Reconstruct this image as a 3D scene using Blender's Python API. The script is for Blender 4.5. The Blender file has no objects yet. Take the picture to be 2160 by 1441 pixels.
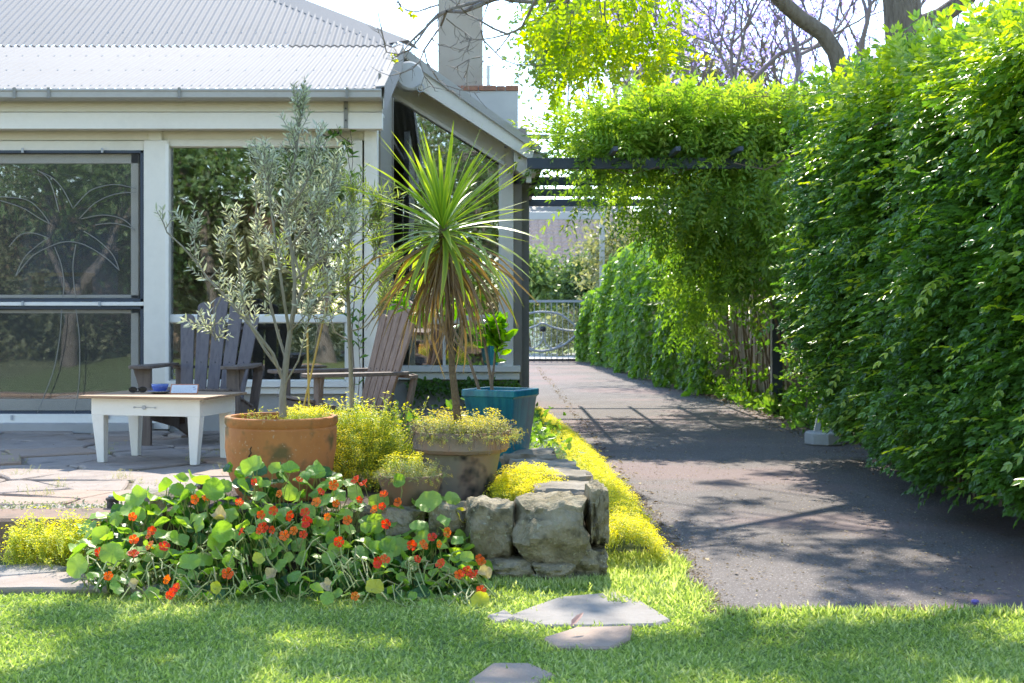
import bpy, math, random
import numpy as np
from mathutils import Vector, Matrix, noise

# ------------------------------------------------------------------ camera, light, exposure
SC = bpy.context.scene
COL = SC.collection
F, CX, CY, EYE = 3000.0, 1040.0, 660.0, 1.15
SUN = Vector((0.04, 1.0, 1.08)).normalized()        # towards the sun: high, behind the house

cam_d = bpy.data.cameras.new('camera')
cam = bpy.data.objects.new('camera', cam_d)
COL.objects.link(cam)
cam.location = (0, 0, EYE)
cam.rotation_euler = (math.pi / 2, 0, 0)
cam_d.sensor_width = 36.0
cam_d.lens = 50.0
cam_d.shift_x = 40.0 / 2160
cam_d.shift_y = -60.5 / 2160
cam_d.clip_start = 0.1
cam_d.clip_end = 2000
cam_d.dof.use_dof = True
cam_d.dof.focus_distance = 7.4
cam_d.dof.aperture_fstop = 7.5
SC.camera = cam

world = bpy.data.worlds.new('World')
SC.world = world
world.use_nodes = True
wn = world.node_tree.nodes
wl = world.node_tree.links
sky = wn.new('ShaderNodeTexSky')
sky.sky_type = 'NISHITA'
sky.sun_disc = False
sky.sun_elevation = math.asin(SUN.z)
sky.sun_rotation = math.atan2(SUN.x, SUN.y)
sky.altitude = 50
sky.air_density = 1.0
sky.dust_density = 0.0
sky.ozone_density = 2.0
wl.new(sky.outputs[0], wn['Background'].inputs[0])
wn['Background'].inputs[1].default_value = 0.15

sun_d = bpy.data.lights.new('sun', 'SUN')
sun_d.energy = 2.3
sun_d.angle = math.radians(0.6)
sun_d.color = (1.0, 0.96, 0.90)
sun = bpy.data.objects.new('sun', sun_d)
COL.objects.link(sun)
sun.rotation_euler = SUN.to_track_quat('Z', 'Y').to_euler()

SC.view_settings.view_transform = 'Standard'
SC.view_settings.look = 'None'
SC.view_settings.gamma = 1.0
SC.view_settings.use_curve_mapping = False
SC.view_settings.exposure = 1.95
SC.view_settings.use_white_balance = True
SC.view_settings.white_balance_temperature = 7000
SC.cycles.max_bounces = 8
SC.cycles.transparent_max_bounces = 24
SC.cycles.transmission_bounces = 4
SC.cycles.glossy_bounces = 4
SC.cycles.caustics_reflective = False
SC.cycles.caustics_refractive = False
SC.cycles.use_denoising = True
SC.cycles.denoising_prefilter = 'FAST'

R = random.Random(11)
rng = np.random.default_rng(11)
U = R.uniform


def P(px, py, Y):
    """point at distance Y seen along the sight line of the survey mark (px, py)"""
    return Vector(((px - CX) / F * Y, Y, EYE + (CY - py) / F * Y))


def G(px, py, z=0.0):
    """point on a level surface of height z"""
    Y = (EYE - z) * F / (py - CY)
    return Vector(((px - CX) / F * Y, Y, z))


# ------------------------------------------------------------------ tagging
def tag(o, label=None, cat=None, group=None, kind=None):
    if label: o['label'] = label
    if cat: o['category'] = cat
    if group: o['group'] = group
    if kind: o['kind'] = kind
    return o


def empty(name, loc=(0, 0, 0), rz=0.0, **k):
    o = bpy.data.objects.new(name, None)
    o.empty_display_size = 0.1
    o.location = loc
    o.rotation_euler = (0, 0, rz)
    COL.objects.link(o)
    return tag(o, **k)


def link(name, me, parent=None, **k):
    o = bpy.data.objects.new(name, me)
    COL.objects.link(o)
    if parent is not None:
        o.parent = parent
    return tag(o, **k)


# ------------------------------------------------------------------ mesh builder
class MB:
    def __init__(s):
        s.v = []; s.f = []

    def add(s, vs, fs):
        n = len(s.v)
        s.v += [tuple(v) for v in vs]
        s.f += [tuple(i + n for i in f) for f in fs]
        return s

    def box(s, x0, x1, y0, y1, z0, z1):
        vs = [(x, y, z) for z in (z0, z1) for y in (y0, y1) for x in (x0, x1)]
        return s.add(vs, [(0, 2, 3, 1), (4, 5, 7, 6), (0, 1, 5, 4), (2, 6, 7, 3), (0, 4, 6, 2), (1, 3, 7, 5)])

    def rect(s, px0, px1, py0, py1, Y, t=0.05):
        a = P(px0, py1, Y); b = P(px1, py0, Y)
        return s.box(a.x, b.x, Y, Y + t, a.z, b.z)

    def beam(s, p0, p1, w, h, up=(0, 0, 1), w1=None, h1=None):
        p0 = Vector(p0); p1 = Vector(p1); d = (p1 - p0).normalized()
        x = d.cross(Vector(up))
        if x.length < 1e-4: x = d.cross(Vector((0, 1, 0)))
        x.normalize(); z = x.cross(d)
        w1 = w if w1 is None else w1; h1 = h if h1 is None else h1
        vs = []
        for p, a, b in ((p0, w, h), (p1, w1, h1)):
            for sx, sz in ((-1, -1), (1, -1), (1, 1), (-1, 1)):
                vs.append(p + x * sx * a / 2 + z * sz * b / 2)
        return s.add(vs, [(3, 2, 1, 0), (4, 5, 6, 7), (0, 1, 5, 4), (1, 2, 6, 5), (2, 3, 7, 6), (3, 0, 4, 7)])

    def tube(s, pts, rad, n=6, cap=True):
        pts = [Vector(p) for p in pts]
        m = len(pts)
        if not hasattr(rad, '__len__'): rad = [rad] * m
        base = len(s.v); prev = None
        for i, p in enumerate(pts):
            d = (pts[min(i + 1, m - 1)] - pts[max(i - 1, 0)])
            if d.length < 1e-9: d = Vector((0, 0, 1))
            d.normalize()
            if prev is None:
                a = d.orthogonal().normalized()
            else:
                a = prev - d * prev.dot(d)
                a = a.normalized() if a.length > 1e-6 else d.orthogonal().normalized()
            prev = a; b = d.cross(a)
            for k in range(n):
                t = 2 * math.pi * k / n
                s.v.append(tuple(p + (a * math.cos(t) + b * math.sin(t)) * rad[i]))
        for i in range(m - 1):
            for k in range(n):
                k2 = (k + 1) % n
                s.f.append((base + i * n + k, base + i * n + k2, base + (i + 1) * n + k2, base + (i + 1) * n + k))
        if cap:
            s.f.append(tuple(base + k for k in reversed(range(n))))
            s.f.append(tuple(base + (m - 1) * n + k for k in range(n)))
        return s

    def lathe(s, prof, c=(0, 0, 0), n=24, closed=False, wob=0.0):
        base = len(s.v); m = len(prof)
        for i, (r, z) in enumerate(prof):
            for k in range(n):
                t = 2 * math.pi * k / n
                q = r * (1 + wob * math.sin(3 * t + i * 0.7) + wob * 0.6 * math.sin(7 * t + i))
                s.v.append((c[0] + q * math.cos(t), c[1] + q * math.sin(t), c[2] + z))
        for i in range(m - 1):
            for k in range(n):
                k2 = (k + 1) % n
                s.f.append((base + i * n + k, base + i * n + k2, base + (i + 1) * n + k2, base + (i + 1) * n + k))
        s.f.append(tuple(base + k for k in reversed(range(n))))
        s.f.append(tuple(base + (m - 1) * n + k for k in range(n)))
        return s

    def prism(s, poly, z0, z1, bev=0.0, tilt=(0, 0)):
        n = len(poly)
        cx = sum(p[0] for p in poly) / n; cy = sum(p[1] for p in poly) / n
        base = len(s.v)
        rings = [(z0, 1.0), (z1 - bev, 1.0)] + ([(z1, None)] if bev > 0 else [])
        for z, k in rings:
            for (x, y) in poly:
                if k is None:
                    d = math.hypot(x - cx, y - cy); q = max(0.3, 1 - bev * 1.3 / max(d, 1e-3))
                    x = cx + (x - cx) * q; y = cy + (y - cy) * q
                dz = 0 if z == z0 else tilt[0] * (x - cx) + tilt[1] * (y - cy)
                s.v.append((x, y, z + dz))
        for r in range(len(rings) - 1):
            for i in range(n):
                j = (i + 1) % n
                s.f.append((base + r * n + i, base + r * n + j, base + (r + 1) * n + j, base + (r + 1) * n + i))
        s.f.append(tuple(base + i for i in reversed(range(n))))
        s.f.append(tuple(base + (len(rings) - 1) * n + i for i in range(n)))
        return s

    def mesh(s, name, mat, smooth=False):
        me = bpy.data.meshes.new(name)
        me.from_pydata(s.v, [], s.f)
        if mat: me.materials.append(mat)
        if smooth:
            me.polygons.foreach_set('use_smooth', [True] * len(me.polygons))
        me.update()
        return me

    def build(s, name, mat, parent=None, smooth=False, bevel=0.0, auto=False, **k):
        me = s.mesh(name, mat, smooth or auto)
        if auto:
            sharp_edges(me, 0.6)
        o = link(name, me, parent, **k)
        if bevel > 0:
            m = o.modifiers.new('bevel', 'BEVEL'); m.width = bevel; m.segments = 2; m.limit_method = 'ANGLE'
        return o


def sharp_edges(me, ang):
    import bmesh
    bm = bmesh.new(); bm.from_mesh(me)
    for e in bm.edges:
        if len(e.link_faces) == 2 and e.calc_face_angle(0) > ang: e.smooth = False
    bm.to_mesh(me); bm.free()


def np_mesh(name, V, faces_list, mat, attrs=None, smooth=False):
    """V (N,3); faces_list: list of (M,k) int arrays"""
    me = bpy.data.meshes.new(name)
    V = np.ascontiguousarray(V, dtype=np.float32)
    me.vertices.add(len(V)); me.vertices.foreach_set('co', V.ravel())
    loops = np.concatenate([f.ravel() for f in faces_list]).astype(np.int32)
    sizes = np.concatenate([np.full(len(f), f.shape[1], dtype=np.int32) for f in faces_list])
    starts = np.concatenate(([0], np.cumsum(sizes)[:-1])).astype(np.int32)
    me.loops.add(len(loops)); me.loops.foreach_set('vertex_index', loops)
    me.polygons.add(len(sizes))
    me.polygons.foreach_set('loop_start', starts)
    me.polygons.foreach_set('loop_total', sizes)
    if smooth: me.polygons.foreach_set('use_smooth', np.ones(len(sizes), dtype=bool))
    me.update(calc_edges=True)
    for k, a in (attrs or {}).items():
        at = me.attributes.new(k, 'FLOAT', 'POINT')
        at.data.foreach_set('value', np.ascontiguousarray(a, dtype=np.float32))
    if mat: me.materials.append(mat)
    return me


def nrm(a):
    return a / np.maximum(np.linalg.norm(a, axis=-1, keepdims=True), 1e-9)


def scatter_mesh(name, T, pos, fwd, up, size, rnd, mat, smooth=False):
    """T = (verts (k,3), quads (m,4) or None, tris or None, tint (k,)) repeated at every position"""
    tv, tq, tt, tint = T
    pos = np.asarray(pos, float); n = len(pos)
    x = nrm(np.asarray(fwd, float)); y = nrm(np.cross(np.asarray(up, float), x)); z = np.cross(x, y)
    size = np.broadcast_to(np.asarray(size, float), (n,))
    V = pos[:, None, :] + size[:, None, None] * (tv[None, :, 0, None] * x[:, None] + tv[None, :, 1, None] * y[:, None] + tv[None, :, 2, None] * z[:, None])
    off = (np.arange(n) * len(tv))[:, None, None]
    fl = []
    if tq is not None and len(tq): fl.append((tq[None] + off).reshape(-1, 4))
    if tt is not None and len(tt): fl.append((tt[None] + off).reshape(-1, 3))
    return np_mesh(name, V.reshape(-1, 3), fl, mat, {'rnd': np.repeat(rnd, len(tv)), 'tint': np.tile(tint, n)}, smooth)


def merge_T(parts):
    """parts: list of (T, matrix4 or None)"""
    vs, qs, ts, ti = [], [], [], []
    n = 0
    for (T, M) in parts:
        v, q, t, c = T
        if M is not None:
            A = np.array(M); v = v @ A[:3, :3].T + A[:3, 3]
        vs.append(v); ti.append(c)
        if q is not None and len(q): qs.append(q + n)
        if t is not None and len(t): ts.append(t + n)
        n += len(v)
    return (np.concatenate(vs), np.concatenate(qs) if qs else None, np.concatenate(ts) if ts else None, np.concatenate(ti))


def T_leaf(w=0.4, fold=0.12, curl=0.1, quads=True, tip=0.0):
    """leaf of unit length along x"""
    if quads:
        v = np.array([(0, 0, 0), (.3, w / 2, fold), (.68, w * .42, fold * .7 - curl * .4), (1, 0, -curl), (.68, -w * .42, fold * .7 - curl * .4), (.3, -w / 2, fold)], float)
        return (v, np.array([(0, 1, 2, 3), (0, 3, 4, 5)])[:, ::-1].copy(), None, np.array([0, .3, .7, 1., .7, .3]) * tip)
    v = np.array([(0, 0, 0), (.45, w / 2, fold), (1, 0, -curl), (.45, -w / 2, fold)], float)
    return (v, None, np.array([(0, 2, 1), (0, 3, 2)]), np.array([0, .4, 1., .4]) * tip)


def T_pinnate(pairs=4, leaflet=0.36, w=0.42, droop=0.25, quads=True, end=True, fold=0.1, ang=52):
    """a compound leaf of unit length along x"""
    parts = []
    L = T_leaf(w * leaflet / leaflet, fold, 0.12, quads)
    def at(t): return (t, 0, -droop * t * t)
    for i in range(pairs):
        t = 0.18 + 0.75 * i / max(1, pairs - 1)
        for s in (-1, 1):
            a = math.radians(ang - 12 * t) * s
            M = Matrix.Translation(at(t)) @ Matrix.Rotation(a, 4, 'Z') @ Matrix.Rotation(math.radians(12 + 26 * t * droop), 4, 'Y') @ Matrix.Scale(leaflet * (1 - .25 * abs(t - .5)), 4)
            parts.append((L, M))
    if end:
        parts.append((L, Matrix.Translation(at(0.97)) @ Matrix.Rotation(.4, 4, 'Y') @ Matrix.Scale(leaflet, 4)))
    st = (np.array([(0, -.006, 0), (0, .006, 0), (.5, .005, -droop * .25), (.5, -.005, -droop * .25), (1, .003, -droop), (1, -.003, -droop)]), np.array([(0, 1, 2, 3), (3, 2, 4, 5)]), None, np.zeros(6))
    parts.append((st, None))
    return merge_T(parts)


# ------------------------------------------------------------------ materials
MATS = {}


def new_mat(name):
    m = bpy.data.materials.new(name); m.use_nodes = True
    MATS[name] = m
    nt = m.node_tree
    return m, nt.nodes, nt.links, nt.nodes['Principled BSDF']


def ramp(n, l, src, stops):
    r = n.new('ShaderNodeValToRGB')
    e = r.color_ramp.elements
    while len(e) < len(stops): e.new(0.5)
    for el, (p, c) in zip(e, stops):
        el.position = p; el.color = (c[0], c[1], c[2], 1)
    l.new(src, r.inputs[0])
    return r.outputs[0]


def noise_tex(n, l, scale, detail=4, rough=.55, vec=None, stretch=None):
    t = n.new('ShaderNodeTexNoise'); t.inputs['Scale'].default_value = scale
    t.inputs['Detail'].default_value = detail; t.inputs['Roughness'].default_value = rough
    if vec is None:
        tc = n.new('ShaderNodeTexCoord'); vec = tc.outputs['Object']
    if stretch:
        mp = n.new('ShaderNodeMapping'); mp.inputs['Scale'].default_value = stretch
        l.new(vec, mp.inputs[0]); vec = mp.outputs[0]
    l.new(vec, t.inputs['Vector'])
    return t.outputs['Fac']


def mixc(n, l, fac, a, b, mode='MIX'):
    m = n.new('ShaderNodeMix'); m.data_type = 'RGBA'; m.blend_type = mode
    for sock, v in ((m.inputs['Factor'], fac), (m.inputs['A'], a), (m.inputs['B'], b)):
        pass
    fa = m.inputs[0]; A = m.inputs[6]; B = m.inputs[7]
    for s, v in ((fa, fac), (A, a), (B, b)):
        if hasattr(v, 'is_linked') or hasattr(v, 'links'):
            l.new(v, s)
        elif isinstance(v, (int, float)):
            s.default_value = v
        else:
            s.default_value = (v[0], v[1], v[2], 1)
    return m.outputs[2]


def add_bump(n, l, b, h, strength=.3, dist=.01):
    bp = n.new('ShaderNodeBump'); bp.inputs['Strength'].default_value = strength
    bp.inputs['Distance'].default_value = dist
    l.new(h, bp.inputs['Height']); l.new(bp.outputs[0], b.inputs['Normal'])


def rough_mat(name, c1, c2, c3=None, scale=6, rough=.75, bump=.25, bscale=40, stretch=None, dist=.006, spec=.4, gen=False, speck=None, world=False, stain=None):
    """mottled surface: three colours in two noises, optional fine speckle and large stains"""
    m, n, l, b = new_mat(name)
    vec = None
    if world:
        g = n.new('ShaderNodeNewGeometry'); vec = g.outputs['Position']
    f = noise_tex(n, l, scale, 5, .6, vec, stretch)
    stops = [(.3, c1), (.7, c2)] if c3 is None else [(.28, c1), (.5, c2), (.74, c3)]
    col = ramp(n, l, f, stops)
    if stain:
        f2 = noise_tex(n, l, stain[1], 3, .6, vec)
        k = ramp(n, l, f2, [(stain[2], (0, 0, 0)), (stain[2] + .14, (1, 1, 1))])
        col = mixc(n, l, k, col, stain[0])
    if speck:
        f3 = noise_tex(n, l, speck[1], 2, .8, vec)
        k = ramp(n, l, f3, [(speck[2], (0, 0, 0)), (speck[2] + .05, (1, 1, 1))])
        col = mixc(n, l, k, col, speck[0])
    l.new(col, b.inputs['Base Color'])
    b.inputs['Roughness'].default_value = rough
    b.inputs['Specular IOR Level'].default_value = spec
    if bump:
        add_bump(n, l, b, noise_tex(n, l, bscale, 5, .65, vec, stretch), bump, dist)
    return m


def leaf_mat(name, dark, mid, light, tint=None, trans=.4, rough=.4, spec=.45, tcol=None, clump=3.0, veins=False):
    """leaf blade: colour runs dark-mid-light with each leaf's own number, light passes through"""
    m, n, l, b = new_mat(name)
    at = n.new('ShaderNodeAttribute'); at.attribute_name = 'rnd'
    col = ramp(n, l, at.outputs['Fac'], [(0, dark), (.5, mid), (1, light)])
    if tint is not None:
        a2 = n.new('ShaderNodeAttribute'); a2.attribute_name = 'tint'
        col = mixc(n, l, a2.outputs['Fac'], col, tint)
    l.new(col, b.inputs['Base Color'])
    b.inputs['Roughness'].default_value = rough
    b.inputs['Specular IOR Level'].default_value = spec
    tr = n.new('ShaderNodeBsdfTranslucent')
    tcm = mixc(n, l, 1.0, col, tcol or (1.0, 1.0, .5), 'MULTIPLY')
    hs = n.new('ShaderNodeHueSaturation'); hs.inputs['Value'].default_value = 1.9
    hs.inputs['Saturation'].default_value = 1.05
    l.new(tcm, hs.inputs['Color'])
    l.new(hs.outputs[0], tr.inputs[0])
    mx = n.new('ShaderNodeMixShader'); mx.inputs[0].default_value = trans
    l.new(b.outputs[0], mx.inputs[1]); l.new(tr.outputs[0], mx.inputs[2])
    l.new(mx.outputs[0], n['Material Output'].inputs[0])
    return m


def paint_mat(name, c, dirt=(.35, .32, .27), amt=.25, rough=.5, scale=3.0, spec=.45, grain=None, bump=.12):
    m, n, l, b = new_mat(name)
    f = noise_tex(n, l, scale, 6, .7)
    k = ramp(n, l, f, [(.5, (0, 0, 0)), (.9, (amt, amt, amt))])
    f2 = noise_tex(n, l, scale * 9, 4, .6, None, grain)
    c2 = mixc(n, l, f2, (c[0] * .93, c[1] * .93, c[2] * .92), (min(1, c[0] * 1.04), min(1, c[1] * 1.04), min(1, c[2] * 1.04)))
    col = mixc(n, l, k, c2, dirt)
    l.new(col, b.inputs['Base Color'])
    b.inputs['Roughness'].default_value = rough
    b.inputs['Specular IOR Level'].default_value = spec
    add_bump(n, l, b, noise_tex(n, l, 60, 3, .6, None, grain), bump, .003)
    return m


M = {}
M['white_roof'] = paint_mat('white_roof', (.235, .235, .235), (.15, .145, .13), .35, .75, 2.2, .15, (3, .3, 1), .06)
M['cream'] = paint_mat('cream_paint', (.76, .71, .61), (.42, .37, .28), .35, .55, 3.0)
M['white'] = paint_mat('white_paint', (.84, .81, .74), (.5, .47, .42), .2, .5, 4.0)
M['offwhite'] = paint_mat('offwhite_paint', (.82, .77, .68), (.46, .42, .36), .3, .5, 2.5)
M['table_white'] = paint_mat('table_white_paint', (.88, .85, .77), (.56, .5, .42), .25, .45, 6.0)
M['gutter'] = paint_mat('gutter_paint', (.44, .42, .38), (.28, .24, .19), .45, .5, 5.0)
M['render'] = rough_mat('wall_render', (.36, .35, .33), (.44, .43, .41), None, 2.5, .85, .3, 60)
M['chimney'] = rough_mat('chimney_render', (.33, .285, .23), (.41, .36, .30), (.37, .31, .25), 1.6, .85, .25, 30, stain=((.38, .24, .18), 1.1, .60))
M['parapet'] = rough_mat('parapet_render', (.46, .45, .43), (.56, .55, .53), None, 1.5, .8, .2, 25)
M['brickcap'] = rough_mat('old_brick', (.26, .10, .06), (.36, .17, .11), (.12, .08, .07), 9, .9, .4, 40)
M['navy'] = paint_mat('navy_frame', (.045, .06, .085), (.1, .1, .1), .2, .4, 3)
M['sash'] = paint_mat('taupe_sash', (.62, .58, .50), (.3, .27, .22), .25, .5, 3)
M['bronze'] = paint_mat('brown_trim', (.24, .215, .18), (.1, .09, .08), .3, .55, 3)
M['beam'] = paint_mat('pergola_blue_grey', (.055, .07, .095), (.12, .12, .12), .3, .55, 3)
M['metal'] = paint_mat('grille_metal', (.26, .25, .225), (.2, .18, .15), .3, .35, 5)
M['iron'] = paint_mat('black_iron', (.035, .037, .042), (.08, .07, .06), .3, .45, 5)
M['bluegrey_iron'] = paint_mat('weathered_iron', (.34, .37, .40), (.15, .14, .13), .3, .45, 5)
M['chair'] = rough_mat('weathered_timber', (.10, .075, .062), (.155, .115, .092), (.20, .15, .12), 3, .7, .35, 30, (14, 14, 1.2), .004)
M['chair_back'] = rough_mat('grey_stained_timber', (.105, .09, .095), (.15, .13, .135), (.18, .155, .15), 3, .65, .35, 30, (14, 14, 1.2), .004)
M['tabletop'] = rough_mat('tabletop_timber', (.26, .15, .08), (.38, .24, .14), (.46, .31, .19), 3, .6, .35, 30, (1.2, 16, 16), .004)
M['chair_sunlit'] = rough_mat('sunlit_timber', (.17, .105, .075), (.27, .17, .12), (.34, .23, .17), 3, .65, .35, 30, (14, 14, 1.2), .004)  # second chair's slats: warm sunlight put into the timber colour
M['terracotta'] = rough_mat('terracotta', (.40, .135, .04), (.52, .20, .06), (.46, .19, .085), 3.2, .8, .3, 30, stain=((.17, .115, .04), 6.5, .52), speck=((.58, .36, .22), 50, .66))
M['terracotta_old'] = rough_mat('mossy_terracotta', (.30, .15, .09), (.26, .17, .11), (.16, .13, .09), 4.5, .85, .4, 30, stain=((.07, .06, .045), 5, .56))
M['pot_grey'] = rough_mat('weathered_pot', (.20, .18, .12), (.27, .24, .18), (.36, .20, .13), 3.5, .85, .45, 28, (1, 1, .6), stain=((.04, .037, .032), 6.5, .52))
M['pot_rim'] = rough_mat('weathered_pot_rim', (.36, .19, .12), (.30, .22, .16), (.22, .20, .16), 5, .85, .4, 30)
M['soil'] = rough_mat('soil', (.05, .035, .025), (.10, .07, .05), None, 12, .95, .6, 60, dist=.02)
M['rock'] = rough_mat('boulder', (.14, .12, .06), (.27, .225, .135), (.44, .38, .27), 7, .9, 1.0, 22, dist=.035, world=True, stain=((.06, .055, .03), 9, .55), speck=((.34, .31, .20), 30, .60))
M['rock_pale'] = rough_mat('pale_capstone', (.17, .145, .105), (.27, .235, .18), (.36, .32, .26), 6, .9, .8, 26, dist=.02, world=True, stain=((.14, .12, .09), 8, .6))
M['flag'] = rough_mat('flagstone', (.22, .18, .155), (.34, .28, .235), (.29, .22, .17), 2.6, .85, .6, 22, dist=.012, world=True, stain=((.17, .15, .13), 3.3, .6), speck=((.22, .19, .16), 45, .66))
M['flag_pink'] = rough_mat('pink_flagstone', (.29, .19, .14), (.37, .27, .20), (.31, .24, .20), 3, .85, .6, 22, dist=.012, world=True, stain=((.2, .16, .13), 4, .62))
M['flag_grey'] = rough_mat('grey_flagstone', (.20, .185, .165), (.29, .265, .235), (.24, .21, .18), 5, .85, .5, 26, dist=.01, world=True, stain=((.24, .22, .2), 5, .62))
M['mortar'] = rough_mat('joint_earth', (.16, .12, .09), (.24, .19, .15), (.12, .13, .06), 9, .95, .5, 50, world=True)
M['kerb'] = rough_mat('kerb_stone', (.20, .13, .09), (.27, .18, .13), (.15, .12, .09), 6, .9, .5, 30, world=True, stain=((.08, .07, .05), 4, .58))
M['bark'] = rough_mat('bark', (.12, .095, .075), (.20, .165, .135), (.26, .22, .19), 6, .9, .9, 14, (5, 5, 1), .03)
M['bark_grey'] = rough_mat('pale_bark', (.20, .17, .13), (.29, .26, .20), (.24, .22, .15), 12, .85, .5, 40, (4, 4, 1), .006)
M['bark_far'] = rough_mat('far_bark', (.15, .12, .115), (.20, .165, .155), None, 6, .9, 0)
M['twig'] = rough_mat('twig', (.17, .14, .12), (.26, .23, .20), None, 20, .85, 0)
M['stem_green'] = rough_mat('green_stem', (.20, .28, .06), (.30, .34, .10), (.34, .26, .14), 14, .6, 0)
M['vine_stem'] = rough_mat('woody_vine', (.16, .11, .08), (.26, .19, .14), None, 20, .9, .3, 50)
M['paling'] = rough_mat('fence_paling', (.30, .22, .17), (.42, .33, .27), (.52, .43, .36), 3, .9, .5, 30, (9, 9, 1), .006)
M['concrete'] = rough_mat('concrete', (.38, .38, .37), (.48, .48, .46), None, 6, .85, .3, 50)
M['galv'] = paint_mat('galvanised', (.45, .46, .47), (.3, .3, .3), .3, .4, 5)


def asphalt():
    m, n, l, b = new_mat('asphalt')
    g = n.new('ShaderNodeNewGeometry'); vec = g.outputs['Position']
    col = ramp(n, l, noise_tex(n, l, .9, 5, .65, vec), [(.3, (.150, .128, .116)), (.55, (.205, .178, .164)), (.75, (.245, .210, .192))])
    v = n.new('ShaderNodeTexVoronoi'); v.inputs['Scale'].default_value = 110; l.new(vec, v.inputs['Vector'])
    k = ramp(n, l, v.outputs['Distance'], [(.1, (1, 1, 1)), (.5, (.45, .45, .45))])
    col = mixc(n, l, .8, col, k, 'MULTIPLY')
    sp = ramp(n, l, noise_tex(n, l, 60, 2, .8, vec), [(.61, (0, 0, 0)), (.66, (1, 1, 1))])
    col = mixc(n, l, sp, col, (.36, .33, .31))
    pat = ramp(n, l, noise_tex(n, l, .55, 3, .5, vec), [(.50, (0, 0, 0)), (.60, (.6, .6, .6))])
    col = mixc(n, l, pat, col, (.22, .145, .135))
    cr = n.new('ShaderNodeTexVoronoi'); cr.feature = 'DISTANCE_TO_EDGE'; cr.inputs['Scale'].default_value = .55
    nz = n.new('ShaderNodeTexNoise'); nz.inputs['Scale'].default_value = 1.6; nz.inputs['Detail'].default_value = 6; l.new(vec, nz.inputs['Vector'])
    mx = n.new('ShaderNodeMix'); mx.data_type = 'VECTOR'; mx.inputs[0].default_value = .3
    l.new(vec, mx.inputs[4]); l.new(nz.outputs['Color'], mx.inputs[5]); l.new(mx.outputs[1], cr.inputs['Vector'])
    ck = ramp(n, l, cr.outputs['Distance'], [(.0, (.75, .75, .75)), (.004, (1, 1, 1))])
    col = mixc(n, l, .7, col, ck, 'MULTIPLY')
    l.new(col, b.inputs['Base Color'])
    b.inputs['Roughness'].default_value = .85
    b.inputs['Specular IOR Level'].default_value = .35
    add_bump(n, l, b, v.outputs['Distance'], .35, .004)
    return m


M['asphalt'] = asphalt()
M['lawn_base'] = rough_mat('lawn_soil', (.06, .085, .022), (.10, .13, .035), (.13, .12, .06), 3.0, .95, .5, 40, world=True)
M['terrain'] = rough_mat('ground_earth', (.08, .10, .035), (.13, .13, .06), None, 1.3, .95, .2, 20, world=True)

M['glaze'] = rough_mat('teal_glaze', (.004, .09, .16), (.01, .16, .23), (.03, .26, .29), 5, .3, .2, 20, (5, 5, .5), .006, .35, stain=((.003, .035, .09), 4, .58))


def glass(name, tint=(1, 1, 1), base=.07, gain=1.0):
    m, n, l, b = new_mat(name)
    n.remove(b)
    tr = n.new('ShaderNodeBsdfTransparent'); tr.inputs[0].default_value = (*tint, 1)
    gl = n.new('ShaderNodeBsdfGlossy'); gl.inputs['Roughness'].default_value = .015
    gl.inputs[0].default_value = (.95, .97, 1, 1)
    fr = n.new('ShaderNodeFresnel'); fr.inputs[0].default_value = 1.6
    ad = n.new('ShaderNodeMath'); ad.operation = 'MULTIPLY_ADD'; ad.inputs[1].default_value = gain; ad.inputs[2].default_value = base
    ad.use_clamp = True
    l.new(fr.outputs[0], ad.inputs[0])
    # old float glass is never quite flat
    tc = n.new('ShaderNodeTexCoord')
    nz = noise_tex(n, l, 1.3, 2, .4, tc.outputs['Object'])
    bp = n.new('ShaderNodeBump'); bp.inputs['Strength'].default_value = .12; bp.inputs['Distance'].default_value = .02
    l.new(nz, bp.inputs['Height']); l.new(bp.outputs[0], gl.inputs['Normal'])
    mx = n.new('ShaderNodeMixShader')
    l.new(ad.outputs[0], mx.inputs[0]); l.new(tr.outputs[0], mx.inputs[1]); l.new(gl.outputs[0], mx.inputs[2])
    l.new(mx.outputs[0], n['Material Output'].inputs[0])
    return m


M['glass'] = glass('window_glass', (.8, .84, .82), .20, 1.4)


def screen_mat():
    m, n, l, b = new_mat('fly_screen')
    b.inputs['Base Color'].default_value = (.12, .12, .115, 1); b.inputs['Roughness'].default_value = .6
    tr = n.new('ShaderNodeBsdfTransparent')
    mx = n.new('ShaderNodeMixShader'); mx.inputs[0].default_value = .16
    l.new(tr.outputs[0], mx.inputs[1]); l.new(b.outputs[0], mx.inputs[2]); l.new(mx.outputs[0], n['Material Output'].inputs[0])
    return m


M['screen'] = screen_mat()

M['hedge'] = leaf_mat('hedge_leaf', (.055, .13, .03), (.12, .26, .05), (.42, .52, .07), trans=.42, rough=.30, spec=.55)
M['wisteria'] = leaf_mat('wisteria_leaf', (.09, .19, .04), (.19, .33, .055), (.38, .47, .09), trans=.44, rough=.42)
M['ivy'] = leaf_mat('ivy_leaf', (.08, .18, .04), (.15, .28, .05), (.32, .42, .10), trans=.45, rough=.4)
M['over_leaf'] = leaf_mat('overhang_leaf', (.16, .26, .02), (.27, .37, .03), (.46, .46, .04), trans=.58, rough=.4)
M['crown_leaf'] = leaf_mat('crown_leaf', (.03, .07, .015), (.06, .12, .02), (.12, .18, .03), trans=.4, rough=.45)
M['far_green'] = leaf_mat('far_tree_leaf', (.09, .15, .07), (.14, .22, .08), (.25, .33, .13), trans=.35, rough=.5)
M['far_olive'] = leaf_mat('far_bush_leaf', (.16, .18, .10), (.25, .26, .15), (.38, .37, .24), trans=.35, rough=.5)
M['jacaranda'] = leaf_mat('jacaranda_blossom', (.34, .28, .62), (.46, .40, .72), (.62, .55, .80), trans=.5, rough=.6, tcol=(.9, .85, 1))
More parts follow.
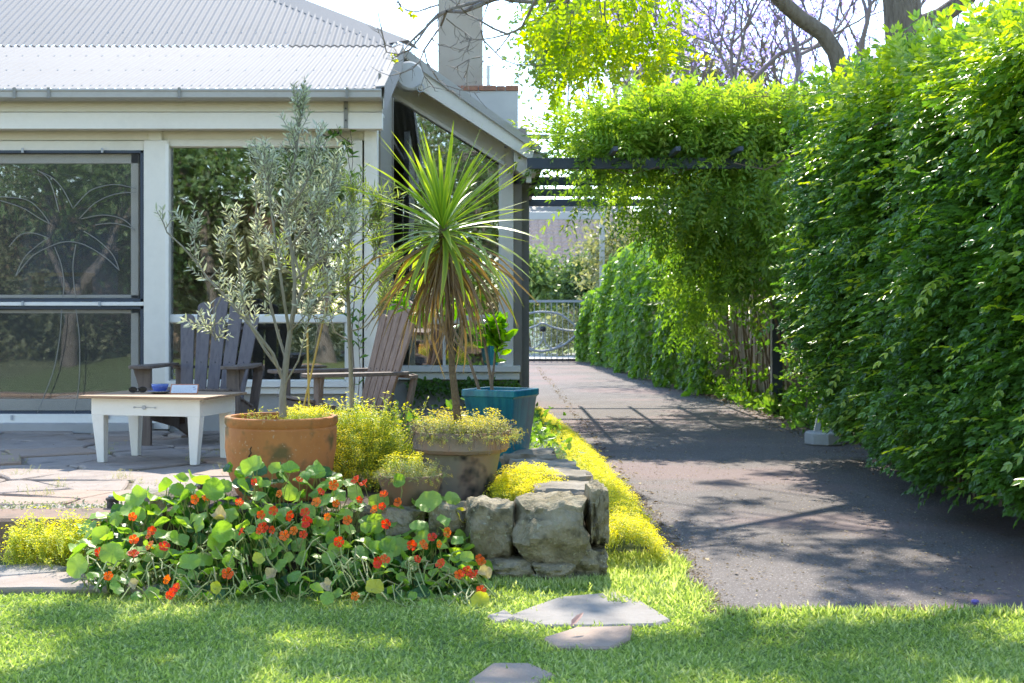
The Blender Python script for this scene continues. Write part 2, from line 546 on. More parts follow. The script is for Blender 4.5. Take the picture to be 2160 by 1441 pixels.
M['olive'] = leaf_mat('olive_leaf', (.22, .24, .17), (.42, .44, .35), (.66, .68, .60), trans=.26, rough=.42, spec=.6, tcol=(1, 1, .62))
M['willow'] = leaf_mat('narrow_leaf', (.15, .20, .06), (.26, .32, .11), (.38, .44, .18), trans=.4, rough=.45)
M['lemon'] = leaf_mat('lemon_leaf', (.04, .13, .015), (.10, .25, .02), (.22, .38, .03), trans=.5, rough=.3, spec=.5)
M['grass'] = leaf_mat('grass_blade', (.13, .22, .06), (.31, .40, .14), (.60, .62, .40), trans=.5, rough=.45, spec=.5)
M['sedum'] = leaf_mat('sedum', (.20, .30, .05), (.36, .43, .07), (.52, .52, .08), tint=(.90, .80, .04), trans=.3, rough=.55)
M['sedum_pale'] = leaf_mat('pale_sedum', (.22, .28, .10), (.34, .36, .15), (.42, .36, .20), tint=(.74, .62, .05), trans=.3, rough=.55)
M['litter'] = leaf_mat('leaf_litter', (.13, .08, .04), (.28, .19, .10), (.45, .36, .2), trans=.1, rough=.8)
M['clover'] = leaf_mat('silver_groundcover', (.16, .20, .13), (.26, .30, .22), (.38, .40, .33), trans=.25, rough=.6)


def sword_mat(name, c_base, c_mid, edge, trans=.35):
    """cordyline blade: stripes along the blade, yellower along the margins (object x = length, y = width)"""
    m, n, l, b = new_mat(name)
    at = n.new('ShaderNodeAttribute'); at.attribute_name = 'tint'
    oi = n.new('ShaderNodeObjectInfo')
    tc = n.new('ShaderNodeTexCoord')
    st = noise_tex(n, l, 3, 3, .5, tc.outputs['Object'], (1.2, 160, 1))
    base = mixc(n, l, oi.outputs['Random'], c_base, c_mid)
    base = mixc(n, l, st, base, (c_mid[0] * 1.25, c_mid[1] * 1.15, c_mid[2]))
    col = mixc(n, l, at.outputs['Fac'], base, edge)
    l.new(col, b.inputs['Base Color'])
    b.inputs['Roughness'].default_value = .36
    tr = n.new('ShaderNodeBsdfTranslucent')
    hs = n.new('ShaderNodeHueSaturation'); hs.inputs['Value'].default_value = 2.4
    l.new(mixc(n, l, 1.0, col, (1, 1, .3), 'MULTIPLY'), hs.inputs['Color']); l.new(hs.outputs[0], tr.inputs[0])
    mx = n.new('ShaderNodeMixShader'); mx.inputs[0].default_value = trans
    l.new(b.outputs[0], mx.inputs[1]); l.new(tr.outputs[0], mx.inputs[2])
    l.new(mx.outputs[0], n['Material Output'].inputs[0])
    return m


M['sword'] = sword_mat('cordyline_leaf', (.05, .13, .035), (.12, .24, .04), (.40, .43, .05), .42)
M['sword_dry'] = sword_mat('dry_cordyline_leaf', (.11, .06, .035), (.20, .12, .07), (.27, .18, .10), .15)


def nast_mat(name, c1, c2, vein, trans=.38):
    m, n, l, b = new_mat(name)
    tc = n.new('ShaderNodeTexCoord')
    sx = n.new('ShaderNodeSeparateXYZ'); l.new(tc.outputs['Object'], sx.inputs[0])
    an = n.new('ShaderNodeMath'); an.operation = 'ARCTAN2'; l.new(sx.outputs[1], an.inputs[0]); l.new(sx.outputs[0], an.inputs[1])
    mu = n.new('ShaderNodeMath'); mu.operation = 'MULTIPLY'; mu.inputs[1].default_value = 9; l.new(an.outputs[0], mu.inputs[0])
    co = n.new('ShaderNodeMath'); co.operation = 'COSINE'; l.new(mu.outputs[0], co.inputs[0])
    k = ramp(n, l, co.outputs[0], [(.94, (0, 0, 0)), (.998, (.6, .6, .6))])
    oi = n.new('ShaderNodeObjectInfo')
    base = mixc(n, l, oi.outputs['Random'], c1, c2)
    base = mixc(n, l, noise_tex(n, l, 18, 3, .5, tc.outputs['Object']), base, mixc(n, l, .5, base, c2))
    col = mixc(n, l, k, base, vein)
    l.new(col, b.inputs['Base Color'])
    b.inputs['Roughness'].default_value = .42
    tr = n.new('ShaderNodeBsdfTranslucent')
    hs = n.new('ShaderNodeHueSaturation'); hs.inputs['Value'].default_value = 2.0
    l.new(mixc(n, l, 1.0, col, (1, 1, .3), 'MULTIPLY'), hs.inputs['Color']); l.new(hs.outputs[0], tr.inputs[0])
    mx = n.new('ShaderNodeMixShader'); mx.inputs[0].default_value = trans
    l.new(b.outputs[0], mx.inputs[1]); l.new(tr.outputs[0], mx.inputs[2])
    l.new(mx.outputs[0], n['Material Output'].inputs[0])
    return m


M['nast'] = nast_mat('nasturtium_leaf', (.14, .30, .05), (.33, .47, .07), (.31, .46, .12))
M['nast_yellow'] = nast_mat('yellowed_leaf', (.42, .46, .03), (.55, .50, .05), (.6, .6, .2))
M['nast_dry'] = nast_mat('withered_leaf', (.40, .30, .16), (.52, .42, .27), (.6, .5, .35), .2)
M['petal'] = leaf_mat('orange_petal', (.78, .045, .008), (.88, .10, .01), (.90, .24, .02), tint=(.8, .2, .02), trans=.35, rough=.5, tcol=(1, .5, .2))

# ================================================================== THE GROUND
def sheet(name, poly, z, mat, kind='structure', sub=0):
    mb = MB(); mb.add([(x, y, z) for x, y in poly], [tuple(range(len(poly)))])
    return mb.build(name, mat, kind=kind)


sheet('ground', [(-400, -300), (400, -300), (400, 500), (-400, 500)], -.03, M['terrain'])


def wavy(pts, step=.12, amp=.025, seed=0):
    out = []
    for i in range(len(pts)):
        a = Vector(pts[i]); b = Vector(pts[(i + 1) % len(pts)])
        n = max(1, int((b - a).length / step)) if (b - a).length < 30 else 1
        d = (b - a).normalized(); q = Vector((-d.y, d.x))
        for k in range(n):
            p = a + (b - a) * k / n
            w = noise.noise(Vector((p.x * 2.3, p.y * 2.3, seed))) * amp * 2 if n > 1 else 0
            out.append((p.x + q.x * w, p.y + q.y * w))
    return out


DRIVE = [(.84, 5.43), (4.4, 5.38), (4.4, 12.0), (3.25, 13.0), (3.1, 20), (2.95, 26), (2.6, 34.2), (-2.0, 34.2), (-2.0, 24), (.3, 19), (.62, 15), (.80, 12), (.80, 9), (.80, 7)]
sheet('driveway', wavy(DRIVE, .12, .03, 3), 0.0, M['asphalt'])
sheet('lawn', [(-9, -12), (9, -12), (9, 6.0), (.95, 6.0), (.95, 9.2), (-9, 9.2)], -.008, M['lawn_base'])

PZ = .16
patio = empty('patio', (0, 0, 0), kind='structure')
mb = MB()
mb.prism([(-9, 6.85), (-1.3, 6.85), (.34, 8.0), (.40, 10), (.36, 15.2), (-9, 15.2)], 0, PZ - .02)
mb.build('joint_bed', M['mortar'], patio)


def clip(poly, p, n):
    out = []
    for i in range(len(poly)):
        a = poly[i]; b = poly[(i + 1) % len(poly)]
        da = (a[0] - p[0]) * n[0] + (a[1] - p[1]) * n[1]; db = (b[0] - p[0]) * n[0] + (b[1] - p[1]) * n[1]
        if da <= 0: out.append(a)
        if (da < 0 < db) or (db < 0 < da):
            t = da / (da - db); out.append((a[0] + (b[0] - a[0]) * t, a[1] + (b[1] - a[1]) * t))
    return out


def voronoi_cells(x0, x1, y0, y1, sx, sy, gap, jit=.42, rr=R):
    pts = []
    nx = int((x1 - x0) / sx); ny = int((y1 - y0) / sy)
    for j in range(ny + 1):
        for i in range(nx + 1):
            pts.append((x0 + (i + .5 * (j % 2)) * sx + rr.uniform(-jit, jit) * sx, y0 + j * sy + rr.uniform(-jit, jit) * sy))
    cells = []
    for i, p in enumerate(pts):
        poly = [(x0, y0), (x1, y0), (x1, y1), (x0, y1)]
        for j, q in enumerate(pts):
            if i == j: continue
            d = math.hypot(q[0] - p[0], q[1] - p[1])
            if d > 3.2 * max(sx, sy) or d < 1e-6: continue
            n = ((q[0] - p[0]) / d, (q[1] - p[1]) / d)
            mid = ((p[0] + q[0]) / 2 - n[0] * gap / 2, (p[1] + q[1]) / 2 - n[1] * gap / 2)
            poly = clip(poly, mid, n)
            if len(poly) < 3: break
        if len(poly) >= 3: cells.append(poly)
    return cells


def rough_poly(poly, amp=.018, step=.09, seed=0):
    return wavy(poly, step, amp, seed)


k = 0
for cell in voronoi_cells(-5.2, .38, 7.06, 14.7, .60, .42, .03):
    c = (sum(p[0] for p in cell) / len(cell), sum(p[1] for p in cell) / len(cell))
    if c[1] > 12.0 and c[0] < -1.3: continue
    if c[1] < 8.2 and c[0] > -1.25: continue
    big = max(p[0] for p in cell) - min(p[0] for p in cell)
    if big < .12: continue
    k += 1
    mb = MB(); mb.prism(rough_poly(cell, .014, .1, k), 0, PZ + U(-.010, .012) - 0, .009, (U(-.02, .02), U(-.02, .02)))
    mb.v = [(x, y, z if z > .01 else PZ - .05) for x, y, z in mb.v]
    o = mb.build('flagstone', M['flag_pink'] if R.random() < .3 else M['flag'], patio)

# kerb stones along the front of the patio
xs = [-7.0, -5.6, -4.3, -3.05, -1.62]
for a, b in zip(xs[:-1], xs[1:]):
    mb = MB(); mb.prism(rough_poly([(a + .008, 6.66), (b - .008, 6.67), (b - .012, 7.04), (a + .01, 7.03)], .012, .12, a), -.02, .182 + U(-.006, .006), .014)
    mb.build('kerbstone', M['kerb'], patio)

# stones let into the lawn
def lawn_stone(pxpoly, label, mat, z=.022, seed=0, name='stepping_stone', group='stepping stones in the lawn'):
    pts = [G(x, y, z) for x, y in pxpoly]
    c = sum(pts, Vector()) / len(pts)
    poly = [(p.x - c.x, p.y - c.y) for p in pts]
    mb = MB(); mb.prism(rough_poly(rough_poly(poly, .03, .16, seed + 7), .010, .05, seed), -.04, z, .008)
    o = mb.build(name, mat, kind='thing')
    o.location = (c.x, c.y, 0)
    return tag(o, label, 'stepping stone', group)


lawn_stone([(1075, 1300), (1180, 1258), (1300, 1248), (1372, 1266), (1418, 1306), (1385, 1316), (1150, 1318)], 'large grey stepping stone in the grass in front of the boulder wall', M['flag_grey'], .010, 1)
lawn_stone([(1150, 1344), (1215, 1320), (1338, 1318), (1332, 1344), (1290, 1364), (1180, 1362)], 'small buff stepping stone touching the front edge of the large grey one', M['flag_pink'], .014, 2)
lawn_stone([(985, 1432), (1040, 1398), (1110, 1398), (1168, 1420), (1120, 1448), (1000, 1450)], 'buff stepping stone at the very front of the lawn', M['flag_pink'], .010, 3)
lawn_stone([(-60, 1196), (92, 1186), (150, 1196), (120, 1206), (10, 1214), (-60, 1210)], 'pale flat stone in the grass below the patio kerb', M['flag_grey'], .03, 4)
lawn_stone([(-60, 1240), (0, 1216), (140, 1206), (330, 1228), (430, 1236), (300, 1244), (60, 1238)], 'long grey stone slab between lawn edge and nasturtiums', M['flag'], .026, 5)
lawn_stone([(1028, 1296), (1070, 1284), (1090, 1300), (1050, 1312)], 'sliver of stone beside the large grey stepping stone', M['flag_grey'], .012, 6)

# ================================================================== THE HOUSE
YF, YG = 12.07, 14.8
house = empty('house', (0, YF, PZ), label='single storey cream weatherboard house with white corrugated iron roof and rendered chimney', cat='house')
HI = Matrix.Translation((0, -YF, -PZ))


def hp(mb, name, mat, parent=None, **k):
    """a part of the house, built in world coordinates"""
    par = parent or house
    o = mb.build(name, mat, None, **k)
    o.parent = par
    if par is house: o.matrix_parent_inverse = HI
    return o


def X(px, Y=YF): return (px - CX) / F * Y
def Z(py, Y=YF): return EYE + (CY - py) / F * Y


EX = -6.5      # where the facade ends, outside the picture
# --- lean-to roof: corrugated sheets
PITCH = .0762; DEPTH_C = .0095
YE, ZE = 11.75, EYE + (CY - 188) / F * 11.75
YB, ZB = 14.37, EYE + (CY - 97) / F * 14.37
XR = X(800, YE)


def corr_sheet(x0, x1, lower, upper, seg=8):
    """lower(x)->(y,z), upper(x)->(y,z)"""
    n = max(2, int(round((x1 - x0) / PITCH * seg)))
    mb = MB(); vs = []; fs = []
    for i in range(n + 1):
        x = x0 + (x1 - x0) * i / n
        w = DEPTH_C * math.cos(2 * math.pi * x / PITCH)
        a = lower(x); b = upper(x)
        sl = math.atan2(b[1] - a[1], b[0] - a[0])
        ny, nz = -math.sin(sl), math.cos(sl)
        for (y, z) in (a, ((a[0] + b[0]) / 2, (a[1] + b[1]) / 2), b):
            vs.append((x, y + ny * w, z + nz * w))
    for i in range(n):
        for r in range(2):
            fs.append((i * 3 + r, (i + 1) * 3 + r, (i + 1) * 3 + r + 1, i * 3 + r + 1))
    mb.add(vs, fs)
    return mb


W = PITCH * 10
xs = []
x = XR
while x > EX:
    xs.append((x - W, x)); x -= W
for a, b in xs:
    o = hp(corr_sheet(a, b + .02, lambda x: (YE, ZE), lambda x: (YB, ZB)), 'roof_sheet', M['white_roof'], smooth=True)
# --- main roof, steeper, cut off by the hip
HX, HY = X(600, 15.75), 15.75
HZ = EYE + CY / F * HY
sl_up = (HZ - ZB) / (HY - YB)
hipdx = (X(846, YB) - HX) / (HY - YB)


def up_top(x):
    x_r = X(846, YB)
    y = YB + max(.02, (x_r - x) / hipdx)
    y = min(y, 19.5)
    return (y, ZB + .02 + sl_up * (y - YB))


x = X(840, YB); first = True
while x > EX - 1.5:
    o = hp(corr_sheet(x - W, x + .02, lambda x: (YB - .05, ZB - .05 * sl_up + .022), up_top), 'roof_sheet', M['white_roof'], smooth=True)
    x -= W
# screws
mb = MB()
def screw(x, y, z, r=.0075):
    n = len(mb.v)
    for q in range(6):
        mb.v.append((x + r * math.cos(q * 1.047), y + r * math.sin(q * 1.047), z))
    for q in range(6):
        mb.v.append((x + r * .7 * math.cos(q * 1.047), y + r * .7 * math.sin(q * 1.047), z + .007))
    for q in range(6):
        mb.f.append((n + q, n + (q + 1) % 6, n + 6 + (q + 1) % 6, n + 6 + q))
    mb.f.append(tuple(n + 6 + q for q in range(6)))
kx = math.ceil(EX / PITCH)
sl_lo = (ZB - ZE) / (YB - YE)
for i in range(kx, int(XR / PITCH) + 1):
    x = i * PITCH
    for t in (.04, .36, .70, .95):
        if (i + int(t * 10)) % (1 if t < .1 else 2) == 0:
            y = YE + (YB - YE) * t
            screw(x, y, ZE + sl_lo * (y - YE) + DEPTH_C)
    if i % 2 == 0:
        for y in (YB + .28, YB + 1.3):
            if y < up_top(x)[0] - .1: screw(x, y, ZB + .022 + sl_up * (y - YB) + DEPTH_C)
hp(mb, 'roof_screws', M['galv'], kind='stuff')

# hip capping and verge capping (folded white metal)
mb = MB()
a0 = Vector((X(862, YB), YB + .02, ZB + .03)); a1 = Vector((X(862, YB) + (HX - X(846, YB)) * 2.6, YB + (HY - YB) * 2.6, ZB + .03 + sl_up * (HY - YB) * 2.6))
side = Vector((-.26, -.02, -.012)); side2 = Vector((.12, .02, -.07))
mb.add([a0 + side, a0 + Vector((0, 0, .035)), a1 + Vector((0, 0, .035)), a1 + side, a0 + side2, a1 + side2, a0 + side - Vector((0, 0, .03)), a1 + side - Vector((0, 0, .03))],
       [(0, 1, 2, 3), (1, 4, 5, 2), (6, 0, 3, 7)])
hp(mb, 'hip_capping', M['white_roof'])
mb = MB()
v0 = Vector((XR - .03, YE - .02, ZE + .02)); v1 = Vector((XR - .03, YB, ZB + .02))
r0 = Vector((X(806, YE) + .02, YE - .02, ZE + .026)); r1 = Vector((X(852, YB), YB, ZB + .026))
mb.add([v0, r0, r1, v1, r0 - Vector((-.004, 0, .22)), r1 - Vector((-.004, 0, .22)), v0 - Vector((0, 0, .012)), r0 - Vector((0, 0, .012))],
       [(0, 1, 2, 3), (1, 4, 5, 2), (6, 7, 1, 0)])
hp(mb, 'verge_capping', M['white_roof'])
# side slope of the main roof, falling to the right
B0 = P(862, 112, YG - .35); B1 = P(1143, 322, YG - .35)
mb = MB()
up = Vector((0, 0, .0))
far = Vector((0, 9, -1.4))
D = Vector((HX, HY, HZ))
E_ = a1
mb.add([B0, B1, B1 + Vector((0, 9, 0)), E_ + Vector((0, .1, 0)), B0 + Vector((0, 0, -.01)), B1 + Vector((0, 0, -.01))], [(0, 1, 2, 3)])
hp(mb, 'side_roof', M['white_roof'])
# ridge and back, so that the roof is closed from the side
# --- barge boards on the rake
def rake(mb, off0, off1, y0, y1, ext=0.0, ext1=0.0):
    d = (B1 - B0).normalized(); n = Vector((-d.z, 0, d.x)) * -1
    if n.z > 0: n = -n
    p0 = B0 - d * ext; p1 = B1 + d * ext1
    q = [p0 + n * off0, p1 + n * off0, p1 + n * off1, p0 + n * off1]
    vs = [(v.x, y, v.z) for y in (y0, y1) for v in q]
    mb.add(vs, [(0, 1, 2, 3), (7, 6, 5, 4), (0, 4, 5, 1), (1, 5, 6, 2), (2, 6, 7, 3), (3, 7, 4, 0)])
    return mb


def pprism(poly, Y0, Y1):
    q = [P(x, y, Y0) for x, y in poly]; n = len(q); mb = MB()
    mb.add([(v.x, Y, v.z) for Y in (Y0, Y1) for v in q], [tuple(reversed(range(n))), tuple(range(n, 2 * n))] + [(i, (i + 1) % n, n + (i + 1) % n, n + i) for i in range(n)])
    return mb


hp(pprism([(858, 104), (1144, 311), (1137, 323), (876, 139), (852, 116)], YG - .46, YG - .30), 'barge_capping', M['gutter'])
hp(pprism([(868, 134), (1128, 317), (1121, 339), (896, 195), (868, 178)], YG - .42, YG - .37), 'barge_board', M['offwhite'])
hp(pprism([(816, 150), (868, 160), (896, 186), (1064, 294), (1064, 342), (812, 184)], YG - .07, YG - .03), 'soffit_board', M['cream'])
hp(pprism([(812, 184), (1064, 342), (1064, 350), (812, 192)], YG - .10, YG + .03), 'window_head_trim', M['white'])
hp(pprism([(868, 178), (896, 192), (1124, 337), (1124, 330), (868, 160)], YG - .368, YG - .0), 'soffit', M['cream'])
# boxed end under the eave on the right
mb = MB(); q = [P(1083, 318, YG), P(1118, 345, YG), P(1116, 385, YG), P(1083, 362, YG)]
mb.add([(v.x, y, v.z) for y in (YG - .33, YG + .3) for v in q], [(0, 1, 2, 3), (7, 6, 5, 4), (0, 4, 5, 1), (1, 5, 6, 2), (2, 6, 7, 3), (3, 7, 4, 0)])
hp(mb, 'eave_box', M['cream'])
mb = MB(); mb.rect(1112, 1131, 346, 366, YG - .35, .5); mb.rect(1110, 1121, 336, 385, YG - .36, .08)
hp(mb, 'eave_bracket', M['white'])
mb = MB()
g0 = P(1120, 320, YG - .4); g1 = P(1156, 332, YG - .4)
mb.add([(g0.x, y, g0.z) for y in (YG - .4, YG + 6)] + [(g1.x, y, g1.z + .05) for y in (YG - .4, YG + 6)] + [(g1.x - .03, y, g1.z - .03) for y in (YG - .4, YG + 6)] + [(g0.x, y, g0.z - .07) for y in (YG - .4, YG + 6)],
       [(0, 2, 3, 1), (2, 4, 5, 3), (4, 6, 7, 5), (6, 0, 1, 7), (0, 6, 4, 2)])
hp(mb, 'side_gutter', M['gutter'])
# the white round flue cowl with its ring under the top of the rake
mb = MB(); c = P(862, 163, YG - .62)
prof = [(.02, -.07), (.10, -.06), (.145, -.03), (.15, 0), (.15, .05), (.13, .07), (.02, .075)]
mb.lathe(prof, (0, 0, 0), 28)
o = hp(mb, 'round_lamp', M['parapet'], auto=True)
o.rotation_euler = (math.radians(82), 0, math.radians(14)); o.location = c
mb = MB()
cr = P(887, 186, YG - .7)
mb.tube([(cr.x + .035 * math.cos(t), cr.y, cr.z + .038 * math.sin(t)) for t in [i * 2 * math.pi / 18 for i in range(19)]], .006, 6, False)
hp(mb, 'hanging_ring', M['galv'], smooth=True)

# --- gutter with straps
mb = MB()
gx0, gx1 = EX - .3, X(804, 11.68)
z0 = ZE - .005
prof = [(11.74, z0), (11.66, z0 - .005), (11.655, z0 - .02), (11.665, z0 - .03), (11.665, z0 - .075), (11.69, z0 - .09), (11.79, z0 - .09), (11.79, z0)]
vs = [(x, y, z) for x in (gx0, gx1) for (y, z) in prof]
n = len(prof)
mb.add(vs, [(i, i + 1, n + i + 1, n + i) for i in range(n - 1)] + [tuple(range(n, 2 * n))])
hp(mb, 'gutter', M['gutter'])
for px in (30, 102, 378, 732):
    mb = MB(); x = X(px, 11.65)
    mb.box(x - .012, x + .012, 11.648, 11.654, z0 - .085, z0 + .003)
    hp(mb, 'gutter_strap', M['metal'])
# --- verandah beam: two boards, strap bolted over them
YBM = 11.86
mb = MB(); mb.rect(-1200, 806, 208, 236, YBM + .012, .1); hp(mb, 'fascia_board', M['cream'], bevel=.004)
mb = MB(); mb.rect(-1200, 806, 237, 272, YBM, .12); hp(mb, 'verandah_beam', M['offwhite'], bevel=.004)
mb = MB(); mb.rect(725, 734, 212, 271, YBM - .006, .006)
st = hp(mb, 'strap', M['metal'])
for py in (229, 254):
    mb = MB(); c = P(729.5, py, YBM - .01)
    mb.tube([(c.x, c.y + .004, c.z), (c.x, c.y - .008, c.z)], .008, 8)
    b_ = mb.build('bolt', M['iron'], st)
mb = MB(); mb.rect(-1200, 800, 190, 212, YBM + .13, .5); mb.rect(-1200, 806, 236, 241, YBM + .14, .25)
hp(mb, 'eave_lining', M['cream'])

# --- front wall: head, posts, rails, sills
def part(name, rects, mat, bevel=.003, Y=YF, **k):
    mb = MB()
    for r in rects:
        mb.rect(*r[:4], r[4] if len(r) > 4 else Y, r[5] if len(r) > 5 else .09)
    return hp(mb, name, mat, bevel=bevel, **k)


part('wall_head', [(-1200, 796, 236, 296, YF - .0, .12)], M['cream'])
part('head_block', [(313, 341, 274, 296, YF - .03, .025)], M['cream'])
part('window_head', [(355, 733, 295, 309, YF - .02, .1)], M['cream'])
part('window_head', [(-1200, 303, 297, 318, YF - .02, .1)], M['cream'])
part('post', [(303, 355, 296, 906, YF - .045, .15)], M['offwhite'], .005)
part('window_jamb', [(348, 356, 303, 812, YF - .055, .03)], M['white'])
part('post', [(730, 764, 296, 906, YF - .045, .15)], M['offwhite'], .005)
part('corner_post', [(768, 796, 268, 906, YF - .05, .14)], M['offwhite'], .005)
part('window_rail', [(356, 731, 666, 680, YF - .02, .1)], M['white'])
part('window_sill', [(352, 745, 804, 817, YF - .06, .16), (350, 748, 818, 831, YF - .03, .12)], M['white'])
part('dado_wall', [(356, 770, 831, 915, YF + .02, .12)], M['render'], 0)
part('door_threshold', [(-1200, 330, 880, 893, YF - .05, .12)], M['white'])
part('door_step', [(-1200, 318, 893.5, 914, YF - .14, .22)], M['render'])
# side wall of the projecting bay (glass in a dark frame)
mb = MB(); mb.box(X(796), X(796) + .02, YF + .1, 13.5, .1, 3.2); hp(mb, 'side_wall', M['bronze'])
mb = MB(); mb.box(X(797) - .03, X(797) + .03, 13.5, 13.56, PZ, 3.2);
hp(mb, 'side_post', M['bronze'])

def window(frame_rects, pane_rects, mat, Y, gy, name='window', bevel=.002, t=.04):
    mb = MB()
    for r in frame_rects: mb.rect(*r, Y, t)
    w = hp(mb, name, mat, bevel=bevel)
    for r in pane_rects:
        mb = MB(); mb.rect(*r, gy, .005)
        mb.build('pane', M['glass'], w)
    return w


w1 = window([(355, 359, 308, 667), (727, 731, 308, 667), (355, 731, 307, 311), (355, 731, 663, 667)], [(357, 729, 309, 665)], M['white'], YF, YF + .03)
w2 = window([(355, 358, 679, 805), (727, 731, 679, 805), (355, 731, 679, 682), (355, 731, 801, 805)], [(357, 729, 681, 803)], M['white'], YF, YF + .03)
# round sticker inside the lower light
mb = MB(); c = P(372.5, 784, YF + .02)
mb.tube([(c.x + .034 * math.cos(t), c.y, c.z + .038 * math.sin(t)) for t in [i * 2 * math.pi / 20 for i in range(21)]], .0035, 4, False)
for a, b in (((-.012, .020), (-.004, -.006)), ((-.016, .002), (.010, .004)), ((.004, .018), (.014, .006)), ((-.02, -.014), (.022, -.012)), ((-.014, -.022), (.016, -.021))):
    mb.tube([(c.x + a[0], c.y, c.z + a[1]), (c.x + b[0], c.y, c.z + b[1])], .0028, 4)
mb.build('sticker', M['parapet'], w2)

# the sliding doors: two stacked leaves behind fly screens with scroll grilles
def door_leaf(py0, py1, gl0, gl1, strip):
    # dark screen frame
    mb = MB()
    x0 = -330
    for r in ((x0, 303, py0, py0 + 6), (x0, 303, py1 - 6, py1), (296, 303, py0, py1), (x0, x0 + 8, py0, py1)): mb.rect(*r, YF - .03, .03)
    d = hp(mb, 'screen_door', M['navy'], bevel=.002)
    mb = MB()
    for r in ((x0, 292, py0 + 8, gl0), (x0, 292, gl1, py1 - 7), (276, 292, py0 + 8, py1 - 7), (x0 + 8, x0 + 26, py0 + 8, py1 - 7)): mb.rect(*r, YF + .03, .05)
    mb.build('sash_frame', M['sash'], d, bevel=.003)
    mb = MB(); mb.rect(x0 + 20, 278, gl0 - 1, gl1 + 1, YF + .055, .005); mb.build('pane', M['glass'], d)
    mb = MB(); mb.rect(249, 274, gl0, gl1, YF + .09, .03); mb.build('inner_stile', M['sash_in'], d)
    mb = MB(); mb.rect(x0 + 7, 297, py0 + 5, py1 - 5, YF - .012, .001); mb.build('fly_screen', M['screen'], d)
    return d


M['sash_in'] = paint_mat('grey_green_stile', (.22, .24, .20), (.15, .15, .12), .3, .6, 3)
d1 = door_leaf(317, 636, 345, 622, True)
d2 = door_leaf(646, 873, 661, 842, True)
part('transom', [(-400, 303, 637, 645, YF - .05, .12)], M['white'])
part('bottom_rail', [(-400, 303, 873.5, 880, YF - .05, .1)], M['white'])


def grille(curves, door, w=.0042):
    for c in curves:
        pts = [P(x, y, YF - .035) for x, y in c]
        # smooth with Catmull-Rom
        out = []
        for i in range(len(pts) - 1):
            p0 = pts[max(0, i - 1)]; p1 = pts[i]; p2 = pts[i + 1]; p3 = pts[min(len(pts) - 1, i + 2)]
            for k in range(5):
                t = k / 5
                out.append(.5 * ((2 * p1) + (p2 - p0) * t + (2 * p0 - 5 * p1 + 4 * p2 - p3) * t * t + (3 * p1 - p0 - 3 * p2 + p3) * t ** 3))
        out.append(pts[-1])
        MB().tube(out, w, 5).build('scroll_bar', M['metal'], door, smooth=True)


up_c = [[(125, 449), (112, 400), (100, 375), (79, 359)], [(79, 360), (110, 375), (133, 400), (154, 440)],
        [(154, 440), (188, 404), (221, 392), (250, 390), (287, 398)], [(167, 462), (200, 429), (242, 410), (287, 406)],
        [(0, 415), (54, 421), (83, 442), (106, 473)], [(0, 423), (46, 438), (79, 458), (106, 473)],
        [(171, 462), (217, 454), (258, 462), (285, 485)], [(200, 475), (233, 471), (267, 477), (285, 487)],
        [(19, 521), (42, 496), (71, 492), (102, 502)], [(33, 583), (50, 546), (75, 521), (102, 502)],
        [(33, 583), (67, 542), (108, 519), (142, 510), (179, 517), (221, 542), (252, 571)],
        [(177, 488), (208, 508), (238, 538), (252, 571)],
        [(115, 521), (129, 558), (135, 600), (132, 630)], [(160, 516), (154, 558), (156, 600), (160, 630)]]
grille(up_c, d1)
grille([[(130, 653), (126, 713), (113, 781), (94, 833), (79, 870)], [(160, 653), (167, 707), (168, 781), (164, 833), (157, 870)]], d2)
# small clips holding the screens
mb = MB()
for px, py in ((47, 640), (209, 641), (47, 317), (215, 317), (24, 881), (228, 879)):
    mb.rect(px - 2, px + 2, py - 5, py + 5, YF - .065, .02)
hp(mb, 'screen_clips', M['galv'], kind='stuff')
# passage-light above the window: half hidden by the beam
mb = MB(); c = P(696, 268, YF - .12)
mb.tube([(c.x + .09 * math.cos(t), c.y, c.z + .085 * math.sin(t)) for t in [i * 2 * math.pi / 22 for i in range(23)]], .007, 6, False)
hp(mb, 'bulkhead_light_rim', M['iron'], smooth=True)
mb = MB(); mb.lathe([(.085, 0), (.08, .02), (.04, .035), (.01, .04)], (0, 0, 0), 20)
o = hp(mb, 'bulkhead_light', M['cream'], smooth=True); o.rotation_euler = (math.pi / 2, 0, 0); o.location = (c.x, c.y + .05, c.z)

# --- gable wall set back on the right with the raked window
part('gable_post', [(1058, 1083, 312, 782, YG - .04, .14)], M['offwhite'], .005, YG)
part('gable_trim', [(1052, 1059, 346, 668, YG - .05, .05)], M['white'], .003, YG)
part('window_rail', [(824, 1059, 667, 682, YG - .03, .1)], M['offwhite'], .003, YG)
part('window_sill', [(822, 1098, 772, 785, YG - .10, .2), (822, 1096, 785.5, 801, YG - .06, .16)], M['white'], .004, YG)
part('dado_wall', [(800, 1096, 801, 870, YG + .02, .12)], M['render'], 0, YG)
part('corner_board', [(1083.5, 1101, 388, 870, YG + .02, .10)], M['bronze'], .002, YG)
mb = MB()
poly = [P(822, 200, YG + .02), P(1056, 352, YG + .02), P(1056, 668, YG + .02), P(822, 668, YG + .02)]
mb.add([tuple(v) for v in poly] + [(v.x, v.y + .006, v.z) for v in poly], [(3, 2, 1, 0), (4, 5, 6, 7), (0, 1, 5, 4), (1, 2, 6, 5), (2, 3, 7, 6), (3, 0, 4, 7)])
wr = MB().rect(822, 1058, 664, 668, YG, .04)
wr = hp(wr, 'raked_window', M['white'])
mb.build('pane', M['glass'], wr)
mb = MB(); mb.rect(822, 1056, 681, 773, YG + .02, .006)
mb.build('pane', M['glass'], wr)
mb = MB(); mb.rect(824, 1056, 680, 684, YG, .04); mb.rect(934, 940, 681, 773, YG - .0, .04); mb.rect(1050, 1058, 681, 773, YG, .04)
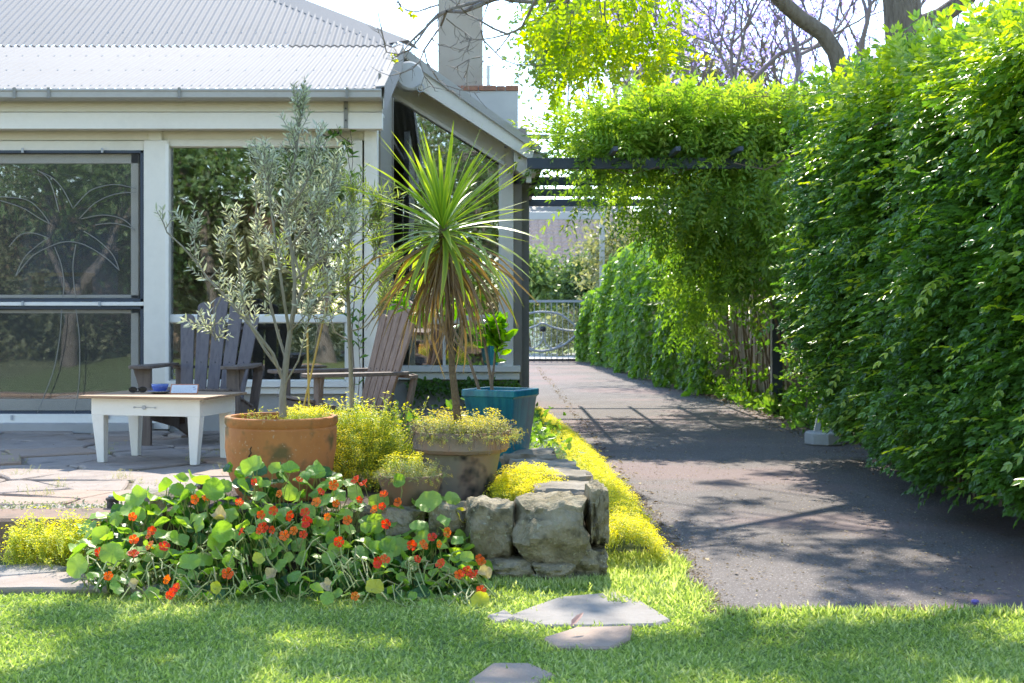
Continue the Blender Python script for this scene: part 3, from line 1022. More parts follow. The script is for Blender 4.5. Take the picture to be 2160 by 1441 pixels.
mb.build('glazing_bar', M['white'], wr)

# --- the rest of the walls, ceiling and floor closing the house in
inner = rough_mat('interior_plaster', (.16, .15, .13), (.22, .21, .18), None, 2, .9, 0)
mb = MB()
ox0, ox1, oz0, oz1 = X(60, 17.5), X(262, 17.5), Z(640, 17.5), Z(445, 17.5)  # unseen opening added behind the curtain to let sky light through
mb.box(EX, ox0, 17.5, 17.6, .1, 3.75); mb.box(ox0, ox1, 17.5, 17.6, .1, oz0); mb.box(ox0, ox1, 17.5, 17.6, oz1, 3.75)
mb.add([(x, y, z) for y in (17.5, 17.6) for x, z in ((ox1, .1), (.28, .1), (.28, 2.85), (-1.0, 3.75), (ox1, 3.75))], [(0, 1, 2, 3, 4), (9, 8, 7, 6, 5)]); mb.box(EX - .1, EX, YF, 19.6, .1, 3.1); mb.box(.28, .38, YG + .15, 19.6, .1, 2.86)
hp(mb, 'wall', inner)
mb = MB(); mb.box(EX, X(796) - .02, YF + .13, 17.5, 2.86, 2.90); hp(mb, 'ceiling', inner)
mb = MB(); mb.box(EX, X(796) - .02, YF + .14, YG, PZ, PZ + .04); mb.box(EX, .28, YG + .16, 19.5, PZ, PZ + .04); hp(mb, 'floor', rough_mat('floorboards', (.12, .07, .04), (.18, .11, .07), None, 5, .5, 0))

# chimney: broad base, brick course, shaft
YC = 17.6
ch = MB(); a = P(955, 300, YC); b = P(1093, 192, YC)
ch.box(a.x, b.x, YC, YC + .6, 2.2, b.z)
chim = hp(ch, 'chimney', M['parapet'], bevel=.006)
mb = MB(); a = P(924, 192, YC + .02); b = P(1018, 0, YC + .02)
mb.box(a.x, b.x, YC + .06, YC + .55, a.z, b.z + 1.0); mb.build('chimney_shaft', M['chimney'], chim, bevel=.01)
mb = MB(); mb.box(X(956, YC), X(1092, YC), YC + .0, YC + .6, Z(192, YC) + .002, Z(183, YC)); mb.build('mortar', M['render'], chim)
x = X(952, YC); i = 0
while x < X(1093, YC) - .03:
    w_ = .225 if i % 3 else .11
    w_ = min(w_, X(1095, YC) - x)
    mb = MB(); mb.box(x + .004, x + w_ - .006, YC - .02 + U(-.006, .006), YC + .62, Z(192, YC) + .003, Z(181, YC) + U(-.006, .004))
    mb.build('brick', M['brickcap'], chim, bevel=.008)
    x += w_; i += 1
# small white hipped roof end behind the chimney, and its box
mb = MB(); q = [P(1093, 256, 19), P(1128, 275, 19), P(1128, 275, 21), P(1093, 256, 21)]
mb.add(q, [(0, 1, 2, 3)]); mb.rect(1093, 1112, 270, 300, 19.05, .6)
mb.rect(1110, 1160, 283, 292, 19.2, .1)
hp(mb, 'rear_roof', M['white_roof'])

# ---- inside the house, seen dimly through the glass
def inside(name, rects, mat, label, cat, Y, t=.03, **k):
    mb = MB()
    for r in rects: mb.rect(*r, Y, t)
    o = mb.build(name, mat, None, bevel=.004)
    c = P((rects[0][0] + rects[0][1]) / 2, rects[0][3], Y)
    o.data.transform(Matrix.Translation(-c)); o.location = c
    return tag(o, label, cat)


blue_c = leaf_mat('blue_grey_cloth', (.30, .36, .46), (.30, .36, .46), (.30, .36, .46), trans=.4, rough=.9, tcol=(.32, .36, .42))
cur = inside('curtain', [(40, 110, 440, 650), (110.5, 178, 440, 650), (178.5, 280, 440, 650)], blue_c, 'pale blue-grey curtain seen dimly through the left upper glass', 'curtain', 17.3)
pale_c = rough_mat('pale_wood', (.42, .28, .15), (.52, .38, .22), None, 5, .8, 0)
mb = MB()
inside('bench_seat', [(60, 182, 575, 582), (66, 72, 582, 640), (170, 176, 582, 640), (72, 170, 606, 612)], pale_c, 'light timber bench standing inside the upper left door glass', 'bench', 13.2, .3)

# hanging throw with a lattice of diamonds
mb = MB(); mb.rect(18, 132, 668, 775, 13.0, .01)
thr = mb.build('patterned_throw', rough_mat('throw_cloth', (.42, .39, .30), (.5, .46, .36), None, 5, .95, .2, 60), None)
c = P(75, 775, 13.0); thr.data.transform(Matrix.Translation(-c)); thr.location = c
tag(thr, 'pale throw with a dark diamond lattice hanging inside the lower glass', 'throw')
mb = MB(); s_ = .052
for i in range(0, 10):
    for j in range(0, 9):
        cx = X(18, 13) + (i + .5) * s_; cz = Z(775, 13) + (j + .5) * s_
        if (i + j) % 2: continue
        for q in (.052, .030):
            pp = [(cx - q, cz), (cx, cz + q), (cx + q, cz), (cx, cz - q)]
            for a_, b_ in zip(pp, pp[1:] + pp[:1]):
                mb.beam((a_[0], 12.995, a_[1]), (b_[0], 12.995, b_[1]), .004, .006, (0, 1, 0))
mb.v = [(x - c.x, y - c.y, z - c.z) for x, y, z in mb.v]
mb.build('diamond_pattern', M['navy'], thr)

# ================================================================== PERGOLA, FENCE, GATE
pergola = empty('pergola', (3.0, 14.2, 0), label='blue-grey timber pergola spanning the driveway between house and fence', cat='pergola')


def wpart(mb, name, mat, root, **k):
    o = mb.build(name, mat, None, **k)
    o.parent = root
    o.matrix_parent_inverse = Matrix.Translation(-root.location) if root.rotation_euler.z == 0 else (Matrix.Translation(root.location) @ Matrix.Rotation(root.rotation_euler.z, 4, 'Z')).inverted()
    return o


BEAMS = [(14.2, 333, 356, 1123), (16.1, 373, 391, 1112), (17.8, 398, 414, 1098), (19.5, 420, 435, 1094)]
for (Y, a, b, x0) in BEAMS:
    mb = MB(); z1 = Z(a, Y); z0 = Z(b, Y)
    mb.box(X(x0, Y) - .05, 3.55, Y, Y + .06, z0, z1)
    wpart(mb, 'beam', M['beam'], pergola, bevel=.004)
for xb in (1.15, 1.75, 2.35, 2.95, 3.45):
    mb = MB(); mb.box(xb, xb + .045, 13.6, 20.0, Z(333, 14.2) + .003, Z(333, 14.2) + .045)
    wpart(mb, 'batten', M['beam'], pergola)
for (px, Y) in ((1640, 16.2), (1448, 22.5)):
    mb = MB(); x = X(px, Y); mb.box(x - .06, x + .06, Y, Y + .12, 0, 2.55)
    wpart(mb, 'post', M['beam'], pergola, bevel=.004)

YK = 34.8
carport = empty('carport_frame', (1.4, YK, 0), label='pale grey steel frame with one post beyond the pergola beams', cat='frame')
mb = MB(); mb.rect(1085, 1276, 447, 463, YK, .1); wpart(mb, 'beam', M['galv'], carport, bevel=.004)
mb = MB(); mb.box(X(1265, YK), X(1276, YK), YK + .02, YK + .1, 0, Z(463, YK) - .002); wpart(mb, 'post', M['galv'], carport, bevel=.004)

# paling fence along the drive, each paling its own board
fence = empty('paling_fence', (3.4, 10, 0), label='weathered grey paling fence along the right side of the driveway', cat='fence')
pal_me = []
for v in range(5):
    mb = MB(); h = 1.72 + .03 * v
    mb.add([(0, -.052, 0), (0, .052, 0), (.016, .052, 0), (.016, -.052, 0), (0, -.052, h - .01 * v), (0, .052, h), (.016, .052, h), (.016, -.052, h - .01 * v)],
           [(3, 2, 1, 0), (4, 5, 6, 7), (0, 1, 5, 4), (1, 2, 6, 5), (2, 3, 7, 6), (3, 0, 4, 7)])
    pal_me.append(mb.mesh('paling', M['paling']))


def fence_x(y):
    return 3.72 if y < 12 else max(2.75, 3.72 - (y - 12) * .05)


y = 5.0
n_ = 0
while y < 33.5 and n_ < 290:
    o = link('paling', R.choice(pal_me), fence)
    o.location = (fence_x(y) - 3.4 + U(-.006, .006), y - 10, -.02 + U(-.03, .02)); o.rotation_euler = (U(-.012, .012), U(-.015, .015), U(-.04, .04) + (.05 if y > 12 else 0))
    y += .098 + U(0, .012); n_ += 1
for z in (.35, 1.0, 1.5):
    mb = MB(); mb.beam((fence_x(5) + .045, 5, z), (fence_x(12) + .045, 12, z), .04, .09); mb.beam((fence_x(12) + .045, 12, z), (fence_x(33) + .045, 33, z), .04, .09)
    wpart(mb, 'rail', M['paling'], fence)

# driveway gate
gate = empty('driveway_gate', (.7, 33.8, 0), label='black wrought iron driveway gate with big arcs and radiating bars', cat='gate')
YT = 33.8
mb = MB(); mb.rect(880, 1262, 633, 638, YT, .05); wpart(mb, 'top_rail', M['bluegrey_iron'], gate)
mb = MB(); mb.rect(880, 1272, 757, 762, YT, .05); wpart(mb, 'bottom_rail', M['iron'], gate)
for px in range(1103, 1262, 12):
    a = P(px, 760, YT + .02); b = P(px, 637, YT + .02)
    wpart(MB().tube([a, b], .009, 5), 'bar', M['bluegrey_iron'], gate)


def arc(pts, r, mat=None, nm='scroll'):
    pp = [P(x, y, YT - .02) for x, y in pts]
    out = []
    for i in range(len(pp) - 1):
        p0 = pp[max(0, i - 1)]; p1 = pp[i]; p2 = pp[i + 1]; p3 = pp[min(len(pp) - 1, i + 2)]
        for k in range(6):
            t = k / 6
            out.append(.5 * ((2 * p1) + (p2 - p0) * t + (2 * p0 - 5 * p1 + 4 * p2 - p3) * t * t + (3 * p1 - p0 - 3 * p2 + p3) * t ** 3))
    out.append(pp[-1])
    return wpart(MB().tube(out, r, 6), nm, mat or M['bluegrey_iron'], gate, smooth=True)


arc([(1066, 700), (1100, 730), (1142, 741), (1185, 730), (1212, 710), (1221, 697)], .035)
arc([(1060, 700), (1085, 675), (1115, 662), (1145, 658), (1180, 663), (1205, 680), (1222, 698), (1238, 725)], .028)
arc([(1102, 697), (1130, 688), (1145, 682), (1165, 690), (1195, 697), (1222, 698), (1250, 694)], .025)
arc([(1221, 697), (1245, 655)], .02); arc([(1221, 697), (1238, 730)], .02); arc([(1221, 697), (1250, 700)], .02)
arc([(1105, 722), (1122, 735), (1142, 722), (1146, 700)], .018); arc([(1187, 722), (1166, 735), (1150, 722), (1146, 700)], .018)
mb = MB(); c = P(1145, 694, YT - .06)
mb.lathe([(.01, -.03), (.055, -.02), (.07, 0), (.055, .02), (.01, .03)], (0, 0, 0), 12)
mb.v = [(c.x + x * 1.1, c.y + z, c.z + y) for x, y, z in mb.v]
wpart(mb, 'lock_boss', M['iron'], gate, smooth=True)
mb = MB(); mb.box(X(1270, YT), X(1278, YT), YT - .05, YT + .1, 0, 1.5); wpart(mb, 'gate_post', M['iron'], gate)

# ================================================================== BEYOND THE GATE
sheet('road', [(-60, 36), (60, 36), (60, 41), (-60, 41)], -.015, rough_mat('path_concrete', (.40, .38, .35), (.5, .48, .44), None, 1, .9, 0, world=True))
sheet('verge', [(-60, 41.0), (60, 41.0), (60, 47), (-60, 47)], -.012, rough_mat('verge_grass', (.16, .22, .05), (.22, .28, .07), None, 2, .95, .3, 30, world=True))
pf = empty('picket_fence', (0, 46, 0), label='white picket fence across the street seen through the iron gate', cat='fence')
mb = MB(); w_ = .045; h = 1.15
mb.add([(-w_, 0, 0), (w_, 0, 0), (w_, .02, 0), (-w_, .02, 0), (-w_, 0, h), (w_, 0, h), (w_, .02, h), (-w_, .02, h), (0, 0, h + .06), (0, .02, h + .06)],
       [(3, 2, 1, 0), (0, 1, 5, 4), (1, 2, 6, 5), (2, 3, 7, 6), (3, 0, 4, 7), (4, 5, 8), (7, 9, 6), (5, 6, 9, 8), (7, 4, 8, 9)])
pk = mb.mesh('picket', M['white'])
x = X(1040, 46)
while x < X(1200, 46):
    o = link('picket', pk, pf); o.location = (x, 0, .02); x += .135
for z in (.3, .95):
    mb = MB(); mb.box(X(1036, 46), X(1200, 46), .02, .06, z, z + .07); mb.build('rail', M['white'], pf)

YN = 56.0
nb = empty('neighbour_house', (2.2, YN, 0), label='brick house with a terracotta tiled roof across the street', cat='house')
brick_far = rough_mat('far_brick', (.22, .13, .10), (.30, .20, .16), (.36, .27, .22), 12, .9, 0, stretch=(1, 1, 3))
x0, x1 = X(1000, YN), X(1460, YN); ze = Z(556, YN)
mb = MB(); mb.box(x0 + .3, x1 - .3, YN + .5, YN + 8, 0, ze); wpart(mb, 'wall', brick_far, nb)
mb = MB(); mb.box(x0, x1, YN - .02, YN + .06, ze - .12, ze + .10); wpart(mb, 'fascia', M['white'], nb)
mb = MB(); slope = math.tan(math.radians(27)); dpt = 5.2
mb.add([(x0, YN, ze), (x1, YN, ze), (x1 - 2, YN + dpt, ze + dpt * slope), (x0 + 2, YN + dpt, ze + dpt * slope)], [(0, 1, 2, 3)])
wpart(mb, 'roof', M['bronze'], nb)
tile_m = rough_mat('roof_tile', (.42, .27, .21), (.55, .40, .33), (.62, .50, .43), 1.3, .7, 0)
mb = MB()
for i in range(7):
    t = math.pi * i / 6
    mb.v.append((-.15 + .3 * i / 6, 0, .055 * math.sin(t))); mb.v.append((-.15 + .3 * i / 6, .42, .055 * math.sin(t) + .0)); mb.v.append((-.15 + .3 * i / 6, 0, -.08))
for i in range(6):
    mb.f.append((3 * i, 3 * i + 3, 3 * i + 4, 3 * i + 1)); mb.f.append((3 * i + 2, 3 * i + 5, 3 * i + 3, 3 * i))
tile = mb.mesh('roof_tile', tile_m, True)
cnt = 0
ang = math.atan(slope)
for r in range(13):
    for c_ in range(24):
        x = X(1085, YN) + c_ * .30
        if x > x1 - .2 - r * .14: continue
        y = YN - .05 + r * .38 * math.cos(ang)
        o = link('roof_tile', tile, nb)
        o.location = (x - 2.2, y - YN, ze + .08 + (y - YN) * slope); o.rotation_euler = (ang - .16, 0, 0)
        cnt += 1
for a, b in ((1165, 1200), (1225, 1262)):
    mb = MB()
    for r in ((a, b, 592, 595), (a, b, 628, 631), (a, a + 3, 592, 631), (b - 3, b, 592, 631)): mb.rect(*r, YN + .44, .06)
    w_ = wpart(mb, 'window', M['white'], nb)
    mb = MB(); mb.rect(a + 2, b - 2, 594, 629, YN + .47, .01); mb.build('pane', M['glass'], w_)
# street wires on their pole, far behind the chimney
pole = empty('power_pole', (X(1030, 48), 48, 0), label='distant power pole with wires rising beside the chimney', cat='pole')
mb = MB(); p_ = pole.location
mb.tube([(0, 0, 0), (0, 0, Z(138, 48))], .06, 8); mb.build('mast', M['galv'], pole)
for dz, dx in ((.0, 0), (-.28, 0), (-.52, 0), (-.8, 0)):
    for sgn in (-1, 1):
        pts = []
        for i in range(9):
            t = i / 8
            pts.append((sgn * 30 * t, 2 * t, Z(146, 48) + dz - 3.2 * t * sgn * 1.2 - 2.0 * t * (1 - t)))
        MB().tube(pts, .012, 4).build('wire', M['galv'], pole)

# ---------------------------------------------------------------- the stand under the hedge
st = empty('banner_stand', G(1738, 938), label='grey metal brace and pole standing on a round concrete foot beside the hedge', cat='stand')
L0 = st.location
mb = MB(); mb.lathe([(.155, 0), (.17, .01), (.17, .10), (.16, .115)], (0, 0, 0), 8); mb.build('foot', M['concrete'], st, bevel=.006)
mb = MB(); mb.beam((-.065, 0, .113), (.045, .02, .62), .05, .02, (0, 1, 0)); mb.build('brace', M['galv'], st)
mb = MB(); mb.tube([(.06, 0, .11), (.06, 0, 1.9)], .03, 10); mb.build('pole', M['galv'], st, smooth=True)

# ================================================================== LEAF-BUILT VEGETATION
def unit(n, up_bias=0.0, out=None, k=1.0):
    v = rng.normal(size=(n, 3)) * k
    if out is not None: v = v + out
    v[:, 2] += up_bias
    return nrm(v)


def plant_root(name, loc, label, cat, group=None):
    return empty(name, loc, 0, label=label, cat=cat, group=group)


def add_leaves(root, T, pos, fwd, up, size, rnd, mat, name='foliage', smooth=False):
    """pos in world coordinates"""
    L = np.array(root.location) if root else np.zeros(3)
    me = scatter_mesh(name, T, np.asarray(pos) - L, fwd, up, size, rnd, mat, smooth)
    return link(name, me, root, kind='stuff')


def lnoise(p, s, seed=0.0):
    """cheap smooth noise on arrays, about -1..1"""
    x, y, z = (p[:, 0] * s + seed, p[:, 1] * s + seed * 1.7, p[:, 2] * s - seed)
    return (np.sin(x * 1.7 + 1.3 * np.sin(y * 1.1)) + np.sin(y * 2.1 + 1.7 * np.sin(z * 1.3 + 1)) + np.sin(z * 1.9 + 1.1 * np.sin(x * 1.9 + 2))) / 3


T_HEDGE = T_pinnate(3, .36, .46, .30, True, True, .07, 50)
T_WIST = T_pinnate(5, .26, .36, .45, False, True, .06, 62)
T_WISTQ = T_pinnate(5, .27, .38, .45, True, True, .06, 62)
T_L2 = T_leaf(.5, .08, .12, False)
T_L4 = T_leaf(.5, .08, .12, True)

# ---- the big clipped hedge on the right
hedge = plant_root('hedge', (3.0, 8.6, 0), 'tall clipped dark green hedge with lime new growth along the right of the driveway', 'hedge')
HY0, HY1 = 5.5, 11.2
def hedge_top(y): return np.interp(y, [5.5, 6.6, 7.6, 9, 10.4, 11.3], [2.40, 2.40, 2.54, 2.64, 2.72, 2.72])
def face_x(y, z):
    b = .10 * np.sin(y * 2.1 + z * 1.3) + .07 * np.sin(y * 4.7 - z * 3.9 + 1) + .05 * np.sin(z * 7 + y * 6)
    base = np.interp(z, [0, .25, .6, 1.2, 2.2, 2.9], [.10, .02, -.12, -.10, -.10, .10])
    far = np.interp(y, [8.8, 11.0], [0, .34]) * np.interp(z, [0, .55, 1.0], [1, 1, 0])
    return 2.52 + base + b * .5 + far
n = 17500
y = rng.uniform(HY0, HY1, n); z = rng.uniform(.05, 1, n) ** .9 * hedge_top(y)
lo = .10 + .12 * np.clip(1 - (y - 5.5) / 2, 0, 1) + .10 * np.abs(np.sin(y * 3.1))
z = np.maximum(z, lo + rng.uniform(0, .25, n) ** 1)
dep = np.abs(rng.normal(0, .11, n))
clumpy = lnoise(np.stack([y, y * 0, z], 1), 2.6, 3)
gap = lnoise(np.stack([y, z * 0, z], 1), 4.5, 9)
keep = ~((gap < -.50) & (dep < .16))
x = face_x(y, z) - .11 * clumpy + dep - .05 * (rng.random(n) ** 3)
pos = np.stack([x, y, z], 1)[keep]
out = np.tile([-1.0, -.25, .12], (len(pos), 1))
fwd = unit(len(pos), 0, out, .42)
up = unit(len(pos), 0, np.tile([-.35, -.1, 1.0], (len(pos), 1)), .33)
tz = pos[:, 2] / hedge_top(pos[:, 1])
age_tone = np.clip(rng.normal(.28, .16, len(pos)) + .75 * np.clip((tz - .80) / .2, 0, 1) * rng.uniform(.5, 1, len(pos)) + .35 * np.clip((tz - .3), 0, 1) * (rng.random(len(pos)) < .22) + .22 * clumpy[keep] * .4 - dep[keep] * .8 + .35 * (rng.random(len(pos)) < .07), 0, 1)  # lime by height: new growth, plus sunlit yellow put into the colour
add_leaves(hedge, T_HEDGE, pos, fwd, up, rng.uniform(.085, .155, len(pos)), age_tone, M['hedge'])
# top and far end
n = 5200
y = rng.uniform(HY0, HY1 + .1, n); x = rng.uniform(2.48, 3.9, n)
z = hedge_top(y) + .05 * np.sin(x * 5 + y * 3) + .06 * np.sin(y * 7.3) - np.abs(rng.normal(0, .07, n)) + .10 * rng.random(n) ** 4
pos = np.stack([x, y, z], 1)
fwd = unit(n, .9, np.tile([-.4, -.15, 0], (n, 1)), .6)
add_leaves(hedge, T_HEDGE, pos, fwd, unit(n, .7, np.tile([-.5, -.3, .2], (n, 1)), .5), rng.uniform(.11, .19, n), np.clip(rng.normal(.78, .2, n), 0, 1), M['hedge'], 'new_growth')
n = 2600
x = rng.uniform(2.35, 3.9, n); z = rng.uniform(.3, 2.75, n); y = 11.2 + .1 * np.sin(x * 4 + z * 5) - np.abs(rng.normal(0, .1, n))
pos = np.stack([x, y, z], 1)
add_leaves(hedge, T_HEDGE, pos, unit(n, 0, np.tile([-.6, .6, .1], (n, 1)), .5), unit(n, 1), rng.uniform(.09, .15, n), np.clip(rng.normal(.4, .2, n), 0, 1), M['hedge'])
n = 360
y = rng.uniform(HY0, HY1, n); z = rng.uniform(.15, 1, n) * hedge_top(y); z = np.maximum(z, .3)
pos = np.stack([face_x(y, z) - rng.uniform(.04, .13, n), y, z], 1)
fwd = unit(n, .1, np.tile([-1.2, -.3, 0], (n, 1)), .45)
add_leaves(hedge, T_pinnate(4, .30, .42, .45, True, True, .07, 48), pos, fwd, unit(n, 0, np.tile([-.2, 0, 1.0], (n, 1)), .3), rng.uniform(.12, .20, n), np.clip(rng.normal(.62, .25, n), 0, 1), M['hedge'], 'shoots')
n = 260
y = rng.uniform(HY0, HY1, n); x = rng.uniform(2.45, 3.2, n); pos = np.stack([x, y, hedge_top(y) + rng.uniform(0, .10, n)], 1)
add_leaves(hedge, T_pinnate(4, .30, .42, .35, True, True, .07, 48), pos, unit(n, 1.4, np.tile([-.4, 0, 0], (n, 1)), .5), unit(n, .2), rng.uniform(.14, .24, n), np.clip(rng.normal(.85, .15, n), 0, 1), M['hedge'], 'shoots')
# twigs and stems inside, and dark leaves filling the core
mb = MB()
for i in range(150):
    y = U(5.6, 11.1); x = U(3.0, 3.4); p = Vector((x, y, 0)); pts = [p]; d = Vector((U(-.08, .08), U(-.2, .2), 1)).normalized(); r = U(.010, .022)
    for k in range(6):
        p = p + d * U(.3, .5); d = (d + Vector((U(-.12, .14), U(-.25, .25), 0))).normalized(); pts.append(p)
        for q in range(2):
            e = p + Vector((U(-.18, .1), U(-.3, .3), U(-.02, .25)))
            mb.tube([p, (p + e) / 2 + Vector((0, 0, .04)), e], [.006, .0045, .002], 3, False)
    pts = [q_ for q_ in pts if q_.z < 2.45]
    mb.tube(pts, [r * (1 - .8 * k / 7) for k in range(len(pts))], 5, False)
mb.v = [(a - 3.0, b - 8.6, c) for a, b, c in mb.v]
mb.build('stems', M['vine_stem'], hedge, kind='stuff')
inner_leaf = leaf_mat('inner_hedge_leaf', (.008, .02, .008), (.014, .038, .012), (.02, .05, .014), trans=.15, rough=.5)  # near-black greens carry the shade inside the hedge
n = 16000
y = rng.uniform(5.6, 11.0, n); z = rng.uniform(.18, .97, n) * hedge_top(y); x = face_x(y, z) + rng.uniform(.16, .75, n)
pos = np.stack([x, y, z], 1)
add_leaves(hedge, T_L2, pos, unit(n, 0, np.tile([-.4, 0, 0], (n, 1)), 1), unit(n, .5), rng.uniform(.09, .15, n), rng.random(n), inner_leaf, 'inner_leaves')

# low yellow-flowered weeds poking out at the hedge foot
# ---- wisteria on the pergola
vine = plant_root('wisteria_vine', (2.4, 15.5, 0), 'bright green wisteria smothering the pergola and hanging over the paling fence', 'vine')
PP, FW, UP_, SZ, RN = [], [], [], [], []


def cloud(n, c, r, up_bias=-.1, age_tone=.5, size=(.26, .40), out=None, hang=0.0):
    c = np.array(c); r = np.array(r)
    d = nrm(rng.normal(size=(n, 3))); rad = rng.uniform(.55, 1.0, (n, 1)) ** .6
    p = c + d * rad * r * (1 + .18 * lnoise(d * 3 + c, 2.2, c[0])[:, None])
    f = d * .8 + rng.normal(size=(n, 3)) * .6
    f[:, 2] += up_bias - hang
    if out is not None: f += np.array(out)
    PP.append(p); FW.append(f); UP_.append(unit(n, .9, None, .6)); SZ.append(rng.uniform(*size, n))
    RN.append(np.clip(age_tone + .28 * d[:, 2] + rng.normal(0, .2, n), 0, 1))  # upper side of each clump tinted lighter, as if sunlit


def flush(root, T, mat, name='foliage'):
    add_leaves(root, T, np.concatenate(PP), np.concatenate(FW), np.concatenate(UP_), np.concatenate(SZ), np.concatenate(RN), mat, name)
    for a in (PP, FW, UP_, SZ, RN): a.clear()


# mass on top of the beams
for i in range(36):
    x = U(1.25, 3.9); y = U(14.4, 18.0); t = max(0, x - .8)
    zt = 2.85 + .35 * min(1, t / .9) + U(-.06, .12)
    cloud(50, (x, y, zt - .22), (U(.35, .5), U(.4, .6), U(.14, .2)), age_tone=.55, up_bias=.5)
for i in range(22):
    x = .72 + 3.1 * i / 21; cloud(int(68 * min(1, x / 1.3)), (x, 14.5 + U(-.1, .2), 2.84 + .20 * min(1, (x - .6) / .8) + U(-.06, .06)), (.30, .30, .18), age_tone=.62, up_bias=.35)
for i in range(12):
    x = 1.5 + 2.2 * i / 11; cloud(60, (x, 14.4, 3.04 + U(-.05, .06)), (.26, .3, .16), age_tone=.7)
# hanging under the beams and down to the fence at the right
for (px, py, Y, r, n) in ((1262, 362, 15.6, .10, 24), (1215, 425, 16.5, .08, 14), (1290, 425, 16.5, .10, 24), (1350, 405, 16.0, .16, 46), (1360, 455, 16, .12, 35), (1420, 395, 15.0, .34, 170), (1420, 450, 15.5, .22, 80), 
                          (1490, 430, 15.0, .32, 160), (1500, 500, 15.5, .30, 140), (1540, 420, 14.6, .36, 200), (1530, 500, 15.0, .40, 230), (1525, 555, 15.4, .24, 90), (1610, 420, 14.6, .36, 210),
                          (1610, 500, 14.8, .36, 210), (1600, 545, 15.2, .24, 80), (1660, 450, 14.4, .35, 190), (1480, 570, 17.0, .34, 170), (1470, 560, 17.5, .26, 90), (1450, 500, 17.5, .24, 80),
                          (1460, 630, 17.5, .2, 60), (1500, 590, 16.5, .24, 90), (1445, 610, 18.5, .26, 90), (1650, 570, 14.6, .16, 36), (1450, 690, 18.8, .2, 60), (1490, 690, 17.2, .12, 16), (1585, 640, 15.4, .08, 8), (1550, 640, 16.4, .08, 8), (1660, 380, 14.2, .3, 160), (1560, 360, 14.1, .3, 150), (1460, 370, 14.3, .26, 110)):
    c = P(px, py, Y)
    cloud(int(n * .50), c, (r, r * 1.1, r * 1.15), hang=.75, age_tone=.48 if py > 480 else .52)
flush(vine, T_WIST, M['wisteria'])
mb = MB()
for i in range(60):
    x = U(3.1, 3.4); y = U(13.2, 19.5); p = Vector((x + .15, y, U(0, .1))); pts = [p]
    for k in range(8):
        p = p + Vector((U(-.09, .07), U(-.1, .1), U(.25, .42))); pts.append(p)
    mb.tube(pts, [U(.006, .02)] * 9, 4, False)
for i in range(26):
    a = Vector((U(1.2, 3.2), U(13.9, 18), 2.62)); b = a + Vector((U(-.8, .8), U(-.6, .3), U(-.35, .2))); m_ = (a + b) / 2 + Vector((0, 0, -.12))
    mb.tube([a, m_, b], .007, 4, False)
for i in range(40):
    p = Vector((U(1.0, 3.9), 14.1, 3.15)); mb.tube([p, p + Vector((U(-.1, .1), 0, .15)), p + Vector((U(-.3, .3), 0, U(.12, .26)))], .003, 3, False)
mb.v = [(a - 2.4, b - 15.5, c) for a, b, c in mb.v]
mb.build('stems', M['vine_stem'], vine, kind='stuff')

# ---- ivy-covered far stretch of the fence, down to the gate
ivy = plant_root('ivy_hedge', (2.9, 27, 0), 'leafy creeper hedge over the far stretch of fence beside the iron gate', 'creeper')
n = 17000
y = rng.uniform(19.5, 34.2, n)
top = np.interp(y, [19, 22, 25, 28, 31, 34.2], [1.95, 2.15, 2.25, 2.15, 1.7, 1.5]) + .12 * np.sin(y * 2.7)
z = rng.random(n) ** .8 * top
xf = np.interp(y, [19, 24, 30, 34], [2.85, 2.62, 2.42, 2.15]) + .12 * np.sin(y * 2.2 + z * 2) + .08 * np.sin(z * 6 + y * 5) - .12 * np.sin(np.pi * z / top) + .02
x = xf + np.abs(rng.normal(0, .1, n))
tp = rng.random(n) < .22
x[tp] = rng.uniform(2.4, 3.6, tp.sum()); z[tp] = top[tp] + rng.normal(0, .07, tp.sum())
pos = np.stack([x, y, z], 1)
age_tone = np.clip(.3 + .55 * np.clip(z / top - .6, 0, 1) * 2 * rng.random(n) + rng.normal(0, .14, n), 0, 1)
add_leaves(ivy, T_L4, pos, unit(n, -.9, np.tile([-.6, -.3, 0], (n, 1)), .6), unit(n, .5, np.tile([-.8, -.4, 0], (n, 1)), .5), rng.uniform(.09, .17, n), age_tone, M['ivy'])
n = 420
y = rng.uniform(12.5, 22, n); x = fence_x(0) * 0 + np.array([fence_x(v) for v in y]) - .05 - np.abs(rng.normal(0, .1, n)); z = np.abs(rng.normal(0, .45, n)) + .03 + .35 * (np.sin(y * 3) > .2)
pos = np.stack([x, y, z], 1)
add_leaves(ivy, T_L4, pos, unit(n, -.5, np.tile([-.6, -.3, 0], (n, 1)), .7), unit(n, .8), rng.uniform(.07, .14, n), np.clip(rng.normal(.3, .2, n), 0, 1), M['ivy'])

# undergrowth along the fence foot
ug = plant_root('undergrowth', (3.0, 17, 0), 'low leafy weeds along the foot of the paling fence', 'weeds')
n = 4200
y = rng.uniform(12.6, 33, n) ; ex = np.interp(y, [12, 13, 20, 26, 34], [3.45, 3.22, 3.08, 2.9, 2.45])
x = ex + rng.normal(.12, .12, n); z = np.abs(rng.normal(0, .08, n)) * (1 + .8 * np.sin(y * 2.1)) + .02
pos = np.stack([x, y, z], 1)
add_leaves(ug, T_L4, pos, unit(n, .3, np.tile([-.5, -.3, 0], (n, 1)), .9), unit(n, 1.0), rng.uniform(.06, .13, n), np.clip(rng.normal(.4, .25, n), 0, 1), M['ivy'])


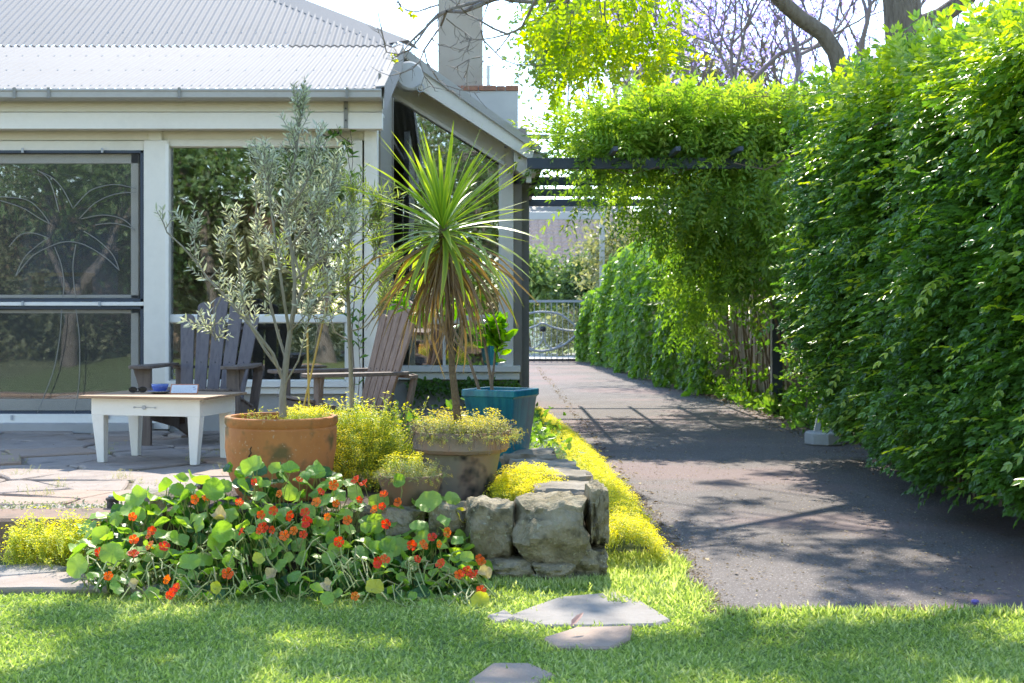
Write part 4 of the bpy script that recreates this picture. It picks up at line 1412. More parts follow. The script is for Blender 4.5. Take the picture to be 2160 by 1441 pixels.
# ---- trees
def grow(mb, tips, p, d, length, rad, depth, spread=.55, seg=4, up=.12, n=5, minr=.006, ratio=.72):
    pts = [p]; dd = d.copy()
    for k in range(seg):
        dd = (dd + Vector((U(-.16, .16), U(-.16, .16), U(-.08, .14) + up * .3))).normalized()
        p = p + dd * length / seg; pts.append(p)
    mb.tube(pts, [max(minr, rad * (1 - .38 * k / seg)) for k in range(seg + 1)], n, False)
    if depth == 0:
        tips.append((pts[-1], dd)); tips.append((pts[-2], dd)); return
    for c in range(2 if R.random() < .6 else 3):
        ax = dd.orthogonal().normalized(); ax.rotate(Matrix.Rotation(U(0, 6.28), 3, dd))
        nd = dd.copy(); nd.rotate(Matrix.Rotation(U(.5, 1.1) * spread, 3, ax)); nd.z += up; nd.normalize()
        grow(mb, tips, pts[-1] if c < 2 else pts[-2], nd, length * U(.62, .85), rad * .62 * (1 if c else 1.15), depth - 1, spread, seg, up, max(3, n - 1), minr, ratio)


def tree(name, base, height, rad, depth, label, cat, leafmat, leafT, per_tip, leaf_size, puff, group=None, lean=(0, 0), bark='bark_far', spread=.6, age_tone=.5, trunk_frac=.3):
    root = plant_root(name, base, label, cat, group)
    R.seed(int(abs(base[0]) * 1000 + base[1] * 7)); mb = MB(); tips = []
    d = Vector((lean[0], lean[1], 1)).normalized()
    L = height * trunk_frac
    grow(mb, tips, Vector((0, 0, -.1)), d, L, rad, depth, spread, 5, .1, 7)
    mb.build('trunk', M[bark], root, smooth=True)
    P_ = np.array([t[0] for t in tips]); n = len(P_) * per_tip
    pos = np.repeat(P_, per_tip, 0) + rng.normal(size=(n, 3)) * puff
    me = scatter_mesh('crown', leafT, pos, unit(n, -.1), unit(n, .6), rng.uniform(*leaf_size, n), np.clip(rng.normal(age_tone, .25, n), 0, 1), leafmat)
    link('crown', me, root, kind='stuff')
    return root


# bare-branched jacarandas behind the pergola
for i, (px, Y, h, ln, lab) in enumerate(((1490, 30, 9.5, (-.05, 0), 'jacaranda with forked bare limbs left of the hedge top'), (1725, 27, 10.5, (.03, 0), 'jacaranda with a straight trunk just above the hedge corner'),
                                         (1400, 38, 10.5, (.05, 0), 'jacaranda in mauve bloom above the middle of the pergola vine'), (1930, 36, 11.5, (.02, 0), 'jacaranda behind the thick tree trunk at the right'), (1600, 44, 12, (0, 0), 'farthest jacaranda between the two forked ones'))):
    tree('jacaranda_tree', (X(px, Y), Y, 0), h, .15, 6, lab, 'tree', M['jacaranda'], T_L2, 5, (.09, .18), .38, 'jacarandas behind the pergola', ln, 'bark_far', .78)
# green bushy trees behind the house corner
tree('garden_tree', (X(1235, 66), 66, 0), 13.2, .16, 4, 'grey-green tree rising between the parapet and the vine', 'tree', M['far_green'], T_L4, 60, (.22, .40), .8, None, (0, 0), 'bark_far', .5, .45, .42)
tree('garden_tree', (X(1390, 40), 40, 0), 8.0, .16, 4, 'tree with mauve and olive foliage behind the yellow-green sprays', 'tree', M['far_olive'], T_L4, 60, (.16, .3), .55, None, (0, 0), 'bark_far', .7, .45, .34)
tree('street_tree', (X(1118, 42), 42, 0), 2.5, .08, 3, 'round bright green tree in front of the tiled roof house', 'tree', M['far_green'], T_L4, 150, (.14, .26), .42, None, (0, 0), 'bark_far', .6, .7, .36)
tree('street_shrub', (X(1248, 40), 40, 0), 2.4, .08, 3, 'dark fine-leaved conifer beside the grey carport post', 'shrub', M['far_green'], T_L2, 170, (.12, .22), .34, None, (0, 0), 'bark_far', .5, .1, .36)
tree('street_shrub', (X(1365, 36), 36, 0), 3.2, .1, 4, 'pale olive shrub to the right of the grey carport post', 'shrub', M['far_olive'], T_L2, 80, (.12, .22), .5, None, (0, 0), 'bark_far', .7, .5, .34)
tree('street_shrub', (X(1180, 39), 39, 0), 1.2, .04, 2, 'low flowering shrub above the white pickets', 'shrub', M['far_olive'], T_L2, 120, (.08, .16), .3, None, (0, 0), 'bark_far', .8, .6, .3)
tree('background_tree', (X(1560, 52), 52, 0), 9, .2, 4, 'dense tree in the gap behind the vine and the jacarandas', 'tree', M['far_olive'], T_L4, 90, (.2, .4), .8, None, (0, 0), 'bark_far', .8, .4, .3)
tree('background_tree', (X(1860, 50), 50, 0), 9, .2, 4, 'dense tree low behind the hedge top on the right', 'tree', M['far_olive'], T_L4, 90, (.2, .4), .8, None, (0, 0), 'bark_far', .8, .4, .3)
# trees across the garden behind the photographer, mirrored in the window panes
for i, (x, y, h, lab) in enumerate(((-9.5, -7.5, 7.5, 'dark garden tree mirrored in the left doors'), (-6.6, -9.5, 8.5, 'spreading garden tree mirrored between the posts'), (-3.8, -7.8, 7.5, 'garden tree mirrored in the front window'), (-1.2, -9.5, 8, 'garden tree mirrored in the raked window'), (1.6, -8.5, 8, 'garden tree mirrored at the right end of the raked window'))):
    tree('garden_tree', (x, y, 0), h, .2, 4, lab, 'tree', M['far_green'], T_L2, 90, (.12, .22), .7, 'trees across the lawn', (0, 0), 'bark', .85, .5, .26)

bh = plant_root('boundary_hedge', (-5, -10.5, 0), 'tall boundary hedge across the back lawn mirrored in the window glass', 'hedge')
n = 62000
x = rng.uniform(-15, 6, n); z = rng.random(n) * (8.8 + .8 * np.sin(x * 1.3) + .4 * np.sin(x * 3.1)); y = -10.5 + .5 * np.sin(x * 1.1 + z) + .3 * np.sin(z * 3 + x * 2) + rng.normal(0, .2, n)
pos = np.stack([x, y, z], 1)
add_leaves(bh, T_L2, pos, unit(n, -.3), unit(n, .5, np.tile([0, .6, 0], (n, 1)), .6), rng.uniform(.14, .26, n), np.clip(.35 + .4 * lnoise(pos, 1.5, 2) + rng.normal(0, .15, n), 0, 1), M['far_olive'])
mb = MB(); mb.box(-10, 0, -.05, .05, 0, 3.9); mb.v = [(a, b - .3, c) for a, b, c in mb.v]
mb.build('stems', M['vine_stem'], bh)

# ---- the big tree behind the hedge, its crown above the picture
big = plant_root('shade_tree', (X(1905, 13), 13.0, 0), 'large furrowed tree trunk rising behind the hedge at the upper right', 'tree')
BL = big.location
def bl(v): return Vector(v) - BL
mb = MB()
mb.tube([(0, 0, 0), (-.03, 0, 1.5), bl(P(1908, 110, 13)), bl(P(1902, 0, 13)), bl(P(1896, -140, 13))], [.22, .18, .165, .17, .15], 16, False)
mb.build('trunk', M['bark'], big, smooth=True)
limbs = [([P(1930, 60, 13), P(1985, 35, 13), P(2040, -5, 13), P(2120, -120, 12.8)], [.10, .085, .08, .06]),
         ([P(1896, -140, 13), Vector((3.2, 12.4, 6.0)), Vector((2.2, 11.6, 6.6)), Vector((.6, 10.8, 6.9))], [.14, .10, .07, .035]),
         ([P(1896, -140, 13), Vector((3.9, 12.2, 6.2)), Vector((4.2, 11.3, 6.8)), Vector((4.0, 10.2, 7.0))], [.13, .09, .06, .03]),
         ([Vector((3.2, 12.4, 6.0)), Vector((2.6, 11.2, 6.3)), Vector((2.0, 10.3, 6.4)), Vector((1.3, 9.6, 6.3))], [.07, .05, .035, .02])]
for pts, r in limbs:
    MB().tube([bl(p) for p in pts], r, 10, False).build('limb', M['bark'], big, smooth=True)
br = plant_root('leaning_tree', (X(1790, 12.6), 12.6, 0), 'curved bare tree limb arching up-left from behind the hedge', 'tree')
mb = MB(); q = [Vector((X(1810, 12.6), 12.6, 0)), P(1798, 330, 12.6), P(1775, 160, 12.6), P(1762, 110, 12.6), P(1735, 70, 12.6), P(1690, 40, 12.5), P(1645, 0, 12.4), P(1600, -60, 12.3), P(1500, -130, 12.0), P(1400, -150, 11.5)]
mb.tube([v - br.location for v in q], [.10, .085, .075, .075, .075, .07, .065, .06, .045, .03], 12, False); mb.build('trunk', M['bark'], br, smooth=True)

# its leaves: clumps, whose shade dapples the lawn and the drive
SPOTS = [(330, 1350, .26), (150, 1300, .18), (470, 1378, .16), (180, 1425, .22), (420, 1430, .2), (700, 1395, .16), (600, 1300, .2), (780, 1300, .16), (930, 1330, .17), (900, 1400, .16), (1060, 1375, .17), (1230, 1400, .22), (1420, 1375, .22), (1560, 1330, .14), (1640, 1400, .20),
         (1790, 1345, .2), (1960, 1345, .2), (2110, 1400, .26), (1830, 1432, .2), (2110, 1240, .40), (1980, 1200, .40), (2080, 1150, .45), (1830, 1150, .30), (1700, 1110, .18), (1560, 1060, .16), (1480, 1080, .10), (1600, 1160, .15), (1660, 1000, .2), (1780, 1030, .3),
         (1850, 1220, .2), (1720, 1180, .12), (1520, 1020, .14), (1750, 1000, .2), (1900, 1080, .4), (1800, 1270, .12), (1330, 1050, .07), (1245, 1285, .08)]
PPc = []; tw = MB()
for (px, py, r) in SPOTS:
    if r == 0: continue
    g = G(px, py); zc = U(5.6, 6.8)
    c = g + SUN * (zc / SUN.z)
    n = int(34 + (1400 if py > 1285 else 420) * r * r * 4)
    r = r * (.74 if py > 1285 else .92)
    q_ = np.sqrt(rng.random(n)) * r * (1 + .35 * np.sin(3 * (th := rng.uniform(0, 6.283, n)) + px) + .2 * np.sin(7 * th))
    d = np.stack([q_ * np.cos(th) * 1.3, q_ * np.sin(th) * (.95 if py > 1285 else .75), rng.normal(0, .10, n)], 1)
    PPc.append(np.array(c) + d)
    hub = min(([Vector(p) for l_ in limbs for p in l_[0]]), key=lambda v: (v - c).length)
    mid = (hub + c) / 2 + Vector((U(-.2, .2), U(-.2, .2), .15))
    tw.tube([bl(hub), bl(mid), bl(c)], [.028, .018, .008], 5, False)
    for q in range(5):
        e = c + Vector((U(-r, r), U(-r, r), U(-r, r) * .6)); tw.tube([bl(c), bl(e)], [.007, .003], 3, False)
tw.build('branches', M['bark'], big, kind='stuff')
pos = np.concatenate(PPc); n = len(pos)
# foliage stays above what the picture shows
ok = pos[:, 2] > EYE + (CY + 25) / F * pos[:, 1]
pos = pos[ok]; n = len(pos)
add_leaves(big, T_L4, pos, unit(n), unit(n, 1), rng.uniform(.07, .13, n), np.clip(rng.normal(.5, .2, n), 0, 1), M['crown_leaf'], 'crown')

# ---- overhanging branch with bare twigs at top left and hanging yellow-green sprays
oh = plant_root('overhanging_branch', P(1180, -60, 10.2), 'overhanging branch with bare grey twigs and hanging yellow-green leaf sprays at the top', 'branch')
OL = oh.location
mb = MB()
def tw_(pts, r, Y=10.2, n=6):
    pp = [P(x, y, Y + .12 * math.sin(i * 1.7 + x)) - OL for i, (x, y) in enumerate(pts)]
    rr = [r * (1 - .6 * i / (len(pp) - 1)) for i in range(len(pp))]
    mb.tube(pp, rr, n, False)
    return pp
main = [([(1300, -90), (1200, -40), (1040, -2), (1000, 15), (975, 25), (942, 24)], .03),
        ([(1040, 0), (1010, 3), (980, 10), (955, 18), (925, 30), (910, 45), (895, 62), (875, 80), (860, 95), (850, 110), (835, 120)], .016),
        ([(942, 24), (925, 35), (905, 50), (885, 80), (865, 105), (840, 115), (815, 110), (805, 65), (798, 30)], .011),
        ([(942, 24), (930, 55), (912, 80), (895, 105), (885, 130), (870, 145), (845, 155), (822, 160)], .010),
        ([(955, 18), (965, 10), (945, -4), (925, -15)], .010),
        ([(1100, -20), (1080, 4), (1060, -2)], .02), ([(1300, -90), (1200, -5), (1130, 5), (1085, 2), (1060, -10)], .026),
        ([(1135, -10), (1100, 60), (1070, 72), (1040, 60), (1010, 42), (985, 30), (970, 15)], .012),
        ([(1200, 0), (1150, 35), (1110, 50), (1075, 72)], .013),
        ([(1013, 45), (1015, 65), (1020, 85), (1040, 105), (1060, 125), (1090, 137), (1125, 136)], .008),
        ([(1035, -5), (1025, 20), (1018, 42)], .007),
        ([(1070, 72), (1040, 80), (1010, 84), (990, 82), (970, 90)], .007),
        ([(1075, 74), (1055, 100), (1035, 120), (1020, 128)], .006),
        ([(942, 40), (960, 55), (980, 68), (993, 78), (990, 95), (985, 108)], .005),
        ([(912, 82), (925, 95), (950, 100), (970, 105), (985, 108)], .005),
        ([(895, 105), (900, 130), (912, 150), (925, 170), (940, 180), (970, 190), (1000, 195)], .006),
        ([(885, 130), (895, 160), (915, 185), (940, 190)], .005),
        ([(840, 115), (830, 100), (815, 95), (800, 70)], .005), ([(850, 25), (840, 5), (830, -10)], .006), ([(925, 10), (900, 18), (880, 25), (860, 22), (845, 12), (838, -5)], .007),
        ([(1013, 120), (990, 125), (965, 140), (955, 142)], .005), ([(990, 125), (985, 150), (978, 165), (985, 175), (1005, 172)], .004)]
ends = []
for pts, r in main:
    pp = tw_(pts, r * .92)
    for i in range(1, len(pp)):
        ends.append((pp[i], (pp[i] - pp[i - 1]).normalized()))
for p, d in ends:
    for q in range(2):
        v = (d + Vector((U(-1, 1), U(-.6, .6), U(-1, .8)))).normalized(); L = U(.04, .16)
        a = p + v * L * .5 + Vector((U(-.01, .01), 0, U(-.01, .01))); e = a + (v + Vector((U(-.6, .6), 0, U(-.6, .6)))).normalized() * L * .6
        mb.tube([p, a, e], [.0035, .0025, .0015], 3, False)
mb.build('twigs', M['twig'], oh, kind='stuff')
# leafy sprays
clusters = [(1110, 20, 25, 30, 26), (1150, 40, 40, 40, 60), (1130, 100, 18, 25, 16), (1215, 30, 60, 40, 120), (1200, 95, 55, 45, 125), (1180, 150, 45, 35, 70), (1170, 185, 18, 14, 12), (1265, 70, 45, 50, 110), (1255, 125, 45, 32, 75), (1310, 40, 38, 40, 55), (1290, 110, 28, 45, 45),
            (1345, 85, 26, 40, 42), (1370, 30, 40, 30, 55), (1400, 70, 40, 35, 85), (1425, 100, 28, 30, 50), (1395, 120, 32, 25, 45), (1360, 135, 20, 18, 20), (1330, 0, 110, 12, 50), (1440, 20, 15, 25, 18), (1240, -20, 160, 25, 120), (1320, 75, 10, 30, 10)]
mb = MB()
for (px, py, rx, ry, n) in clusters:
    n = int(n * .36)
    a = rng.uniform(0, 2 * math.pi, n); q = np.sqrt(rng.random(n))
    Ys = rng.normal(10.3, .22, n)
    pos = np.array([tuple(P(px + rx * q[i] * math.cos(a[i]), py + ry * q[i] * math.sin(a[i]), Ys[i])) for i in range(n)])
    PP.append(pos); FW.append(unit(n, -1.0, np.tile([0, 0, -.3], (n, 1)), .75)); UP_.append(unit(n, .3)); SZ.append(rng.uniform(.11, .18, n)); RN.append(np.clip(rng.normal(.5, .28, n), 0, 1))
    c = P(px, py, 10.3) - OL; t0 = P(px * .6 + 1260 * .4, -50, 10.3) - OL
    mb.tube([t0, (t0 + c) / 2 + Vector((U(-.05, .05), 0, 0)), c], [.012, .007, .003], 4, False)
flush(oh, T_pinnate(4, .34, .5, .35, True, True, .06, 60), M['over_leaf'], 'leaf_sprays')
for (px, py) in ((833, 125), (828, 118), (862, 30), (848, 18), (870, 32)):
    n = 5; pos = np.array([tuple(P(px + U(-5, 5), py + U(-5, 5), 10.2)) for i in range(n)])
    PP.append(pos); FW.append(unit(n, -.5)); UP_.append(unit(n, .3)); SZ.append(rng.uniform(.03, .05, n)); RN.append(rng.uniform(.7, 1, n))
flush(oh, T_L4, M['over_leaf'], 'small_leaves')
mb.build('spray_stems', M['twig'], oh, kind='stuff')

# ================================================================== RAISED BED
def rock_mesh(dx, dy, dz, seed, sub=5, boxy=.42, amp=.09):
    """irregular boulder filling dx*dy*dz, base at z=0"""
    n = sub * 2 + 1
    idx = {}; vs = []; fs = []
    def vid(p):
        k = tuple(round(c, 4) for c in p)
        if k not in idx: idx[k] = len(vs); vs.append(p)
        return idx[k]
    g = [-1 + 2 * i / (n - 1) for i in range(n)]
    for ax in range(3):
        for s in (-1, 1):
            for i in range(n - 1):
                for j in range(n - 1):
                    q = []
                    for a, b in ((g[i], g[j]), (g[i + 1], g[j]), (g[i + 1], g[j + 1]), (g[i], g[j + 1])):
                        p = [0, 0, 0]; p[ax] = s; p[(ax + 1) % 3] = a; p[(ax + 2) % 3] = b
                        q.append(vid(tuple(p)))
                    fs.append(tuple(q if s > 0 else q[::-1]))
    out = []
    for p in vs:
        v = Vector(p); sph = v.normalized()
        w = v * (1 - boxy) * .92 + sph * boxy * 1.12
        o = Vector((seed * 3.1, seed * 1.7, seed))
        k = 1 + amp * 2.2 * noise.noise(w * 1.1 + o) + amp * 1.0 * noise.noise(w * 3.1 + o) + amp * .6 * noise.noise(w * 7 + o) + amp * 1.3 * round(noise.noise(w * 2.2 + o * 1.3) * 4) / 4
        # flat-ish facets
        w = w * k
        out.append((w.x * dx / 2, w.y * dy / 2, (w.z + 1) * dz / 2))
    m = MB(); m.add(out, fs); return m


bed = empty('raised_bed', (-.4, 7.1, 0), label='raised garden bed edged with rough sandstone boulders beside the driveway', cat='garden bed')
BLc = bed.location
mb = MB(); mb.prism(rough_poly([(-1.5, 6.42), (-.1, 6.3), (.30, 6.25), (.38, 6.7), (.34, 7.6), (.22, 8.5), (-1.0, 8.5), (-1.45, 7.4)], .02, .15, 5), 0, .25)
mb.v = [(a - BLc.x, b - BLc.y, c + (.02 * noise.noise(Vector((a * 3, b * 3, 0))) if c > .1 else 0)) for a, b, c in mb.v]
mb.build('soil', M['soil'], bed)


def stone(px0, px1, py0, py1, Yf, depth, seed, mat='rock', boxy=.42, amp=.09, rz=0, sub=6, z0=None):
    """a boulder whose front face fills the given outline at distance Yf"""
    a = P(px0, py1, Yf); b = P(px1, py0, Yf)
    za = max(-.02, a.z) if z0 is None else z0
    m = rock_mesh((b.x - a.x) * 1.03, depth, (b.z - za) * 1.02, seed, sub, boxy, amp)
    o = m.build('stone', M[mat], bed, auto=True)
    o.location = ((a.x + b.x) / 2 - BLc.x, Yf + depth / 2 - BLc.y, za); o.rotation_euler = (0, 0, rz)
    return o


stone(1086, 1247, 1058, 1212, 6.06, .40, 1.3, 'rock', .50, .10)
stone(984, 1086, 1064, 1198, 6.12, .36, 2.1, 'rock', .50, .09)
stone(1243, 1284, 1030, 1158, 6.14, .34, 3.7, 'rock', .35, .09, .05)
stone(900, 992, 1070, 1160, 6.22, .3, 4.4, 'rock', .5, .1)
stone(800, 905, 1075, 1165, 6.26, .3, 5.2, 'rock', .5, .1)
stone(700, 802, 1080, 1170, 6.3, .3, 6.2, 'rock', .5, .1)
stone(560, 700, 1080, 1170, 6.34, .3, 7.2, 'rock', .5, .1)
stone(430, 562, 1075, 1170, 6.4, .3, 7.9, 'rock', .5, .1)
stone(300, 425, 1046, 1150, 6.6, .3, 8.6, 'rock', .5, .1)
stone(1040, 1130, 1186, 1236, 6.04, .3, 9.1, 'rock', .35, .1)
stone(1125, 1215, 1192, 1240, 6.02, .3, 9.9, 'rock', .35, .1)
stone(1205, 1282, 1160, 1236, 6.10, .3, 10.3, 'rock', .38, .1)
stone(960, 1046, 1182, 1226, 6.10, .3, 11.1, 'rock', .38, .1)
# the right side of the bed: flat stones stepping back along the drive
ys = [6.46, 6.80, 7.16, 7.50, 7.86, 8.25]
for i in range(5):
    d_ = ys[i + 1] - ys[i]
    m = rock_mesh(.34, d_ * 1.02, .15, 20 + i * 1.3, 5, .36, .09); o = m.build('stone', M['rock_pale'], bed, auto=True)
    o.location = (.335 - .02 * i - (.06 if i > 3 else 0) - BLc.x, (ys[i] + ys[i + 1]) / 2 - BLc.y, .215 + U(-.012, .015)); o.rotation_euler = (0, 0, U(-.12, .12) + .06)
    m = rock_mesh(.32, d_ * 1.0, .25, 30 + i * 1.7, 5, .36, .08); o = m.build('stone', M['rock'], bed, auto=True)
    o.location = (.345 - .02 * i - (.06 if i > 3 else 0) - BLc.x, (ys[i] + ys[i + 1]) / 2 - BLc.y, -.02)

# a loose rock and a low dark light fitting on the patio's edge
m = rock_mesh(.20, .2, .12, 41, 5, .5, .1)
rk = m.build('rock', M['rock_pale'], None, auto=True); rk.location = G(345, 1085, .17); tag(rk, 'rounded brown rock half hidden behind the nasturtium leaves on the patio edge', 'rock')
gl = empty('garden_light', G(238, 1082, .16), label='short dark garden light stub at the left end of the nasturtiums', cat='garden light')
mb = MB(); mb.lathe([(.03, 0), (.03, .06), (.035, .065), (.035, .075), (.01, .078)], (0, 0, 0), 14); mb.build('body', M['iron'], gl, auto=True)
mb = MB(); mb.lathe([(.022, .0781), (.024, .085), (.01, .09)], (0, 0, 0), 12); mb.build('cap', M['galv'], gl, smooth=True)

# ================================================================== POTS
def pot_noise(mb, amp, s):
    mb.v = [(x * (1 + amp * noise.noise(Vector((x * s, y * s, z * s)))), y * (1 + amp * noise.noise(Vector((x * s, y * s, z * s + 5)))), z) for x, y, z in mb.v]
    return mb


def Rz(py, Y): return EYE + (CY - py) / F * Y

# big terracotta bowl with the olive tree
YP = 6.95
pot1 = empty('terracotta_pot', (X(593, YP), YP, .25), label='big round orange terracotta pot with a chipped side, holding the olive tree', cat='pot')
rim = Rz(877, YP) - .25; r = 118 / F * YP
mb = MB()
mb.lathe([(.02, .0), (r * .72, 0), (r * .80, .03), (r * .92, rim * .3), (r * .985, rim * .62), (r * .985, rim * .86), (r * .965, rim * .88), (r * 1.0, rim * .92), (r * 1.0, rim * .99), (r * .985, rim), (r * .90, rim), (r * .885, rim * .97), (r * .87, rim * .86), (.02, rim * .86)], (0, 0, 0), 56)
pot_noise(mb, .02, 4).build('body', M['terracotta'], pot1, auto=True)
mb = MB(); mb.lathe([(.01, rim * .90), (r * .86, rim * .885)], (0, 0, 0), 30)
mb.v = [(x, y, z + .012 * noise.noise(Vector((x * 9, y * 9, 0)))) for x, y, z in mb.v]; mb.build('soil', M['soil'], pot1)
# the crack in its side
mb = MB()
ck = [(528, 945), (524, 952), (527, 958), (521, 966), (525, 973), (523, 984)]
pp = []
for (px, py) in ck:
    x = X(px, 6.66) - pot1.location.x; z = Rz(py, 6.64) - .25
    yy = -math.sqrt(max(0, (r * .985) ** 2 - x * x)) - .0015; pp.append((x, yy, z))
mb.tube(pp, .0035, 4); mb.build('crack', M['soil'], pot1)

# weathered grey pot with the cordyline
YQ = 6.92
pot2 = empty('weathered_pot', (X(972, YQ), YQ, .24), label='grey lichen-stained flared pot under the spiky cordyline', cat='pot')
rim = Rz(908, YQ) - .24; r = 103 / F * YQ
mb = MB(); mb.lathe([(.02, 0), (r * .60, 0), (r * .64, .03), (r * .80, rim * .66), (r * .84, rim * .70), (r * .84, rim * .71)], (0, 0, 0), 48); pot_noise(mb, .03, 5).build('body', M['pot_grey'], pot2, auto=True)
mb = MB(); mb.lathe([(r * .82, rim * .69), (r * .93, rim * .71), (r * .985, rim * .76), (r * .985, rim * .97), (r, rim), (r * .90, rim), (r * .88, rim * .9), (.02, rim * .9)], (0, 0, 0), 48); pot_noise(mb, .02, 5).build('rim', M['pot_rim'], pot2, auto=True)
mb = MB(); mb.lathe([(.02, rim * .93), (r * .88, rim * .92)], (0, 0, 0), 30); mb.build('soil', M['soil'], pot2)

# small mossy pot
YS = 6.5
pot3 = empty('small_pot', (X(866, YS), YS, .235), label='small brown terracotta bowl spilling pale sedum in front of the grey pot', cat='pot')
rim = Rz(1000, YS) - .235; r = 68 / F * YS
mb = MB(); mb.lathe([(.02, 0), (r * .55, 0), (r * .72, rim * .25), (r * .93, rim * .7), (r, rim * .85), (r, rim), (r * .9, rim), (r * .88, rim * .88), (.02, rim * .88)], (0, 0, 0), 36); pot_noise(mb, .03, 7).build('body', M['terracotta_old'], pot3, auto=True)

# tall square teal planter behind
YT_ = 7.95
pot4 = empty('teal_planter', (X(1056, YT_ + .1), YT_ + .10, .235), math.radians(0), label='tall tapered square planter in glossy teal glaze beside the driveway', cat='planter')
def sq(cx, w, rz, z): 
    return [(cx + w * math.cos(rz + k * math.pi / 2), w * math.sin(rz + k * math.pi / 2), z) for k in range(4)]
ht = Rz(822, YT_) - .235
rz_ = math.radians(-72)     # corner nearest the viewer a little right of centre
def ring(w, z, k=4):
    out = []
    base = sq(0, w, rz_, z)
    for i in range(4):
        a = Vector(base[i]); b = Vector(base[(i + 1) % 4]); p = Vector(base[i - 1])
        out.append(a + (p - a) * .07); out.append(a + ((p - a) + (b - a)) * .018); out.append(a + (b - a) * .07)
    return out
w_ = .232
rings = [ring(w_ * .66, 0), ring(w_ * .68, .02), ring(w_ * .96, ht - .05), ring(w_ * 1.03, ht - .035), ring(w_ * 1.03, ht - .004), ring(w_ * 1.01, ht), ring(w_ * .88, ht), ring(w_ * .86, ht - .06)]
mb = MB(); n = 12
for rg in rings: mb.v += [tuple(v) for v in rg]
for i in range(len(rings) - 1):
    for k in range(n):
        mb.f.append((i * n + k, i * n + (k + 1) % n, (i + 1) * n + (k + 1) % n, (i + 1) * n + k))
mb.f.append(tuple(reversed(range(n))))
mb.build('body', M['glaze'], pot4, auto=True)
mb = MB(); mb.add(ring(w_ * .87, ht - .055), [tuple(range(12))]); mb.build('soil', M['soil'], pot4)

# second teal pot near the wall
pot5 = empty('teal_pot', (X(918, 15.3), 15.3, PZ + .04), label='round teal glazed pot seen through the lower pane behind the cordyline', cat='pot')
r = 32 / F * 15.3; h5 = Rz(706, 15.3) - PZ - .04
mb = MB(); mb.lathe([(.02, 0), (r * .75, 0), (r * .95, h5 * .4), (r * 1.0, h5 * .8), (r * .96, h5 * .93), (r * 1.05, h5 * .96), (r * 1.05, h5), (r * .9, h5), (r * .86, h5 * .9), (.02, h5 * .9)], (0, 0, 0), 30); mb.build('body', M['glaze'], pot5, auto=True)
mb = MB(); mb.lathe([(.01, h5 * .92), (r * .86, h5 * .91)], (0, 0, 0), 20); mb.build('soil', M['soil'], pot5)

# ---- sedum: fleshy sprigs with yellow flower heads
def T_sprig(nl=9, fl=5, seed=1, h=1.0, flower=True):
    rr = random.Random(seed); v = []; t = []; c = []
    def tri(a, b, d, k):
        n = len(v); v.extend([a, b, d]); t.append((n, n + 1, n + 2)); c.extend([k] * 3)
    bend = (rr.uniform(-.2, .2), rr.uniform(-.2, .2))
    def sp(z): return (bend[0] * z * z, bend[1] * z * z, z * h)
    a, b = sp(0), sp(1)
    tri((a[0] - .02, a[1], a[2]), (a[0] + .02, a[1], a[2]), b, 0); 
    for i in range(nl):
        z = .15 + .8 * i / nl; p = sp(z); an = i * 2.4; L = .17 * (1.15 - .3 * z)
        d = (math.cos(an), math.sin(an)); w = .035
        tri((p[0] - d[1] * w, p[1] + d[0] * w, p[2]), (p[0] + d[1] * w, p[1] - d[0] * w, p[2]), (p[0] + d[0] * L, p[1] + d[1] * L, p[2] + .09), 0.05 * i / nl)
    if flower:
        for i in range(fl):
            an = i * 6.283 / fl + .3; L = rr.uniform(.12, .22); p = sp(1.0)
            q = (p[0] + math.cos(an) * L, p[1] + math.sin(an) * L, p[2] + rr.uniform(.0, .07)); w = .075
            for k in range(2):
                b_ = an + k * 1.57
                dx, dy = math.cos(b_) * w, math.sin(b_) * w
                tri((q[0] - dx, q[1] - dy, q[2]), (q[0] + dy * .6, q[1] - dx * .6, q[2] + .03), (q[0] + dx, q[1] + dy, q[2] + .01), 1.0)
    # arrange x along z-up: template x axis = growth direction
    V = np.array(v); V = V[:, [2, 0, 1]]
    return (V, None, np.array(t), np.array(c))


SPR = [T_sprig(9, 5, s) for s in (1, 2, 3)]
SPG = [T_sprig(11, 0, s, flower=False) for s in (4, 5)]


def sedum(root, pos, size, mat, frac_flower=.6, out=None, name='sprigs', lean=.35, age_tone=.5):
    n = len(pos)
    pick = rng.random(n)
    for i, T in enumerate(SPR + SPG):
        if i < 3: m = (pick < frac_flower) & ((np.arange(n) % 3) == i)
        else: m = (pick >= frac_flower) & ((np.arange(n) % 2) == i - 3)
        if m.sum() == 0: continue
        k = int(m.sum())
        o = (np.zeros((k, 3)) if out is None else out[m])
        f = nrm(o + np.array([0, 0, 1.0]) + rng.normal(size=(k, 3)) * lean)
        add_leaves(root, T, pos[m], f, rng.normal(size=(k, 3)), rng.uniform(size[0], size[1], k), np.clip(rng.normal(age_tone, .25, k), 0, 1), mat, name)


def disc(n, cx, cy, r, z, edge=0.0):
    a = rng.uniform(0, 6.283, n); q = np.sqrt(rng.uniform(edge, 1, n)) * r
    return np.stack([cx + q * np.cos(a), cy + q * np.sin(a), np.full(n, z)], 1)


def runners(root, pts, mat, name='trailing_stems'):
    mb = MB(); l = root.location
    for a, b, sag in pts:
        a = Vector(a) - l; b = Vector(b) - l; m = (a + b) / 2 + Vector((U(-.02, .02), U(-.02, .02), sag))
        mb.tube([a, m, b], .0018, 3, False)
    mb.build(name, mat, root, kind='stuff')


